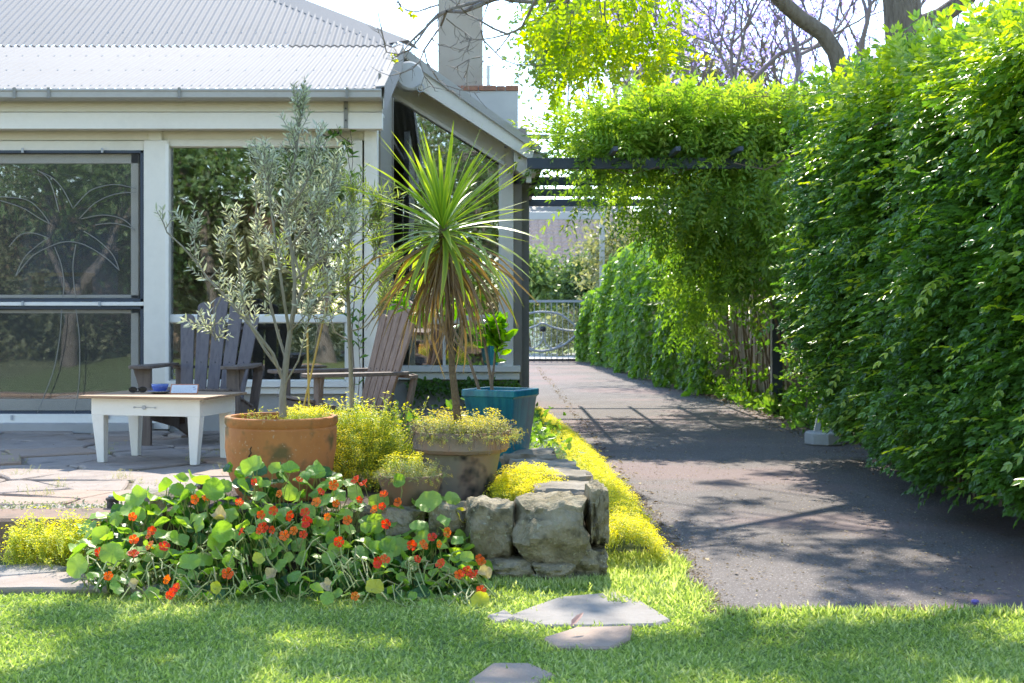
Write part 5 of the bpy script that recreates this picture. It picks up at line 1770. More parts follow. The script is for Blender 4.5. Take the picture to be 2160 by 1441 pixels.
# in the cordyline pot
s1 = plant_root('sedum', pot2.location + Vector((0, 0, .34)), 'pale sedum with yellow heads and dry roots round the cordyline stem in the grey pot', 'plant', 'sedum clumps')
z_ = pot2.location.z + (Rz(908, YQ) - .24)
r = 103 / F * YQ
p = disc(900, pot2.location.x, pot2.location.y, r * .98, z_ - .015)
sedum(s1, p, (.035, .075), M['sedum_pale'], .45)
tall = disc(120, pot2.location.x, pot2.location.y, r * .9, z_); sedum(s1, tall, (.06, .10), M['sedum_pale'], .8)
p = disc(260, pot2.location.x + .03, pot2.location.y - .02, r * 1.04, z_ - .02, .75); o_ = nrm(p - np.array(pot2.location)); o_[:, 2] = -.9
sedum(s1, p, (.03, .06), M['sedum_pale'], .3, o_, lean=.5)
rn_ = []
for i in range(220):
    a = U(0, 6.28); q = r * U(.75, 1.02); c = Vector((pot2.location.x + q * math.cos(a), pot2.location.y + q * math.sin(a), z_ + U(-.01, .03)))
    rn_.append((c, c + Vector((math.cos(a) * U(.0, .07), math.sin(a) * U(0, .07), U(-.10, .02))), U(0, .03)))
runners(s1, rn_, M['litter_stem'] if 'litter_stem' in M else M['vine_stem'])
# in the small pot
s2 = plant_root('sedum', pot3.location + Vector((0, 0, .2)), 'feathery pale green sedum spilling from the small brown bowl', 'plant', 'sedum clumps')
z_ = pot3.location.z + (Rz(1000, YS) - .235); r = 68 / F * YS
sedum(s2, disc(560, pot3.location.x, pot3.location.y, r * .98, z_ - .02), (.025, .05), M['sedum_pale'], .12)
sedum(s2, disc(80, pot3.location.x, pot3.location.y, r * .8, z_), (.045, .08), M['sedum_pale'], .25)
sedum(s2, disc(60, pot3.location.x - .05, pot3.location.y + .08, r * .7, z_ ), (.05, .085), M['sedum'], .9)
p = disc(150, pot3.location.x, pot3.location.y, r * 1.03, z_ - .01, .8); o_ = nrm(p - np.array(pot3.location)); o_[:, 2] = -.9
sedum(s2, p, (.03, .05), M['sedum_pale'], .3, o_, lean=.5)
# on the terracotta pot's rim
s3 = plant_root('sedum', pot1.location + Vector((.1, 0, .35)), 'bright yellow sedum on the soil of the big terracotta pot', 'plant', 'sedum clumps')
z_ = pot1.location.z + (Rz(877, YP) - .25) * .9
sedum(s3, disc(260, pot1.location.x + .12, pot1.location.y + .05, .11, z_), (.04, .08), M['sedum'], .75)
sedum(s3, disc(50, pot1.location.x - .05, pot1.location.y, .17, z_), (.03, .06), M['sedum'], .5)
# big mound between the pots
s4 = plant_root('sedum', (X(765, 7.5), 7.5, .25), 'big mounded bush of yellow-flowered sedum between the terracotta and grey pots', 'plant', 'sedum clumps')
n = 3900
d = nrm(rng.normal(size=(n, 3))); d[:, 2] = np.abs(d[:, 2]) * 1.05 - .12
c = np.array([X(762, 7.45), 7.45, .28])
rad = np.array([.33, .28, .34]) * (1 + .13 * lnoise(d * 4, 1.6, 2)[:, None])
p = c + d * rad * rng.uniform(.62, 1.0, (n, 1))
p[:, 2] = np.clip(p[:, 2], .22, 9)
sedum(s4, p, (.05, .085), M['sedum'], .62, d * .8, age_tone=.35)
p = c + np.array([0, 0, .28]) + rng.normal(size=(60, 3)) * np.array([.18, .1, .02]); sedum(s4, p, (.10, .15), M['sedum'], .3)
rn_ = []
for i in range(240):
    d_ = Vector((U(-1, 1), U(-1, .1), U(-.4, .7))).normalized(); e = Vector(c) + Vector((d_.x * .3, d_.y * .26, d_.z * .3)); rn_.append((Vector(c) + d_ * .08, e, U(-.03, .03)))
runners(s4, rn_, M['stem_green'])
p = c + np.array([-.32, .0, .22]) + rng.normal(size=(500, 3)) * np.array([.09, .06, .035]); sedum(s4, p, (.05, .08), M['sedum'], .6)
# yellow cushion on the bed beside the square planter
s5 = plant_root('sedum', (X(1115, 6.9), 6.9, .25), 'dense bright yellow sedum cushion on the bed behind the large boulder', 'plant', 'sedum clumps')
n = 2600
a = rng.uniform(0, 6.283, n); q = np.sqrt(rng.random(n))
p = np.stack([X(1118, 6.8) + .185 * q * np.cos(a), 6.86 + .34 * q * np.sin(a), .25 + .11 * (1 - q ** 2) * rng.random(n)], 1)
sedum(s5, p, (.05, .085), M['sedum'], .85, age_tone=.7)
# the strip between the bed and the drive
s6 = plant_root('sedum', (.62, 9, 0), 'long drift of yellow stonecrop along the driveway edge beside the bed', 'plant', 'sedum clumps')
n = 8200
y = 6.42 + (14.6 - 6.42) * rng.random(n) ** 1.15
lx = np.interp(y, [6.5, 7.2, 8.2, 9.5, 12, 14.6], [.52, .50, .46, .42, .40, .34]); rx = np.interp(y, [6.5, 7.2, 8.2, 9.5, 12, 14.6], [.78, .80, .83, .82, .76, .56])
t = rng.random(n); x = lx + (rx - lx) * t
p = np.stack([x, y, .02 + .13 * (1 - (2 * t - .8) ** 2).clip(0, 1) * (.55 + .45 * rng.random(n))], 1)
sedum(s6, p, (.045, .08), M['sedum'], .86, age_tone=.75)
# bottom left: clump against the kerb
s7 = plant_root('sedum', G(110, 1190), 'yellow sedum clump at the foot of the kerb at far left', 'plant', 'sedum clumps')
n = 900
p = np.stack([np.clip(rng.normal(X(115, 6.45), .17, n), X(45, 6.45), X(190, 6.45)), rng.normal(6.42, .08, n), rng.uniform(0, .12, n)], 1)
sedum(s7, p, (.05, .10), M['sedum'], .5, age_tone=.7)
for (px, py, w, n, sz) in ((80, 1145, 20, 60, (.06, .11)), (150, 1140, 18, 60, (.07, .12))):
    p = np.stack([rng.normal(X(px, 6.5), .03, n), rng.normal(6.5, .03, n), rng.uniform(.02, .16, n)], 1); sedum(s7, p, sz, M['sedum'], .7, age_tone=.8)

# leafy green plants by the drive behind the planter
gw = plant_root('ground_plants', (.42, 9.3, .1), 'mixed low green leafy plants between the teal planter and the yellow drift', 'plant')
n = 2600
y = rng.uniform(8.3, 14.5, n); x = np.interp(y, [8.3, 10, 14.5], [.28, .34, .22]) + rng.normal(0, .08, n); z = .12 + np.abs(rng.normal(0, .09, n))
add_leaves(gw, T_L4, np.stack([x, y, z], 1), unit(n, .3), unit(n, 1.2), rng.uniform(.03, .075, n), rng.random(n), M['ivy'])
n = 900
p = np.stack([rng.uniform(.1, .42, n), rng.uniform(7.9, 9.0, n), rng.uniform(.24, .32, n)], 1); add_leaves(gw, T_L2, p, unit(n, .6), unit(n, 1), rng.uniform(.02, .04, n), rng.random(n), M['clover'])

# silvery ground cover on the patio edge
cl = plant_root('ground_cover', G(100, 1085, .17), 'low silvery ground cover growing along the patio edge behind the kerb', 'plant')
n = 2600
x = rng.uniform(-3.6, -1.35, n); y = 7.08 + rng.normal(0, .07, n); z = .165 + np.abs(rng.normal(0, .018, n))
dens = (x > X(330, 7) - .0) | (rng.random(n) < np.interp(x, [-3.6, -2.2, -1.7], [.75, .55, 1.0]))
p = np.stack([x, y, z], 1)[dens]; add_leaves(cl, T_L2, p, unit(len(p), .4), unit(len(p), 1), rng.uniform(.012, .028, len(p)), rng.random(len(p)), M['clover'])
wd = plant_root('patio_weeds', (-1.6, 8, .16), 'small weeds sprouting from the joints of the patio paving', 'weeds')
P2 = []
for i in range(42):
    cx, cy = U(-3.5, -.9), U(7.3, 10.6); k = R.randint(6, 22)
    P2.append(np.stack([rng.normal(cx, .03, k), rng.normal(cy, .02, k), np.full(k, .155)], 1))
P2.append(np.stack([rng.normal(X(440, 7.2), .12, 120), rng.normal(7.2, .07, 120), rng.uniform(.16, .22, 120)], 1))
P2 = np.concatenate(P2); sedum(wd, P2, (.02, .055), M['sedum_pale'], .12)

# ================================================================== OLIVE TREE AND ITS NEIGHBOUR
def limb_tree(root, limbs, twig_n, T, leafmat, leaf_len, Yc, barkm, jitter=.25, leaf_gap=.022, seedlabel=None, twlen=(.10, .26), droop=0.0, up=.45, fork=True, min_t=0.25, rscale=1.0, agem=.5):
    L = root.location; mb = MB(); tw = MB()
    LP, LF, LU, LS = [], [], [], []
    for (pts, r, dens) in limbs:
        pp = []
        for i, q in enumerate(pts):
            yy = Yc + (q[2] if len(q) > 2 else 0)
            pp.append(P(q[0], q[1], yy) - L)
        mb.tube(pp, [r * (1 - .65 * i / (len(pp) - 1)) * rscale for i in range(len(pp))], 8, False)
        length = sum((pp[i + 1] - pp[i]).length for i in range(len(pp) - 1))
        for k in range(int(dens * twig_n * length)):
            t = (min_t + (1 - min_t) * R.random() ** .8) * (len(pp) - 1); i = min(int(t), len(pp) - 2); f = t - i
            p0 = pp[i].lerp(pp[i + 1], f); dl = (pp[i + 1] - pp[i]).normalized()
            d = (dl * .7 + Vector((U(-1, 1), U(-1, 1), U(-.5, .8))) * .85 + Vector((0, 0, up))).normalized()
            Lt = U(*twlen) * (1.15 - .4 * t / (len(pp) - 1)); m = 5
            q = [p0]; p = p0; dd = d
            for s in range(m):
                dd = (dd + Vector((U(-.25, .25), U(-.25, .25), U(-.1, .25) - droop))).normalized(); p = p + dd * Lt / m; q.append(p)
            tw.tube(q, [.0032, .0028, .0024, .002, .0016, .001], 3, False)
            nl = int(Lt / leaf_gap)
            for s in range(nl):
                tt = (.15 + .85 * s / nl) * m; a = min(int(tt), m - 1); pt = q[a].lerp(q[a + 1], tt - a); dr = (q[a + 1] - q[a]).normalized()
                for sg in (-1, 1):
                    sd = dr.orthogonal(); sd.rotate(Matrix.Rotation(s * 1.57 + U(-.4, .4) + (math.pi if sg > 0 else 0), 3, dr))
                    v = (dr * .75 + sd.normalized() * .75).normalized()
                    LP.append(tuple(pt)); LF.append(tuple(v)); LU.append(tuple(dr)); LS.append(leaf_len * U(.6, 1.15))
    mb.build('limbs', barkm, root, smooth=True)
    tw.build('twigs', barkm, root, kind='stuff')
    n = len(LP)
    me = scatter_mesh('leaves', T, np.array(LP), np.array(LF), np.array(LU) + rng.normal(size=(n, 3)) * .5, np.array(LS), np.clip(rng.normal(agem, .25, n), 0, 1), leafmat)
    link('leaves', me, root, kind='stuff')
    print(root.name, 'leaves', n)


ol = plant_root('olive_tree', (X(597, 6.95), 6.95, .60), 'silvery olive tree with a thin grey trunk growing from the terracotta pot', 'tree')
A = 1.0
trunk = [(597, 880), (596, 830), (604, 760), (612, 700), (620, 650), (622, 590), (614, 520), (600, 450), (610, 390), (625, 320), (632, 260), (635, 215)]
limbs = [(trunk[:7], .019, .0), (trunk[5:], .010, 1.5),
         ([(620, 660), (640, 600, .03), (655, 540, .06), (670, 480, .08), (690, 420, .1), (700, 370, .1)], .010, 1.1),
         ([(596, 800), (575, 745, -.05), (540, 700, -.1), (500, 655, -.12), (470, 620, -.12), (440, 590, -.1), (415, 555, -.1), (385, 520, -.1), (352, 490, -.1), (345, 470, -.1)], .009, .40),
         ([(598, 790), (560, 740, .0), (530, 690, .02), (515, 640, 0), (505, 580, 0), (500, 520, 0), (490, 460, 0)], .008, .55),
         ([(470, 620, -.12), (455, 650, -.1), (452, 690, -.1), (455, 720, -.1), (447, 700, -.1)], .004, .8),
         ([(415, 555, -.1), (410, 510, -.08), (400, 480, -.1)], .004, 1.0), ([(440, 590, -.1), (470, 560, -.1), (478, 520, -.1)], .004, .8),
         ([(604, 760), (585, 700, .05), (570, 640, .06), (560, 580, .08), (548, 520, .1), (540, 450, .1), (545, 390, .1)], .008, .75),
         ([(610, 700), (600, 640, -.08), (590, 570, -.1), (580, 500, -.12), (570, 430, -.1), (565, 370, -.1), (560, 330, -.1)], .008, .95),
         ([(614, 520), (650, 470, -.1), (680, 430, -.12), (700, 400, -.12), (712, 350, -.1)], .007, 1.25), ([(600, 450), (570, 410, .05), (550, 370, .05), (535, 340, .05)], .006, 1.2),
         ([(622, 590), (660, 560, -.05), (700, 530, -.08), (740, 500, -.1), (775, 470, -.1)], .007, .95), ([(620, 640), (650, 610, .1), (690, 590, .12), (730, 580, .12)], .005, .8),
         ([(612, 700), (640, 670, -.1), (655, 650, -.1), (670, 690, -.1), (665, 720, -.1)], .004, .6), ([(596, 820), (630, 760, -.05), (645, 700, -.08), (655, 660, -.1), (680, 620, -.1), (700, 600, -.1)], .005, .45),
         ([(640, 600), (620, 540, .1), (625, 460, .12), (640, 400, .12)], .006, 1.3), ([(655, 540), (690, 500, .1), (730, 460, .12)], .006, 1.2), ([(600, 450), (640, 400, -.12), (660, 350, -.12), (668, 310, -.1)], .006, 1.3)]
limb_tree(ol, limbs, 37, T_leaf(.22, .04, .10, True), M['olive'], .044, 6.95, M['bark_grey'], twlen=(.09, .22))

wl_ = plant_root('willow_leaved_shrub', (X(741, 7.35), 7.35, .3), 'slender narrow-leaved shrub with one straight stem between the olive and the cordyline', 'shrub')
limbs = [([(742, 860), (740, 780), (737, 700), (735, 640), (733, 580), (735, 520), (742, 460), (748, 410)], .013, .75),
         ([(736, 640), (700, 610), (660, 600), (620, 580), (590, 560)], .005, .7), ([(735, 600), (765, 570), (790, 540), (805, 500), (800, 450)], .006, 1.15),
         ([(735, 560), (710, 520), (690, 480), (680, 440)], .005, 1.0), ([(737, 700), (770, 690), (800, 660), (825, 640)], .004, .9), ([(735, 530), (770, 500), (790, 460), (800, 420)], .005, 1.2),
         ([(738, 720), (705, 700), (690, 640), (650, 620)], .004, .6), ([(734, 600), (770, 610), (800, 590), (830, 570)], .004, 1.0)]
limb_tree(wl_, limbs, 40, T_leaf(.13, .02, .15, True), M['willow'], .060, 7.35, M['bark_grey'], twlen=(.10, .24), min_t=.3)

# yellow bamboo canes and vine against the wall
cane = plant_root('bamboo_stake', G(650, 900, .2), 'yellow cane stake crossing behind the olive trunk', 'stake')
mb = MB(); rt = cane.location
for a, b in (((640, 860), (690, 640)), ((652, 870), (648, 690)), ((700, 612), (640, 620))):
    mb.tube([P(*a, 7.6) - rt, P(*b, 7.6) - rt], .006, 6)
mb.build('cane', rough_mat('cane', (.38, .27, .08), (.5, .36, .12), None, 8, .6, 0), cane)
cane['label'] = 'yellow cane stakes tied into a small frame behind the olive trunk'
cane.name = 'cane_frame'

pv = plant_root('passionfruit_vine', P(745, 900, 11.9), 'dark green creeper climbing the white post beside the corner of the house', 'vine')
limbs = [([(742, 900), (748, 800), (742, 700), (750, 600), (741, 520), (744, 450), (738, 400), (744, 340), (741, 290), (738, 276)], .006, .55), ([(738, 300), (715, 285), (690, 290)], .005, 1.6), ([(752, 880), (760, 780), (755, 700), (762, 640)], .004, .5),
         ([(741, 370), (735, 340), (733, 310)], .004, 1.4)]
limb_tree(pv, limbs, 16, T_leaf(.42, .05, .2, True), M['ivy'], .085, 11.9, M['vine_stem'], twlen=(.06, .16), leaf_gap=.05, min_t=.0, agem=.1)
mb = MB(); c = P(726, 340, 11.88) - pv.location; mb.lathe([(.004, -.035), (.022, -.022), (.027, 0), (.02, .024), (.004, .034)], tuple(c), 10); mb.build('fruit', M['sedum'] and rough_mat('green_fruit', (.16, .2, .05), (.22, .27, .07), None, 6, .4, 0), pv, smooth=True)

# lemon in the teal planter
lm = plant_root('lemon_plant', pot4.location + Vector((0, 0, .4)), 'young plant with glossy bright green leaves on thin stems in the teal planter', 'plant')
limbs = [([(1040, 835), (1032, 780), (1022, 720), (1010, 680), (985, 640), (960, 620)], .010, 1.0), ([(1035, 835), (1040, 790), (1045, 740), (1042, 700), (1052, 690)], .008, 2.6), ([(1015, 835), (990, 760), (960, 700), (930, 650), (900, 620), (880, 610)], .009, 1.0),
         ([(985, 745), (940, 700), (900, 690), (860, 660), (848, 640)], .006, .9), ([(1010, 680), (1000, 640), (975, 600), (950, 590)], .006, .9), ([(1044, 760), (1050, 730), (1045, 700)], .006, 3.0)]
limb_tree(lm, limbs, 17, T_leaf(.46, .06, .15, True), M['lemon'], .095, 8.0, M['vine_stem'], twlen=(.07, .16), leaf_gap=.042, min_t=.3, agem=.6)
# small creeper under the sill and pot plants
cp = plant_root('wall_creeper', P(960, 806, 14.7), 'dark creeper growing along the base of the wall under the right window sill', 'creeper')
n = 700
x = rng.uniform(X(860, 14.7), X(1095, 14.7), n); z = Z(803, 14.7) - np.abs(rng.normal(0, .09, n)); y = 14.72 - np.abs(rng.normal(0, .05, n))
add_leaves(cp, T_L4, np.stack([x, y, z], 1), unit(n, -.4), unit(n, .5, np.tile([0, -1, 0], (n, 1)), .5), rng.uniform(.03, .07, n), rng.random(n) * .4, M['ivy'])
fern = plant_root('dark_shrub', G(880, 905, .16), 'dark leafy plant in the shade below the window behind the bed', 'plant')
n = 700
p = np.stack([rng.normal(X(870, 9.2), .22, n), rng.normal(9.3, .2, n), .2 + np.abs(rng.normal(0, .12, n))], 1)
add_leaves(fern, T_L4, p, unit(n, .5), unit(n, 1), rng.uniform(.04, .09, n), rng.random(n) * .5, M['ivy'])

# ================================================================== CORDYLINE
cd = plant_root('cordyline', (X(968, 6.92), 6.92, .58), 'spiky cordyline with a skirt of dry brown leaves in the grey pot', 'plant')
mb = MB(); st_ = [(968, 915), (962, 850), (955, 780), (950, 700), (944, 620), (938, 550), (934, 490), (933, 460)]
mb.tube([P(x, y, 6.92) - cd.location for x, y in st_], [.022, .018, .016, .015, .015, .018, .022, .016], 12, True)
mb.v = [(x + .004 * math.sin(z * 190), y + .004 * math.cos(z * 170), z) for x, y, z in mb.v]
mb.build('trunk', rough_mat('cordyline_bark', (.09, .06, .035), (.16, .11, .065), (.21, .16, .10), 20, .9, .8, 60, (1, 1, 3), .01), cd, smooth=True)


def sword(L, W, droop, fold, seed, twist=0.0, kink=0.0, nseg=10):
    """long blade along x, drooping in -z; 'tint' rises towards margins and tip"""
    vs = []; ti = []; p = Vector((0, 0, 0)); a = 0.0
    for i in range(nseg + 1):
        t = i / nseg
        w = W * (min(1, .35 + t * 3.2) if t < .25 else 1.0) * (1 - max(0, (t - .45) / .55) ** 1.7) / 2 + .0008
        k = t * droop + (kink if t > .55 else 0)
        tw = twist * t
        c, s = math.cos(tw), math.sin(tw)
        for q in (-1, -.72, 0, .72, 1):
            yy = q * w; zz = fold * abs(q) * w
            y2 = yy * c - zz * s; z2 = yy * s + zz * c
            vs.append((p.x + z2 * math.sin(k), y2, p.z + z2 * math.cos(k))); ti.append((.85 if abs(q) == 1 else (.35 if abs(q) > .5 else .0)) * .9 + .7 * t ** 3)
        p = p + Vector((math.cos(k), 0, -math.sin(k))) * L / nseg
    fs = [(i * 5 + j, (i + 1) * 5 + j, (i + 1) * 5 + j + 1, i * 5 + j + 1) for i in range(nseg) for j in range(4)]
    return vs, fs, ti


def sword_mesh(name, mat, *a, **k):
    vs, fs, ti = sword(*a, **k)
    me = bpy.data.meshes.new(name); me.from_pydata([tuple(v) for v in vs], [], fs); me.materials.append(mat)
    at = me.attributes.new('tint', 'FLOAT', 'POINT'); at.data.foreach_set('value', [min(1, v) for v in ti])
    me.polygons.foreach_set('use_smooth', [True] * len(me.polygons)); me.update()
    return me


stiff = [sword_mesh('leaf', M['sword'], .53, .020, d, .30, 0, twist=tw) for d, tw in ((.05, .2), (.18, -.3), (.32, .3), (.5, 0))]
soft = [sword_mesh('leaf', M['sword'], .54, .030, d, .22, 0, twist=tw) for d, tw in ((.9, .3), (1.2, -.3), (.7, .5))]
dry = [sword_mesh('dry_leaf', M['sword_dry'], .46, .010, d, .6, 0, twist=tw, kink=kk) for d, tw, kk in ((.55, 1.5, 0), (.9, 2.5, .1), (.3, 2.0, .25), (.7, -1.8, 0))]
HEAD = P(934, 468, 6.92) - cd.location


def put(me, base, az, el, sc, roll=0.0, name='leaf'):
    o = link(name, me, cd)
    o.location = base
    o.rotation_euler = (Matrix.Rotation(az, 3, 'Z') @ Matrix.Rotation(-el, 3, 'Y') @ Matrix.Rotation(roll, 3, 'X')).to_euler()
    o.scale = (sc, U(.85, 1.1) * sc ** .3, sc)
    return o


GA = 2.39996
for i in range(104):
    t = i / 103
    el = math.radians(82 - 108 * t ** .85 + U(-7, 7)); az = i * GA + U(-.2, .2)
    me = R.choice(stiff if t < .62 else (stiff[2:] + soft) if t < .8 else soft)
    base = HEAD + Vector((0, 0, .02 - .11 * t)) + Vector((math.cos(az), math.sin(az), 0)) * .012
    put(me, base, az, el, U(.80, 1.02) * (.72 if t < .06 else 1) * (1.08 if t > .75 else 1), U(-.3, .3))
for i in range(120):
    t = i / 119; az = i * GA + U(-.3, .3); el = math.radians(-20 - 50 * t + U(-14, 14))
    base = HEAD + Vector((.0, 0, -.09 - .16 * t)) + Vector((math.cos(az), math.sin(az), 0)) * .02
    put(R.choice(dry), base, az, el, U(.8, 1.2), U(-.6, .6), 'dry_leaf')

# ================================================================== NASTURTIUMS
nas = plant_root('nasturtiums', (X(600, 5.9), 5.9, 0), 'sprawling nasturtium patch with round leaves and orange-red flowers in front of the pots', 'flowers')
NL = nas.location


def nast_leaf(seed, wav=.10, cup=.16, fold=0.0):
    rr = random.Random(seed); n = 20; vs = [(0, 0, 0)]; fs = []
    ph = rr.uniform(0, 6.28)
    for ring_, q in ((1, .5), (2, 1.0)):
        for k in range(n):
            t = 2 * math.pi * k / n
            rad = q * (1 + (.05 * math.cos(5 * t + ph) + .045 * math.cos(9 * t) * 1) * (1 if ring_ == 2 else .3))
            z = cup * q * q + wav * q * q * math.sin(3 * t + ph) + .05 * q * math.sin(7 * t + ph)
            x, y = rad * math.cos(t), rad * math.sin(t)
            z += fold * abs(y) * q
            vs.append((x * .5, y * .5, z * .5))
    for k in range(n):
        k2 = (k + 1) % n
        fs.append((0, 1 + k, 1 + k2)); fs.append((1 + k, 1 + n + k, 1 + n + k2, 1 + k2))
    return vs, fs


leaf_me = []
for s, (wv, cu, fo) in enumerate(((.10, .14, 0), (.16, .05, 0), (.08, -.18, 0), (.20, .10, .25), (.12, .25, .5), (.18, -.1, -.25))):
    vs, fs = nast_leaf(s, wv, cu, fo)
    mb = MB(); mb.add(vs, fs)
    leaf_me.append(mb.mesh('leaf', M['nast'], True))
yel_me = []; dry_me = []
for s in range(2):
    vs, fs = nast_leaf(20 + s, .15, .1, .3); mb = MB(); mb.add(vs, fs); yel_me.append(mb.mesh('leaf', M['nast_yellow'], True))
    vs, fs = nast_leaf(30 + s, .35, .3, .9); mb = MB(); mb.add(vs, fs); dry_me.append(mb.mesh('leaf', M['nast_dry'], True))

OUTX = [150, 190, 240, 290, 350, 420, 480, 540, 600, 660, 720, 780, 850, 920, 980, 1030]
OUTT = [1140, 1095, 1060, 1038, 1025, 1000, 985, 968, 975, 985, 1005, 1055, 1075, 1048, 1080, 1150]
def top_at(px): return float(np.interp(px, OUTX, OUTT))
def bot_at(px): return float(np.interp(px, [150, 300, 600, 1030], [1225, 1262, 1272, 1278]))


def npos(px, v):
    """v 0 top .. 1 bottom of the mound"""
    py = top_at(px) + (bot_at(px) - top_at(px)) * v
    Y = 6.42 - .82 * v ** 1.0 + .08 * noise.noise(Vector((px * .012, v * 3, 0)))
    p = P(px, py, Y)
    return p


stems = MB(); placed = []
def put_leaf(p, size, me, tiltup=.5, yaw=None, facing=None, stem=True):
    nrmv = (facing or Vector((U(-.6, .6), U(-.8, .35), U(.3, 1.1)))).normalized()
    q = nrmv.to_track_quat('Z', 'Y'); 
    o = link('leaf', me, nas)
    o.location = p - NL
    o.rotation_mode = 'QUATERNION'
    from mathutils import Quaternion
    o.rotation_quaternion = q @ Quaternion((0, 0, 1), U(0, 6.28))
    o.scale = (size, size * U(.85, 1.05), size)
    if stem:
        a = p - NL; b = a + Vector((U(-.05, .05), U(.0, .10), -U(.08, .22)))
        b.z = max(b.z, .01)
        m = (a + b) / 2 + Vector((U(-.02, .02), -.01, U(-.01, .02)))
        stems.tube([a, m, b], [.0022, .0026, .003], 4, False)


cntl = 0
tries = 0
while cntl < 276 and tries < 9000:
    tries += 1
    px = U(155, 1035); v = R.random() ** 1.15
    if v > .72 and R.random() < .62: continue
    p = npos(px, v)
    size = U(.052, .092) * (1.15 if px < 520 else 1.0) * (1.12 - .45 * v)
    if any((p - q).length < (size + s2) * .30 for q, s2 in placed): continue
    placed.append((p, size)); cntl += 1
    put_leaf(p, size, R.choice(leaf_me))
# individual leaves one can point to
for (px, py, s, me, f) in ((533, 984, .125, leaf_me[3], (-.3, -1, .25)), (612, 996, .10, leaf_me[4], (.2, -.5, 1)), (668, 996, .09, leaf_me[3], (-.1, -.7, .8)), (290, 1050, .125, leaf_me[3], (-.5, -1, .4)), (448, 1040, .12, leaf_me[4], (.3, -1, .5)),
                           (905, 1060, .145, leaf_me[0], (.1, -1, .8)), (790, 720 + 520, .085, yel_me[0], (0, -1, .4)), (1014, 1268, .085, yel_me[1], (0, -1, .3)), (955, 1050, .09, leaf_me[2], (.4, -1, .4)), (970, 1088, .085, yel_me[1], (.7, -.8, .2)),
                           (165, 1195, .13, leaf_me[0], (-.2, -1, .2)), (237, 1168, .12, leaf_me[2], (.2, -1, .5)), (467, 1125, .115, leaf_me[4], (.2, -1, .2)), (455, 1240, .06, yel_me[0], (.2, -1, .2)), (575, 1215, .06, dry_me[0], (0, -1, .4)), (690, 1238, .06, dry_me[1], (0, -1, .4)),
                           (1018, 1213, .07, dry_me[1], (.6, -1, .2)), (460, 1095, .08, dry_me[0], (0, -.6, .9)), (690, 1262, .065, leaf_me[1], (0, -1, .3)), (1029, 1150, .06, leaf_me[3], (.6, -1, .3)), (285, 1235, .05, dry_me[0], (0, -1, .5)), (545, 1180, .06, yel_me[1], (.3, -1, .6)), (400, 1185, .10, leaf_me[1], (-.2, -1, .3)), (845, 1015, .075, leaf_me[4], (-.5, -1, 0)), (935, 1100, .08, leaf_me[3], (.2, -.8, .7)), (965, 1140, .075, leaf_me[1], (-.2, -.8, .5)), (1000, 1135, .06, leaf_me[4], (.4, -.8, .6)), (880, 1105, .085, leaf_me[2], (-.3, -.8, .8)), (985, 1175, .07, leaf_me[0], (.1, -1, .5))):
    v = (py - top_at(px)) / (bot_at(px) - top_at(px)); v = min(1.05, max(-.05, v)); Y = 6.30 - .80 * v
    put_leaf(P(px, py, Y), s * .86, me, facing=Vector(f) + Vector((U(-.3, .3), U(0, .35), U(.1, .5))))
# creeping stems at the foot and over the mound
for i in range(150):
    px = U(170, 1030); v = U(.55, 1.05); a = npos(px, v) - NL; b = npos(px + U(-60, 60), min(1.08, v + U(-.3, .25))) - NL
    a.z = max(a.z, .012); b.z = max(b.z, .012)
    m = (a + b) / 2 + Vector((0, U(-.05, .02), U(-.02, .05)))
    stems.tube([a, a.lerp(m, .5) + Vector((U(-.01, .01), 0, U(0, .02))), m, b], [.0035, .0035, .003, .0025], 4, False)
for i in range(420):
    px = U(170, 1030); v = U(.2, .95); a = npos(px, v) - NL + Vector((0, .05, 0)); b = a + Vector((U(-.05, .05), U(0, .1), -U(.08, .2))); b.z = max(b.z, .0)
    stems.tube([a, (a + b) / 2 + Vector((U(-.02, .02), 0, 0)), b], .0022, 3, False)
stems.build('stems', M['stem_green'], nas, kind='stuff')
# smaller leaves in the depth of the patch, joined
lv, lf = nast_leaf(50, .12, .1, .1)
Tn = (np.array(lv), np.array([f for f in lf if len(f) == 4]), np.array([f for f in lf if len(f) == 3]), np.zeros(len(lv)))
n = 620; pos = []
for i in range(n):
    px = U(165, 1025); v = R.random() ** .8; p = npos(px, v); pos.append(tuple(p + Vector((0, U(.05, .22), -U(.0, .05)))))
pos = np.array(pos); pos[:, 2] = np.maximum(pos[:, 2], .02)
add_leaves(nas, Tn, pos, rng.normal(size=(n, 3)), unit(n, .7, np.tile([0, -.5, 0], (n, 1)), .5), rng.uniform(.04, .075, n), np.clip(rng.normal(.35, .25, n), 0, 1), leaf_mat('small_nasturtium_leaf', (.03, .10, .02), (.065, .165, .03), (.13, .25, .05), trans=.35), 'small_leaves', True)


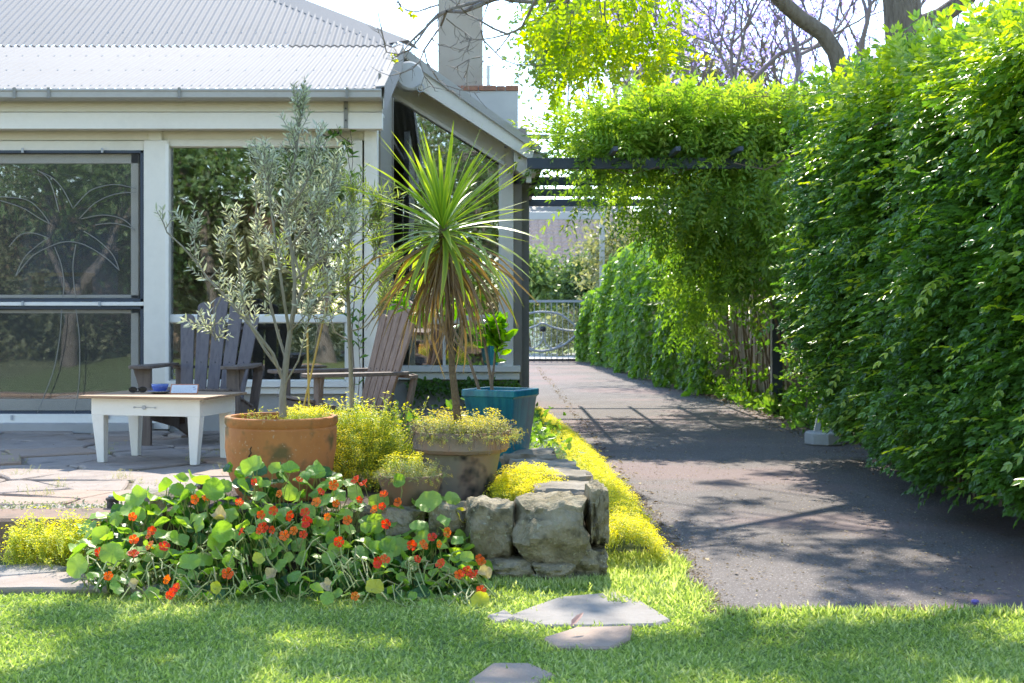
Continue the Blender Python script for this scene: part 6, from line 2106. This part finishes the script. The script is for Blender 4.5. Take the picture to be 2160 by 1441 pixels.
# flowers
def flower_T(seed):
    rr = random.Random(seed); vs = []; fs = []; ti = []
    for k in range(5):
        a = k * 2 * math.pi / 5 + rr.uniform(-.12, .12); ca, sa = math.cos(a), math.sin(a)
        base = len(vs)
        for (r_, w, z) in ((.04, .03, -.12), (.20, .10, .02), (.36, .24, .14), (.5, .20, .13 + rr.uniform(-.06, .03))):
            for q in (-1, 0, 1):
                x = r_; y = q * w
                zz = z + (.04 if q == 0 else 0) + rr.uniform(-.02, .02)
                if r_ == .5 and q == 0: x += .05
                vs.append((x * ca - y * sa, x * sa + y * ca, zz)); ti.append(1.0 if r_ < .1 else .0)
        for i in range(3):
            for j in range(2):
                fs.append((base + i * 3 + j, base + (i + 1) * 3 + j, base + (i + 1) * 3 + j + 1, base + i * 3 + j + 1))
    b = len(vs)      # spur
    for i in range(4):
        t = i / 3
        for k in range(4):
            an = k * math.pi / 2; r_ = .05 * (1 - t * .8)
            vs.append((r_ * math.cos(an) + t * .05, r_ * math.sin(an), -.12 - .4 * t)); ti.append(1.0)
    for i in range(3):
        for k in range(4):
            fs.append((b + i * 4 + k, b + i * 4 + (k + 1) % 4, b + (i + 1) * 4 + (k + 1) % 4, b + (i + 1) * 4 + k))
    return vs, fs, ti


fl_me = []
for s in range(6):
    vs, fs, ti = flower_T(s)
    me = bpy.data.meshes.new('flower'); me.from_pydata(vs, [], fs); me.materials.append(M['petal'])
    at = me.attributes.new('tint', 'FLOAT', 'POINT'); at.data.foreach_set('value', ti)
    at = me.attributes.new('rnd', 'FLOAT', 'POINT'); at.data.foreach_set('value', [s / 5] * len(vs))
    me.polygons.foreach_set('use_smooth', [True] * len(me.polygons)); me.update(); fl_me.append(me)
FLW = [(537, 1017), (676, 1038), (751, 1013), (631, 1012), (703, 1023), (590, 1042), (647, 1100), (644, 1082), (577, 1078), (551, 1086), (733, 1098), (668, 1060), (645, 1108), (609, 1088), (757, 1055), (810, 1043), (708, 1062), (790, 1075), (815, 1105),
       (806, 1068), (768, 1020), (282, 1138), (314, 1130), (317, 1152), (346, 1153), (210, 1166), (281, 1170), (279, 1090), (412, 1053), (433, 1052), (510, 1122), (555, 1113), (575, 1118), (548, 1120), (228, 1214), (350, 1222), (365, 1247), (357, 1255), (372, 1240),
       (1010, 1178), (1016, 1185), (945, 1123), (912, 1134), (715, 1143), (868, 1150), (812, 1180), (893, 1150), (925, 1148), (972, 1210), (1000, 1213), (985, 1205), (1015, 1245), (967, 1212), (749, 1258), (800, 1185), (880, 1180), (320, 1120), (505, 1060), (600, 1130), (690, 1090), (795, 1192), (640, 1128), (930, 1190), (480, 1210), (840, 1060), (620, 1120)]
fst = MB()
for i, (px, py) in enumerate(FLW):
    v = (py - top_at(px)) / (bot_at(px) - top_at(px)); v = min(1.02, max(0, v)); Y = 6.28 - .78 * v
    p = P(px, py, Y) - NL
    o = link('flower', fl_me[i % 6], nas); o.location = p
    o.rotation_mode = 'QUATERNION'; o.rotation_quaternion = Vector((U(-.7, .7), U(-1, -.3), U(-.1, .8))).normalized().to_track_quat('Z', 'Y')
    s = U(.031, .046); o.scale = (s, s, s * U(.8, 1.2))
    e = p + Vector((U(-.03, .03), .06, -U(.08, .15))); e.z = max(e.z, 0); fst.tube([p, (p + e) / 2, e], .0018, 3, False)
fst.build('flower_stalks', M['stem_green'], nas, kind='stuff')

# ================================================================== THE GLAZED BIRD HEAD
gs = plant_root('bird_ornament', (X(427, 7.0), 7.0, .17), 'glazed dark ceramic bird-head ornament standing behind the nasturtiums', 'ornament')
mb = MB(); z0 = .0
mb.tube([(0, 0, 0), (.002, 0, .05), (.004, 0, .09), (.002, 0, .12), (-.004, 0, .145), (-.006, 0, .16)], [.022, .022, .024, .027, .024, .010], 14, True)
k_ = rough_mat('dark_glaze', (.02, .018, .03), (.10, .07, .045), (.03, .07, .04), 22, .15, 0)
mb.build('head', k_, gs, smooth=True)
mb = MB(); mb.tube([(-.018, -.004, .135), (-.032, -.008, .128), (-.045, -.01, .118)], [.011, .008, .002], 8, True); mb.build('beak', rough_mat('pale_beak', (.4, .4, .38), (.55, .55, .5), None, 20, .3, 0), gs, smooth=True)
mb = MB(); mb.lathe([(.001, -.004), (.004, 0), (.001, .004)], (-.014, -.021, .142), 8); mb.build('eye', M['white'], gs)

# ================================================================== TABLE AND WHAT LIES ON IT
TA = math.radians(-14)
tb = empty('coffee_table', (-2.21, 9.57, PZ), TA, label='low white coffee table with a bare timber top and tapered legs on the patio', cat='table')
W2, D2, H = .39, .275, .445
mb = MB()
for sx, sy in ((-1, -1), (1, -1), (-1, 1), (1, 1)):
    mb = MB(); cx, cy = sx * (W2 - .045), sy * (D2 - .035); ox = sx * .016; oy = sy * .012
    a, b = .044, .030
    lo = [(cx + ox * 0 + i * b * .8 - sx * .012, cy + j * b * .8 - sy * .010, 0) for i, j in ((-1, -1), (1, -1), (1, 1), (-1, 1))]
    hi = [(cx + i * a, cy + j * a * .8, H - .13) for i, j in ((-1, -1), (1, -1), (1, 1), (-1, 1))]
    mb.add(lo + hi, [(3, 2, 1, 0), (4, 5, 6, 7), (0, 1, 5, 4), (1, 2, 6, 5), (2, 3, 7, 6), (3, 0, 4, 7)])
    mb.build('leg', M['table_white'], tb, bevel=.003)
mb = MB()
mb.box(-W2, W2, -D2, -D2 + .02, H - .13, H - .017); mb.box(-W2, W2, D2 - .02, D2, H - .13, H - .017)
mb.box(-W2, -W2 + .02, -D2 + .0205, D2 - .0205, H - .13, H - .017); mb.box(W2 - .02, W2, -D2 + .0205, D2 - .0205, H - .13, H - .017)
mb.build('apron', M['table_white'], tb, bevel=.003)
for i in range(5):
    y0 = -D2 - .06 + i * (2 * D2 + .12) / 5
    mb = MB(); mb.box(-W2 - .06, W2 + .06, y0 + .0012, y0 + (2 * D2 + .12) / 5 - .0012, H - .016, H + U(-.0006, .0006)); mb.build('top_board', M['tabletop'], tb, bevel=.002)
mb = MB(); zc = H - .074; y_ = -D2 - .004
mb.tube([(-.075, y_, zc), (.075, y_, zc)], .0022, 5)
for x_, r_ in ((-.075, .006), (.075, .006), (-.005, .014)):
    mb.tube([(x_, y_ + .003, zc), (x_, y_ - .005, zc)], r_, 12)
mb.build('drawer_pull', M['galv'], tb)
TM = Matrix.Translation(tb.location) @ Matrix.Rotation(TA, 4, 'Z')
def on_table(px, py):
    """point of the table top seen at the mark"""
    return G(px, py, PZ + H + .001)


def on_top(x, y): return TM @ Vector((x, y, H + .001))


sau = empty('saucer', on_top(-.045, .02), label='blue saucer with a grey rim under the blue cup on the table', cat='saucer')
cb = paint_mat('blue_glaze', (.09, .16, .50), (.1, .15, .4), .1, .18, 8); cb2 = paint_mat('pale_glaze', (.45, .50, .62), (.3, .3, .4), .1, .2, 8); cg = paint_mat('grey_glaze', (.30, .30, .30), (.3, .3, .3), .1, .25, 8)
mb = MB(); mb.lathe([(.01, 0), (.04, 0), (.05, .004), (.084, .015), (.0845, .018)], (0, 0, 0), 36); mb.build('underside', cg, sau, smooth=True)
mb = MB(); mb.lathe([(.0843, .0182), (.05, .009), (.01, .007)], (0, 0, 0), 36); mb.build('dish', cb, sau, smooth=True)
cup = empty('cup', sau.location + Vector((0, 0, .0095)), label='round blue tea bowl with a pale inside standing on the saucer', cat='cup')
mb = MB(); mb.lathe([(.01, 0), (.03, 0), (.046, .016), (.055, .036), (.057, .055)], (0, 0, 0), 36); mb.build('bowl', cb, cup, smooth=True)
mb = MB(); mb.lathe([(.057, .0552), (.0545, .055), (.050, .034), (.03, .010), (.01, .006)], (0, 0, 0), 36); mb.build('inside', cb2, cup, smooth=True)

sg = empty('table_sign', on_top(.145, -.01), TA + math.radians(12), label='small tilted table sign in a terracotta-coloured frame with faint blue print', cat='sign')
or_ = paint_mat('orange_frame', (.50, .20, .10), (.3, .15, .1), .1, .5, 8)
T1 = Matrix.Rotation(math.radians(-28), 4, 'X')
def tilt(mb):
    mb.v = [tuple(T1 @ Vector(v)) for v in mb.v]; return mb
mb = MB(); w, h = .094, .072
mb.box(-w, w, -.004, .004, 0, .007); mb.box(-w, w, -.004, .004, h - .005, h); mb.box(-w, -w + .006, -.004, .004, .0072, h - .0052); mb.box(w - .006, w, -.004, .004, .0072, h - .0052)
tilt(mb).build('frame', or_, sg, bevel=.001)
mb = MB(); mb.box(-w + .006, w - .006, -.002, .002, .007, h - .005); pc = tilt(mb).build('card', paint_mat('card', (.62, .68, .74), (.5, .5, .5), .05, .5, 8), sg)
mb = MB()
for r_ in range(5):
    x_ = -.072
    while x_ < .045:
        l_ = U(.004, .014); mb.box(x_, x_ + l_, -.0026, -.0021, .050 - r_ * .0085, .0515 - r_ * .0085); x_ += l_ + .004
tilt(mb).build('print', paint_mat('grey_ink', (.38, .44, .55), (.3, .3, .3), .05, .5, 8), pc)
mb = MB()
for a, b in (((.062, .058), (.066, .040)), ((.056, .050), (.066, .044)), ((.074, .054), (.066, .046)), ((.070, .030), (.078, .040)), ((.060, .036), (.070, .030))):
    mb.beam((a[0], -.0026, a[1]), (b[0], -.0026, b[1]), .0006, .003, (0, 1, 0))
tilt(mb).build('emblem', paint_mat('blue_ink', (.10, .14, .42), (.1, .1, .3), .05, .5, 8), pc)
mb = MB(); mb.beam((0, .034, .05), (0, .075, .002), .05, .002, (1, 0, 0)); mb.build('back_strut', or_, sg)

sgl = empty('sunglasses', on_top(-.225, .05), TA + .5, label='folded dark sunglasses lying at the left of the table top', cat='sunglasses')
blk = paint_mat('black_plastic', (.02, .018, .018), (.05, .04, .03), .1, .25, 8)
mb = MB()
for sx in (-1, 1):
    pts = [(sx * .032 + .026 * math.cos(t), 0, .022 + .018 * math.sin(t)) for t in [i * 2 * math.pi / 14 for i in range(15)]]
    mb.tube(pts, .003, 5, False)
mb.tube([(-.008, 0, .028), (0, 0, .031), (.008, 0, .028)], .0025, 5)
mb.build('frame', blk, sgl, smooth=True)
for sx in (-1, 1):
    mb = MB(); mb.lathe([(.001, -.0008), (.0245, -.0005), (.0245, .0005), (.001, .0008)], (0, 0, 0), 16)
    mb.v = [(sx * .032 + x, z, .022 + y * .7) for x, y, z in mb.v]; mb.build('lens', blk, sgl)
    mb = MB(); mb.tube([(sx * .058, 0, .03), (sx * .058, .03, .03), (sx * .02, .055, .012), (-sx * .01, .06, .004)], .0028, 5); mb.build('temple', blk, sgl)


# ================================================================== ADIRONDACK CHAIRS
def slat(p0, p1, w, t, nrm_, round_top=True, w1=None):
    """board from p0 to p1 with a rounded upper end"""
    p0 = Vector(p0); p1 = Vector(p1); d = (p1 - p0).normalized(); n_ = Vector(nrm_); n_ = (n_ - d * n_.dot(d)).normalized(); s = d.cross(n_)
    w1 = w1 or w
    L = (p1 - p0).length
    prof = [(-w / 2, 0), (w / 2, 0), (w1 / 2, L - w1 * .32)]
    if round_top:
        for k in range(1, 6):
            a = k * math.pi / 6; prof.append((w1 / 2 * math.cos(a), L - w1 * .32 + w1 * .32 * math.sin(a)))
    prof.append((-w1 / 2, L - w1 * .32))
    mb = MB(); m = len(prof)
    for q in (-t / 2, t / 2):
        for (a, b) in prof: mb.v.append(tuple(p0 + s * a + d * b + n_ * q))
    mb.f = [tuple(reversed(range(m))), tuple(range(m, 2 * m))] + [(i, (i + 1) % m, m + (i + 1) % m, m + i) for i in range(m)]
    return mb


def board(poly, z0, z1):
    mb = MB(); return mb.prism(poly, z0, z1)


def adirondack(loc, rz, label, seed, slm='chair_back'):
    rr = random.Random(seed)
    c = empty('garden_chair', loc, rz, label=label, cat='chair', group='slatted garden chairs on the patio')
    k = 1.08
    for sx in (-1, 1):
        mb = MB(); mb.beam((sx * .315 * k, -.34, 0), (sx * .315 * k, -.34, .575), .036, .098, (1, 0, 0)); mb.v = mb.v; mb.build('front_leg', M['chair'], c, bevel=.004)
        mb = MB(); q = [(-.36, .20), (-.38, .40), (-.30, .41), (.30, .24), (.62, .0), (.50, .0), (.20, .10)]
        x0, x1 = sorted((sx * .27 * k, sx * .292 * k))
        mb.add([(x, y, z) for x in (x0, x1) for (y, z) in q], [tuple(reversed(range(7))), tuple(range(7, 14))] + [(i, (i + 1) % 7, 7 + (i + 1) % 7, 7 + i) for i in range(7)])
        mb.build('side_rail', M['chair'], c, bevel=.003)
        xo, xi = sx * .40 * k, sx * .24 * k
        poly = [(sx * .245 * k, -.42), (sx * .29 * k, -.45), (sx * .385 * k, -.45), (sx * .41 * k, -.41), (sx * .41 * k, -.2), (sx * .34 * k, .28), (sx * .29 * k, .30), (sx * .275 * k, .0)]
        if sx < 0: poly = poly[::-1]
        board(poly, .576, .60).build('arm', M['chair'], c, bevel=.004)
        mb = MB(); x0, x1 = sorted((sx * .355 * k, sx * .335 * k)); q = [(-.30, .575), (-.30, .40), (-.32, .38), (-.22, .575)]
        mb.add([(x, y, z) for x in (sx * .334 * k, sx * .40 * k) for (y, z) in ((-.35, .38), (-.35, .575), (-.33, .575), (-.33, .38))], [(0, 1, 2, 3), (7, 6, 5, 4), (0, 4, 5, 1), (1, 5, 6, 2), (2, 6, 7, 3), (3, 7, 4, 0)])
        mb.v[4] = (mb.v[4][0] * .86, -.35, .40); mb.v[7] = (mb.v[7][0] * .86, -.33, .40)
        mb.build('arm_bracket', M['chair'], c)
        mb = MB(); mb.beam((sx * .262 * k, .26, .12), (sx * .30 * k, .34, .58), .022, .07, (1, 0, 0)); mb.build('back_post', M['chair'], c)
    for i in range(6):
        t = i / 5; y = -.37 + .50 * t; z = .412 - .135 * t
        mb = MB(); mb.beam((-.305 * k, y, z + .005), (.305 * k, y, z + .005), .078, .018, (0, .26, 1)); mb.build('seat_slat', M['chair'], c, bevel=.003)
    hts = (.80, .90, .95, .90, .80)
    for i in range(5):
        u = i - 2; x0 = u * .098; x1 = u * .133
        p0 = Vector((x0, .14, .235)); lean = .44; h = hts[i]
        p1 = p0 + Vector((x1 - x0, lean * h * .62, h * .93))
        slat(p0, p1, .088, .018, (0, -1, .4), True, .112).build('back_slat', M[slm], c, bevel=.002)
    mb = MB(); mb.beam((-.34 * k, .315, .565), (.34 * k, .315, .565), .06, .02, (0, 0, 1)); mb.build('back_rail', M['chair'], c)
    mb = MB(); mb.beam((-.24, .50, .86), (.24, .50, .86), .055, .02, (0, -.5, 1)); mb.build('upper_rail', M['chair'], c)
    mb = MB(); mb.beam((-.30 * k, -.372, .34), (.30 * k, -.372, .34), .018, .12, (0, 0, 1)); mb.build('front_board', M['chair'], c, bevel=.003)
    mb = MB()
    for i in range(5):
        u = i - 2
        for z in (.60, .88):
            q = Vector((u * (.098 + .045 * (z - .235)), .14 + .31 * (z - .235), z)) + Vector((0, -.013, .004)); mb.tube([q, q + Vector((0, -.004, .002))], .005, 6)
    mb.build('screws', M['iron'], c, kind='stuff')
    return c


adirondack((X(432, 10.85), 10.85, PZ), math.radians(-8), 'weathered slatted garden chair facing the camera behind the white table', 1)
adirondack((X(742, 9.75), 9.62, PZ), math.radians(-64), 'weathered slatted garden chair facing left behind the yellow sedum', 2, 'chair_sunlit')

# ================================================================== GRASS AND LITTER
lawn_g = empty('lawn_grass', (0, 0, 0), label='sunlit short green lawn across the front', cat='grass', kind='stuff')


def in_drive(x, y): return (x > .86 + .03 * np.sin(y * 9)) & (y > 5.42 + .035 * np.sin(x * 7) + .02 * np.sin(x * 17))


def stone_mask(x, y):
    m = np.zeros(len(x), bool)
    for o in bpy.data.objects:
        if o.get('category') == 'stepping stone':
            vs = [(v.co.x, v.co.y) for v in o.data.vertices if v.co.z > 0.0]
            xs_ = [v[0] for v in vs]; ys_ = [v[1] for v in vs]
            cx, cy = o.location.x, o.location.y
            n_ = len(vs) // 2
            poly = np.array(vs[n_:]) * .955 + np.array([cx, cy])
            inside = np.zeros(len(x), bool); j = len(poly) - 1
            for i in range(len(poly)):
                xi, yi = poly[i]; xj, yj = poly[j]
                c_ = ((yi > y) != (yj > y)) & (x < (xj - xi) * (y - yi) / (yj - yi + 1e-12) + xi)
                inside ^= c_; j = i
            m |= inside
    return m


n = 250000
y = rng.uniform(4.25, 6.75, n); x = rng.uniform(-1, 1, n)
x = x * (y * .40) + .02
bedm = (x > -1.55) & (x < .50) & (y > 5.80 + .1 * np.sin(x * 5))
lim = np.where(x < -1.3, 5.98 + .05 * np.sin(x * 9), np.where(x < .0, 5.85 + .05 * np.sin(x * 11), 9))
ok = ~in_drive(x, y) & ~((x >= .0) & (x < .46) & (y > 6.06)) & (y < lim) & (x < 2.9)
ok &= ~((x > .45) & (y > 6.74))
sm = stone_mask(x, y)
ok &= ~(sm & (rng.random(n) > .012))
x = x[ok]; y = y[ok]; n = len(x)
patch = lnoise(np.stack([x, y, x * 0], 1), 3.1, 4)
thin = rng.random(n) < (.88 + .12 * patch)
x, y, patch = x[thin], y[thin], patch[thin]; n = len(x)
pos = np.stack([x, y, np.full(n, -.006)], 1)
Tg = (np.array([(0, -.07, 0), (0, .07, 0), (.5, .085, .04), (.5, -.085, .04), (1, 0, -.06)], float), np.array([(0, 1, 2, 3)]), np.array([(3, 2, 4)]), np.array([0, 0, 0, 0, .0]))
fwd = rng.normal(size=(n, 3)) * 1.0; fwd[:, 2] = rng.uniform(.15, .95, n)
edge = (x > .42) & (y > 5.35)
size = rng.uniform(.020, .038, n) * (1 + .25 * patch) * np.where(edge, 1.1, 1.0)
rn = np.clip(.48 + .22 * patch + rng.normal(0, .24, n), 0, 1)
me = scatter_mesh('blades', Tg, pos, fwd, unit(n, 0), size, rn, M['grass'])
link('blades', me, lawn_g, kind='stuff')
# taller tufts at the wall foot and along edges
n = 9000
a_ = rng.random(n)
x = np.where(a_ < .35, rng.uniform(.0, .56, n), np.where(a_ < .75, rng.uniform(.45, .92, n), rng.uniform(.86, 2.6, n)))
y = np.where(a_ < .35, rng.normal(6.0, .05, n), np.where(a_ < .75, rng.uniform(5.6, 6.75, n), 5.42 + rng.normal(0, .03, n)))
keepm = ~(in_drive(x, y - .03) & (a_ < .75))
x, y = x[keepm], y[keepm]; n = len(x)
fwd = rng.normal(size=(n, 3)) * .6; fwd[:, 2] = rng.uniform(.5, 1.3, n)
me = scatter_mesh('tufts', Tg, np.stack([x, y, np.full(n, -.005)], 1), fwd, unit(n), rng.uniform(.025, .055, n), np.clip(rng.normal(.6, .25, n), 0, 1), M['grass'])
link('tufts', me, lawn_g, kind='stuff')

# bare soil, crumbs and dead grass along the broken edge of the asphalt
n = 6500
a_ = rng.random(n) < .6
x = np.where(a_, rng.uniform(.8, 2.9, n), .84 + np.abs(rng.normal(0, .045, n)) + .03 * np.sin(rng.uniform(5.4, 9, n) * 9)); y = np.where(a_, 5.44 + np.abs(rng.normal(0, .035, n)) * (1 + .8 * np.sin(x * 5)), rng.uniform(5.4, 9.5, n))
pos = np.stack([x, y, rng.uniform(.001, .010, n)], 1); fwd = rng.normal(size=(n, 3)); fwd[:, 2] *= .25
crumbs = empty('edge_crumbs', (0, 0, 0), label='crumbs of soil and dead grass along the broken edge of the asphalt', cat='debris', kind='stuff')
link('bits', scatter_mesh('bits', T_L2, pos, fwd, np.tile([0, 0, 1.0], (n, 1)) + rng.normal(size=(n, 3)) * .4, rng.uniform(.006, .018, n), rng.random(n) ** 2, M['litter']), crumbs, kind='stuff')

# fallen leaves and petals on the drive and along its edges
n = 5200
a_ = rng.random(n)
y = rng.uniform(5.45, 30, n)
y = np.where(a_ < .55, 5.45 + 9 * rng.random(n) ** 1.6, y)
edge_x = np.interp(y, [12, 13, 20, 26, 34], [3.35, 3.2, 3.08, 2.9, 2.45])
x = np.where(a_ < .55, rng.uniform(.86, 2.9, n), edge_x - np.abs(rng.normal(0, .16, n)))
x = np.where(a_ > .93, .90 + np.abs(rng.normal(0, .05, n)), x)
pos = np.stack([x, y, rng.uniform(.003, .010, n)], 1)
fwd = rng.normal(size=(n, 3)); fwd[:, 2] *= .12
upv = np.tile([0, 0, 1.0], (n, 1)) + rng.normal(size=(n, 3)) * .25
big_ = np.where(a_ < .55, rng.uniform(.007, .022, n), rng.uniform(.02, .05, n))
lit = empty('fallen_leaves', (1.8, 8, 0), label='scatter of dry fallen leaves and bits on the driveway', cat='leaf litter', kind='stuff')
me = scatter_mesh('bits', T_L2, pos - np.array(lit.location), fwd, upv, big_, rng.random(n), M['litter'])
link('bits', me, lit, kind='stuff')
n = 500
pos = np.stack([rng.uniform(-3.4, -.6, n), rng.uniform(7, 11, n), np.full(n, .176)], 1); fwd = rng.normal(size=(n, 3)); fwd[:, 2] *= .1
me = scatter_mesh('bits', T_L2, pos - np.array(lit.location), fwd, np.tile([0, 0, 1.0], (n, 1)) + rng.normal(size=(n, 3)) * .2, rng.uniform(.006, .016, n), rng.random(n), M['litter'])
link('bits', me, lit, kind='stuff')
pb = MB(); pb.lathe([(.002, 0), (.012, .004), (.016, .014), (.012, .02)], (0, 0, 0), 9)
o = pb.build('fallen_flower', leaf_mat('violet_petal', (.2, .16, .5), (.25, .2, .6), (.3, .25, .6), trans=.3), None); o.location = G(2057, 1276, .003); tag(o, 'single violet blossom lying on the driveway near the lower right corner', 'flower')
dl = MB(); dl.add(T_L4[0] * np.array([.09, .05, .05]), [tuple(q) for q in T_L4[1]])
o = dl.build('fallen_leaf', rough_mat('pink_leaf', (.42, .22, .18), (.5, .3, .22), None, 20, .7, 0), None); o.location = G(1204, 1322, .045); o.rotation_euler = (.2, -.5, .9); tag(o, 'curled pinkish dead leaf between the two touching stepping stones', 'leaf')
print('TRIS', sum(len(o.data.polygons) for o in bpy.data.objects if o.type == 'MESH'))
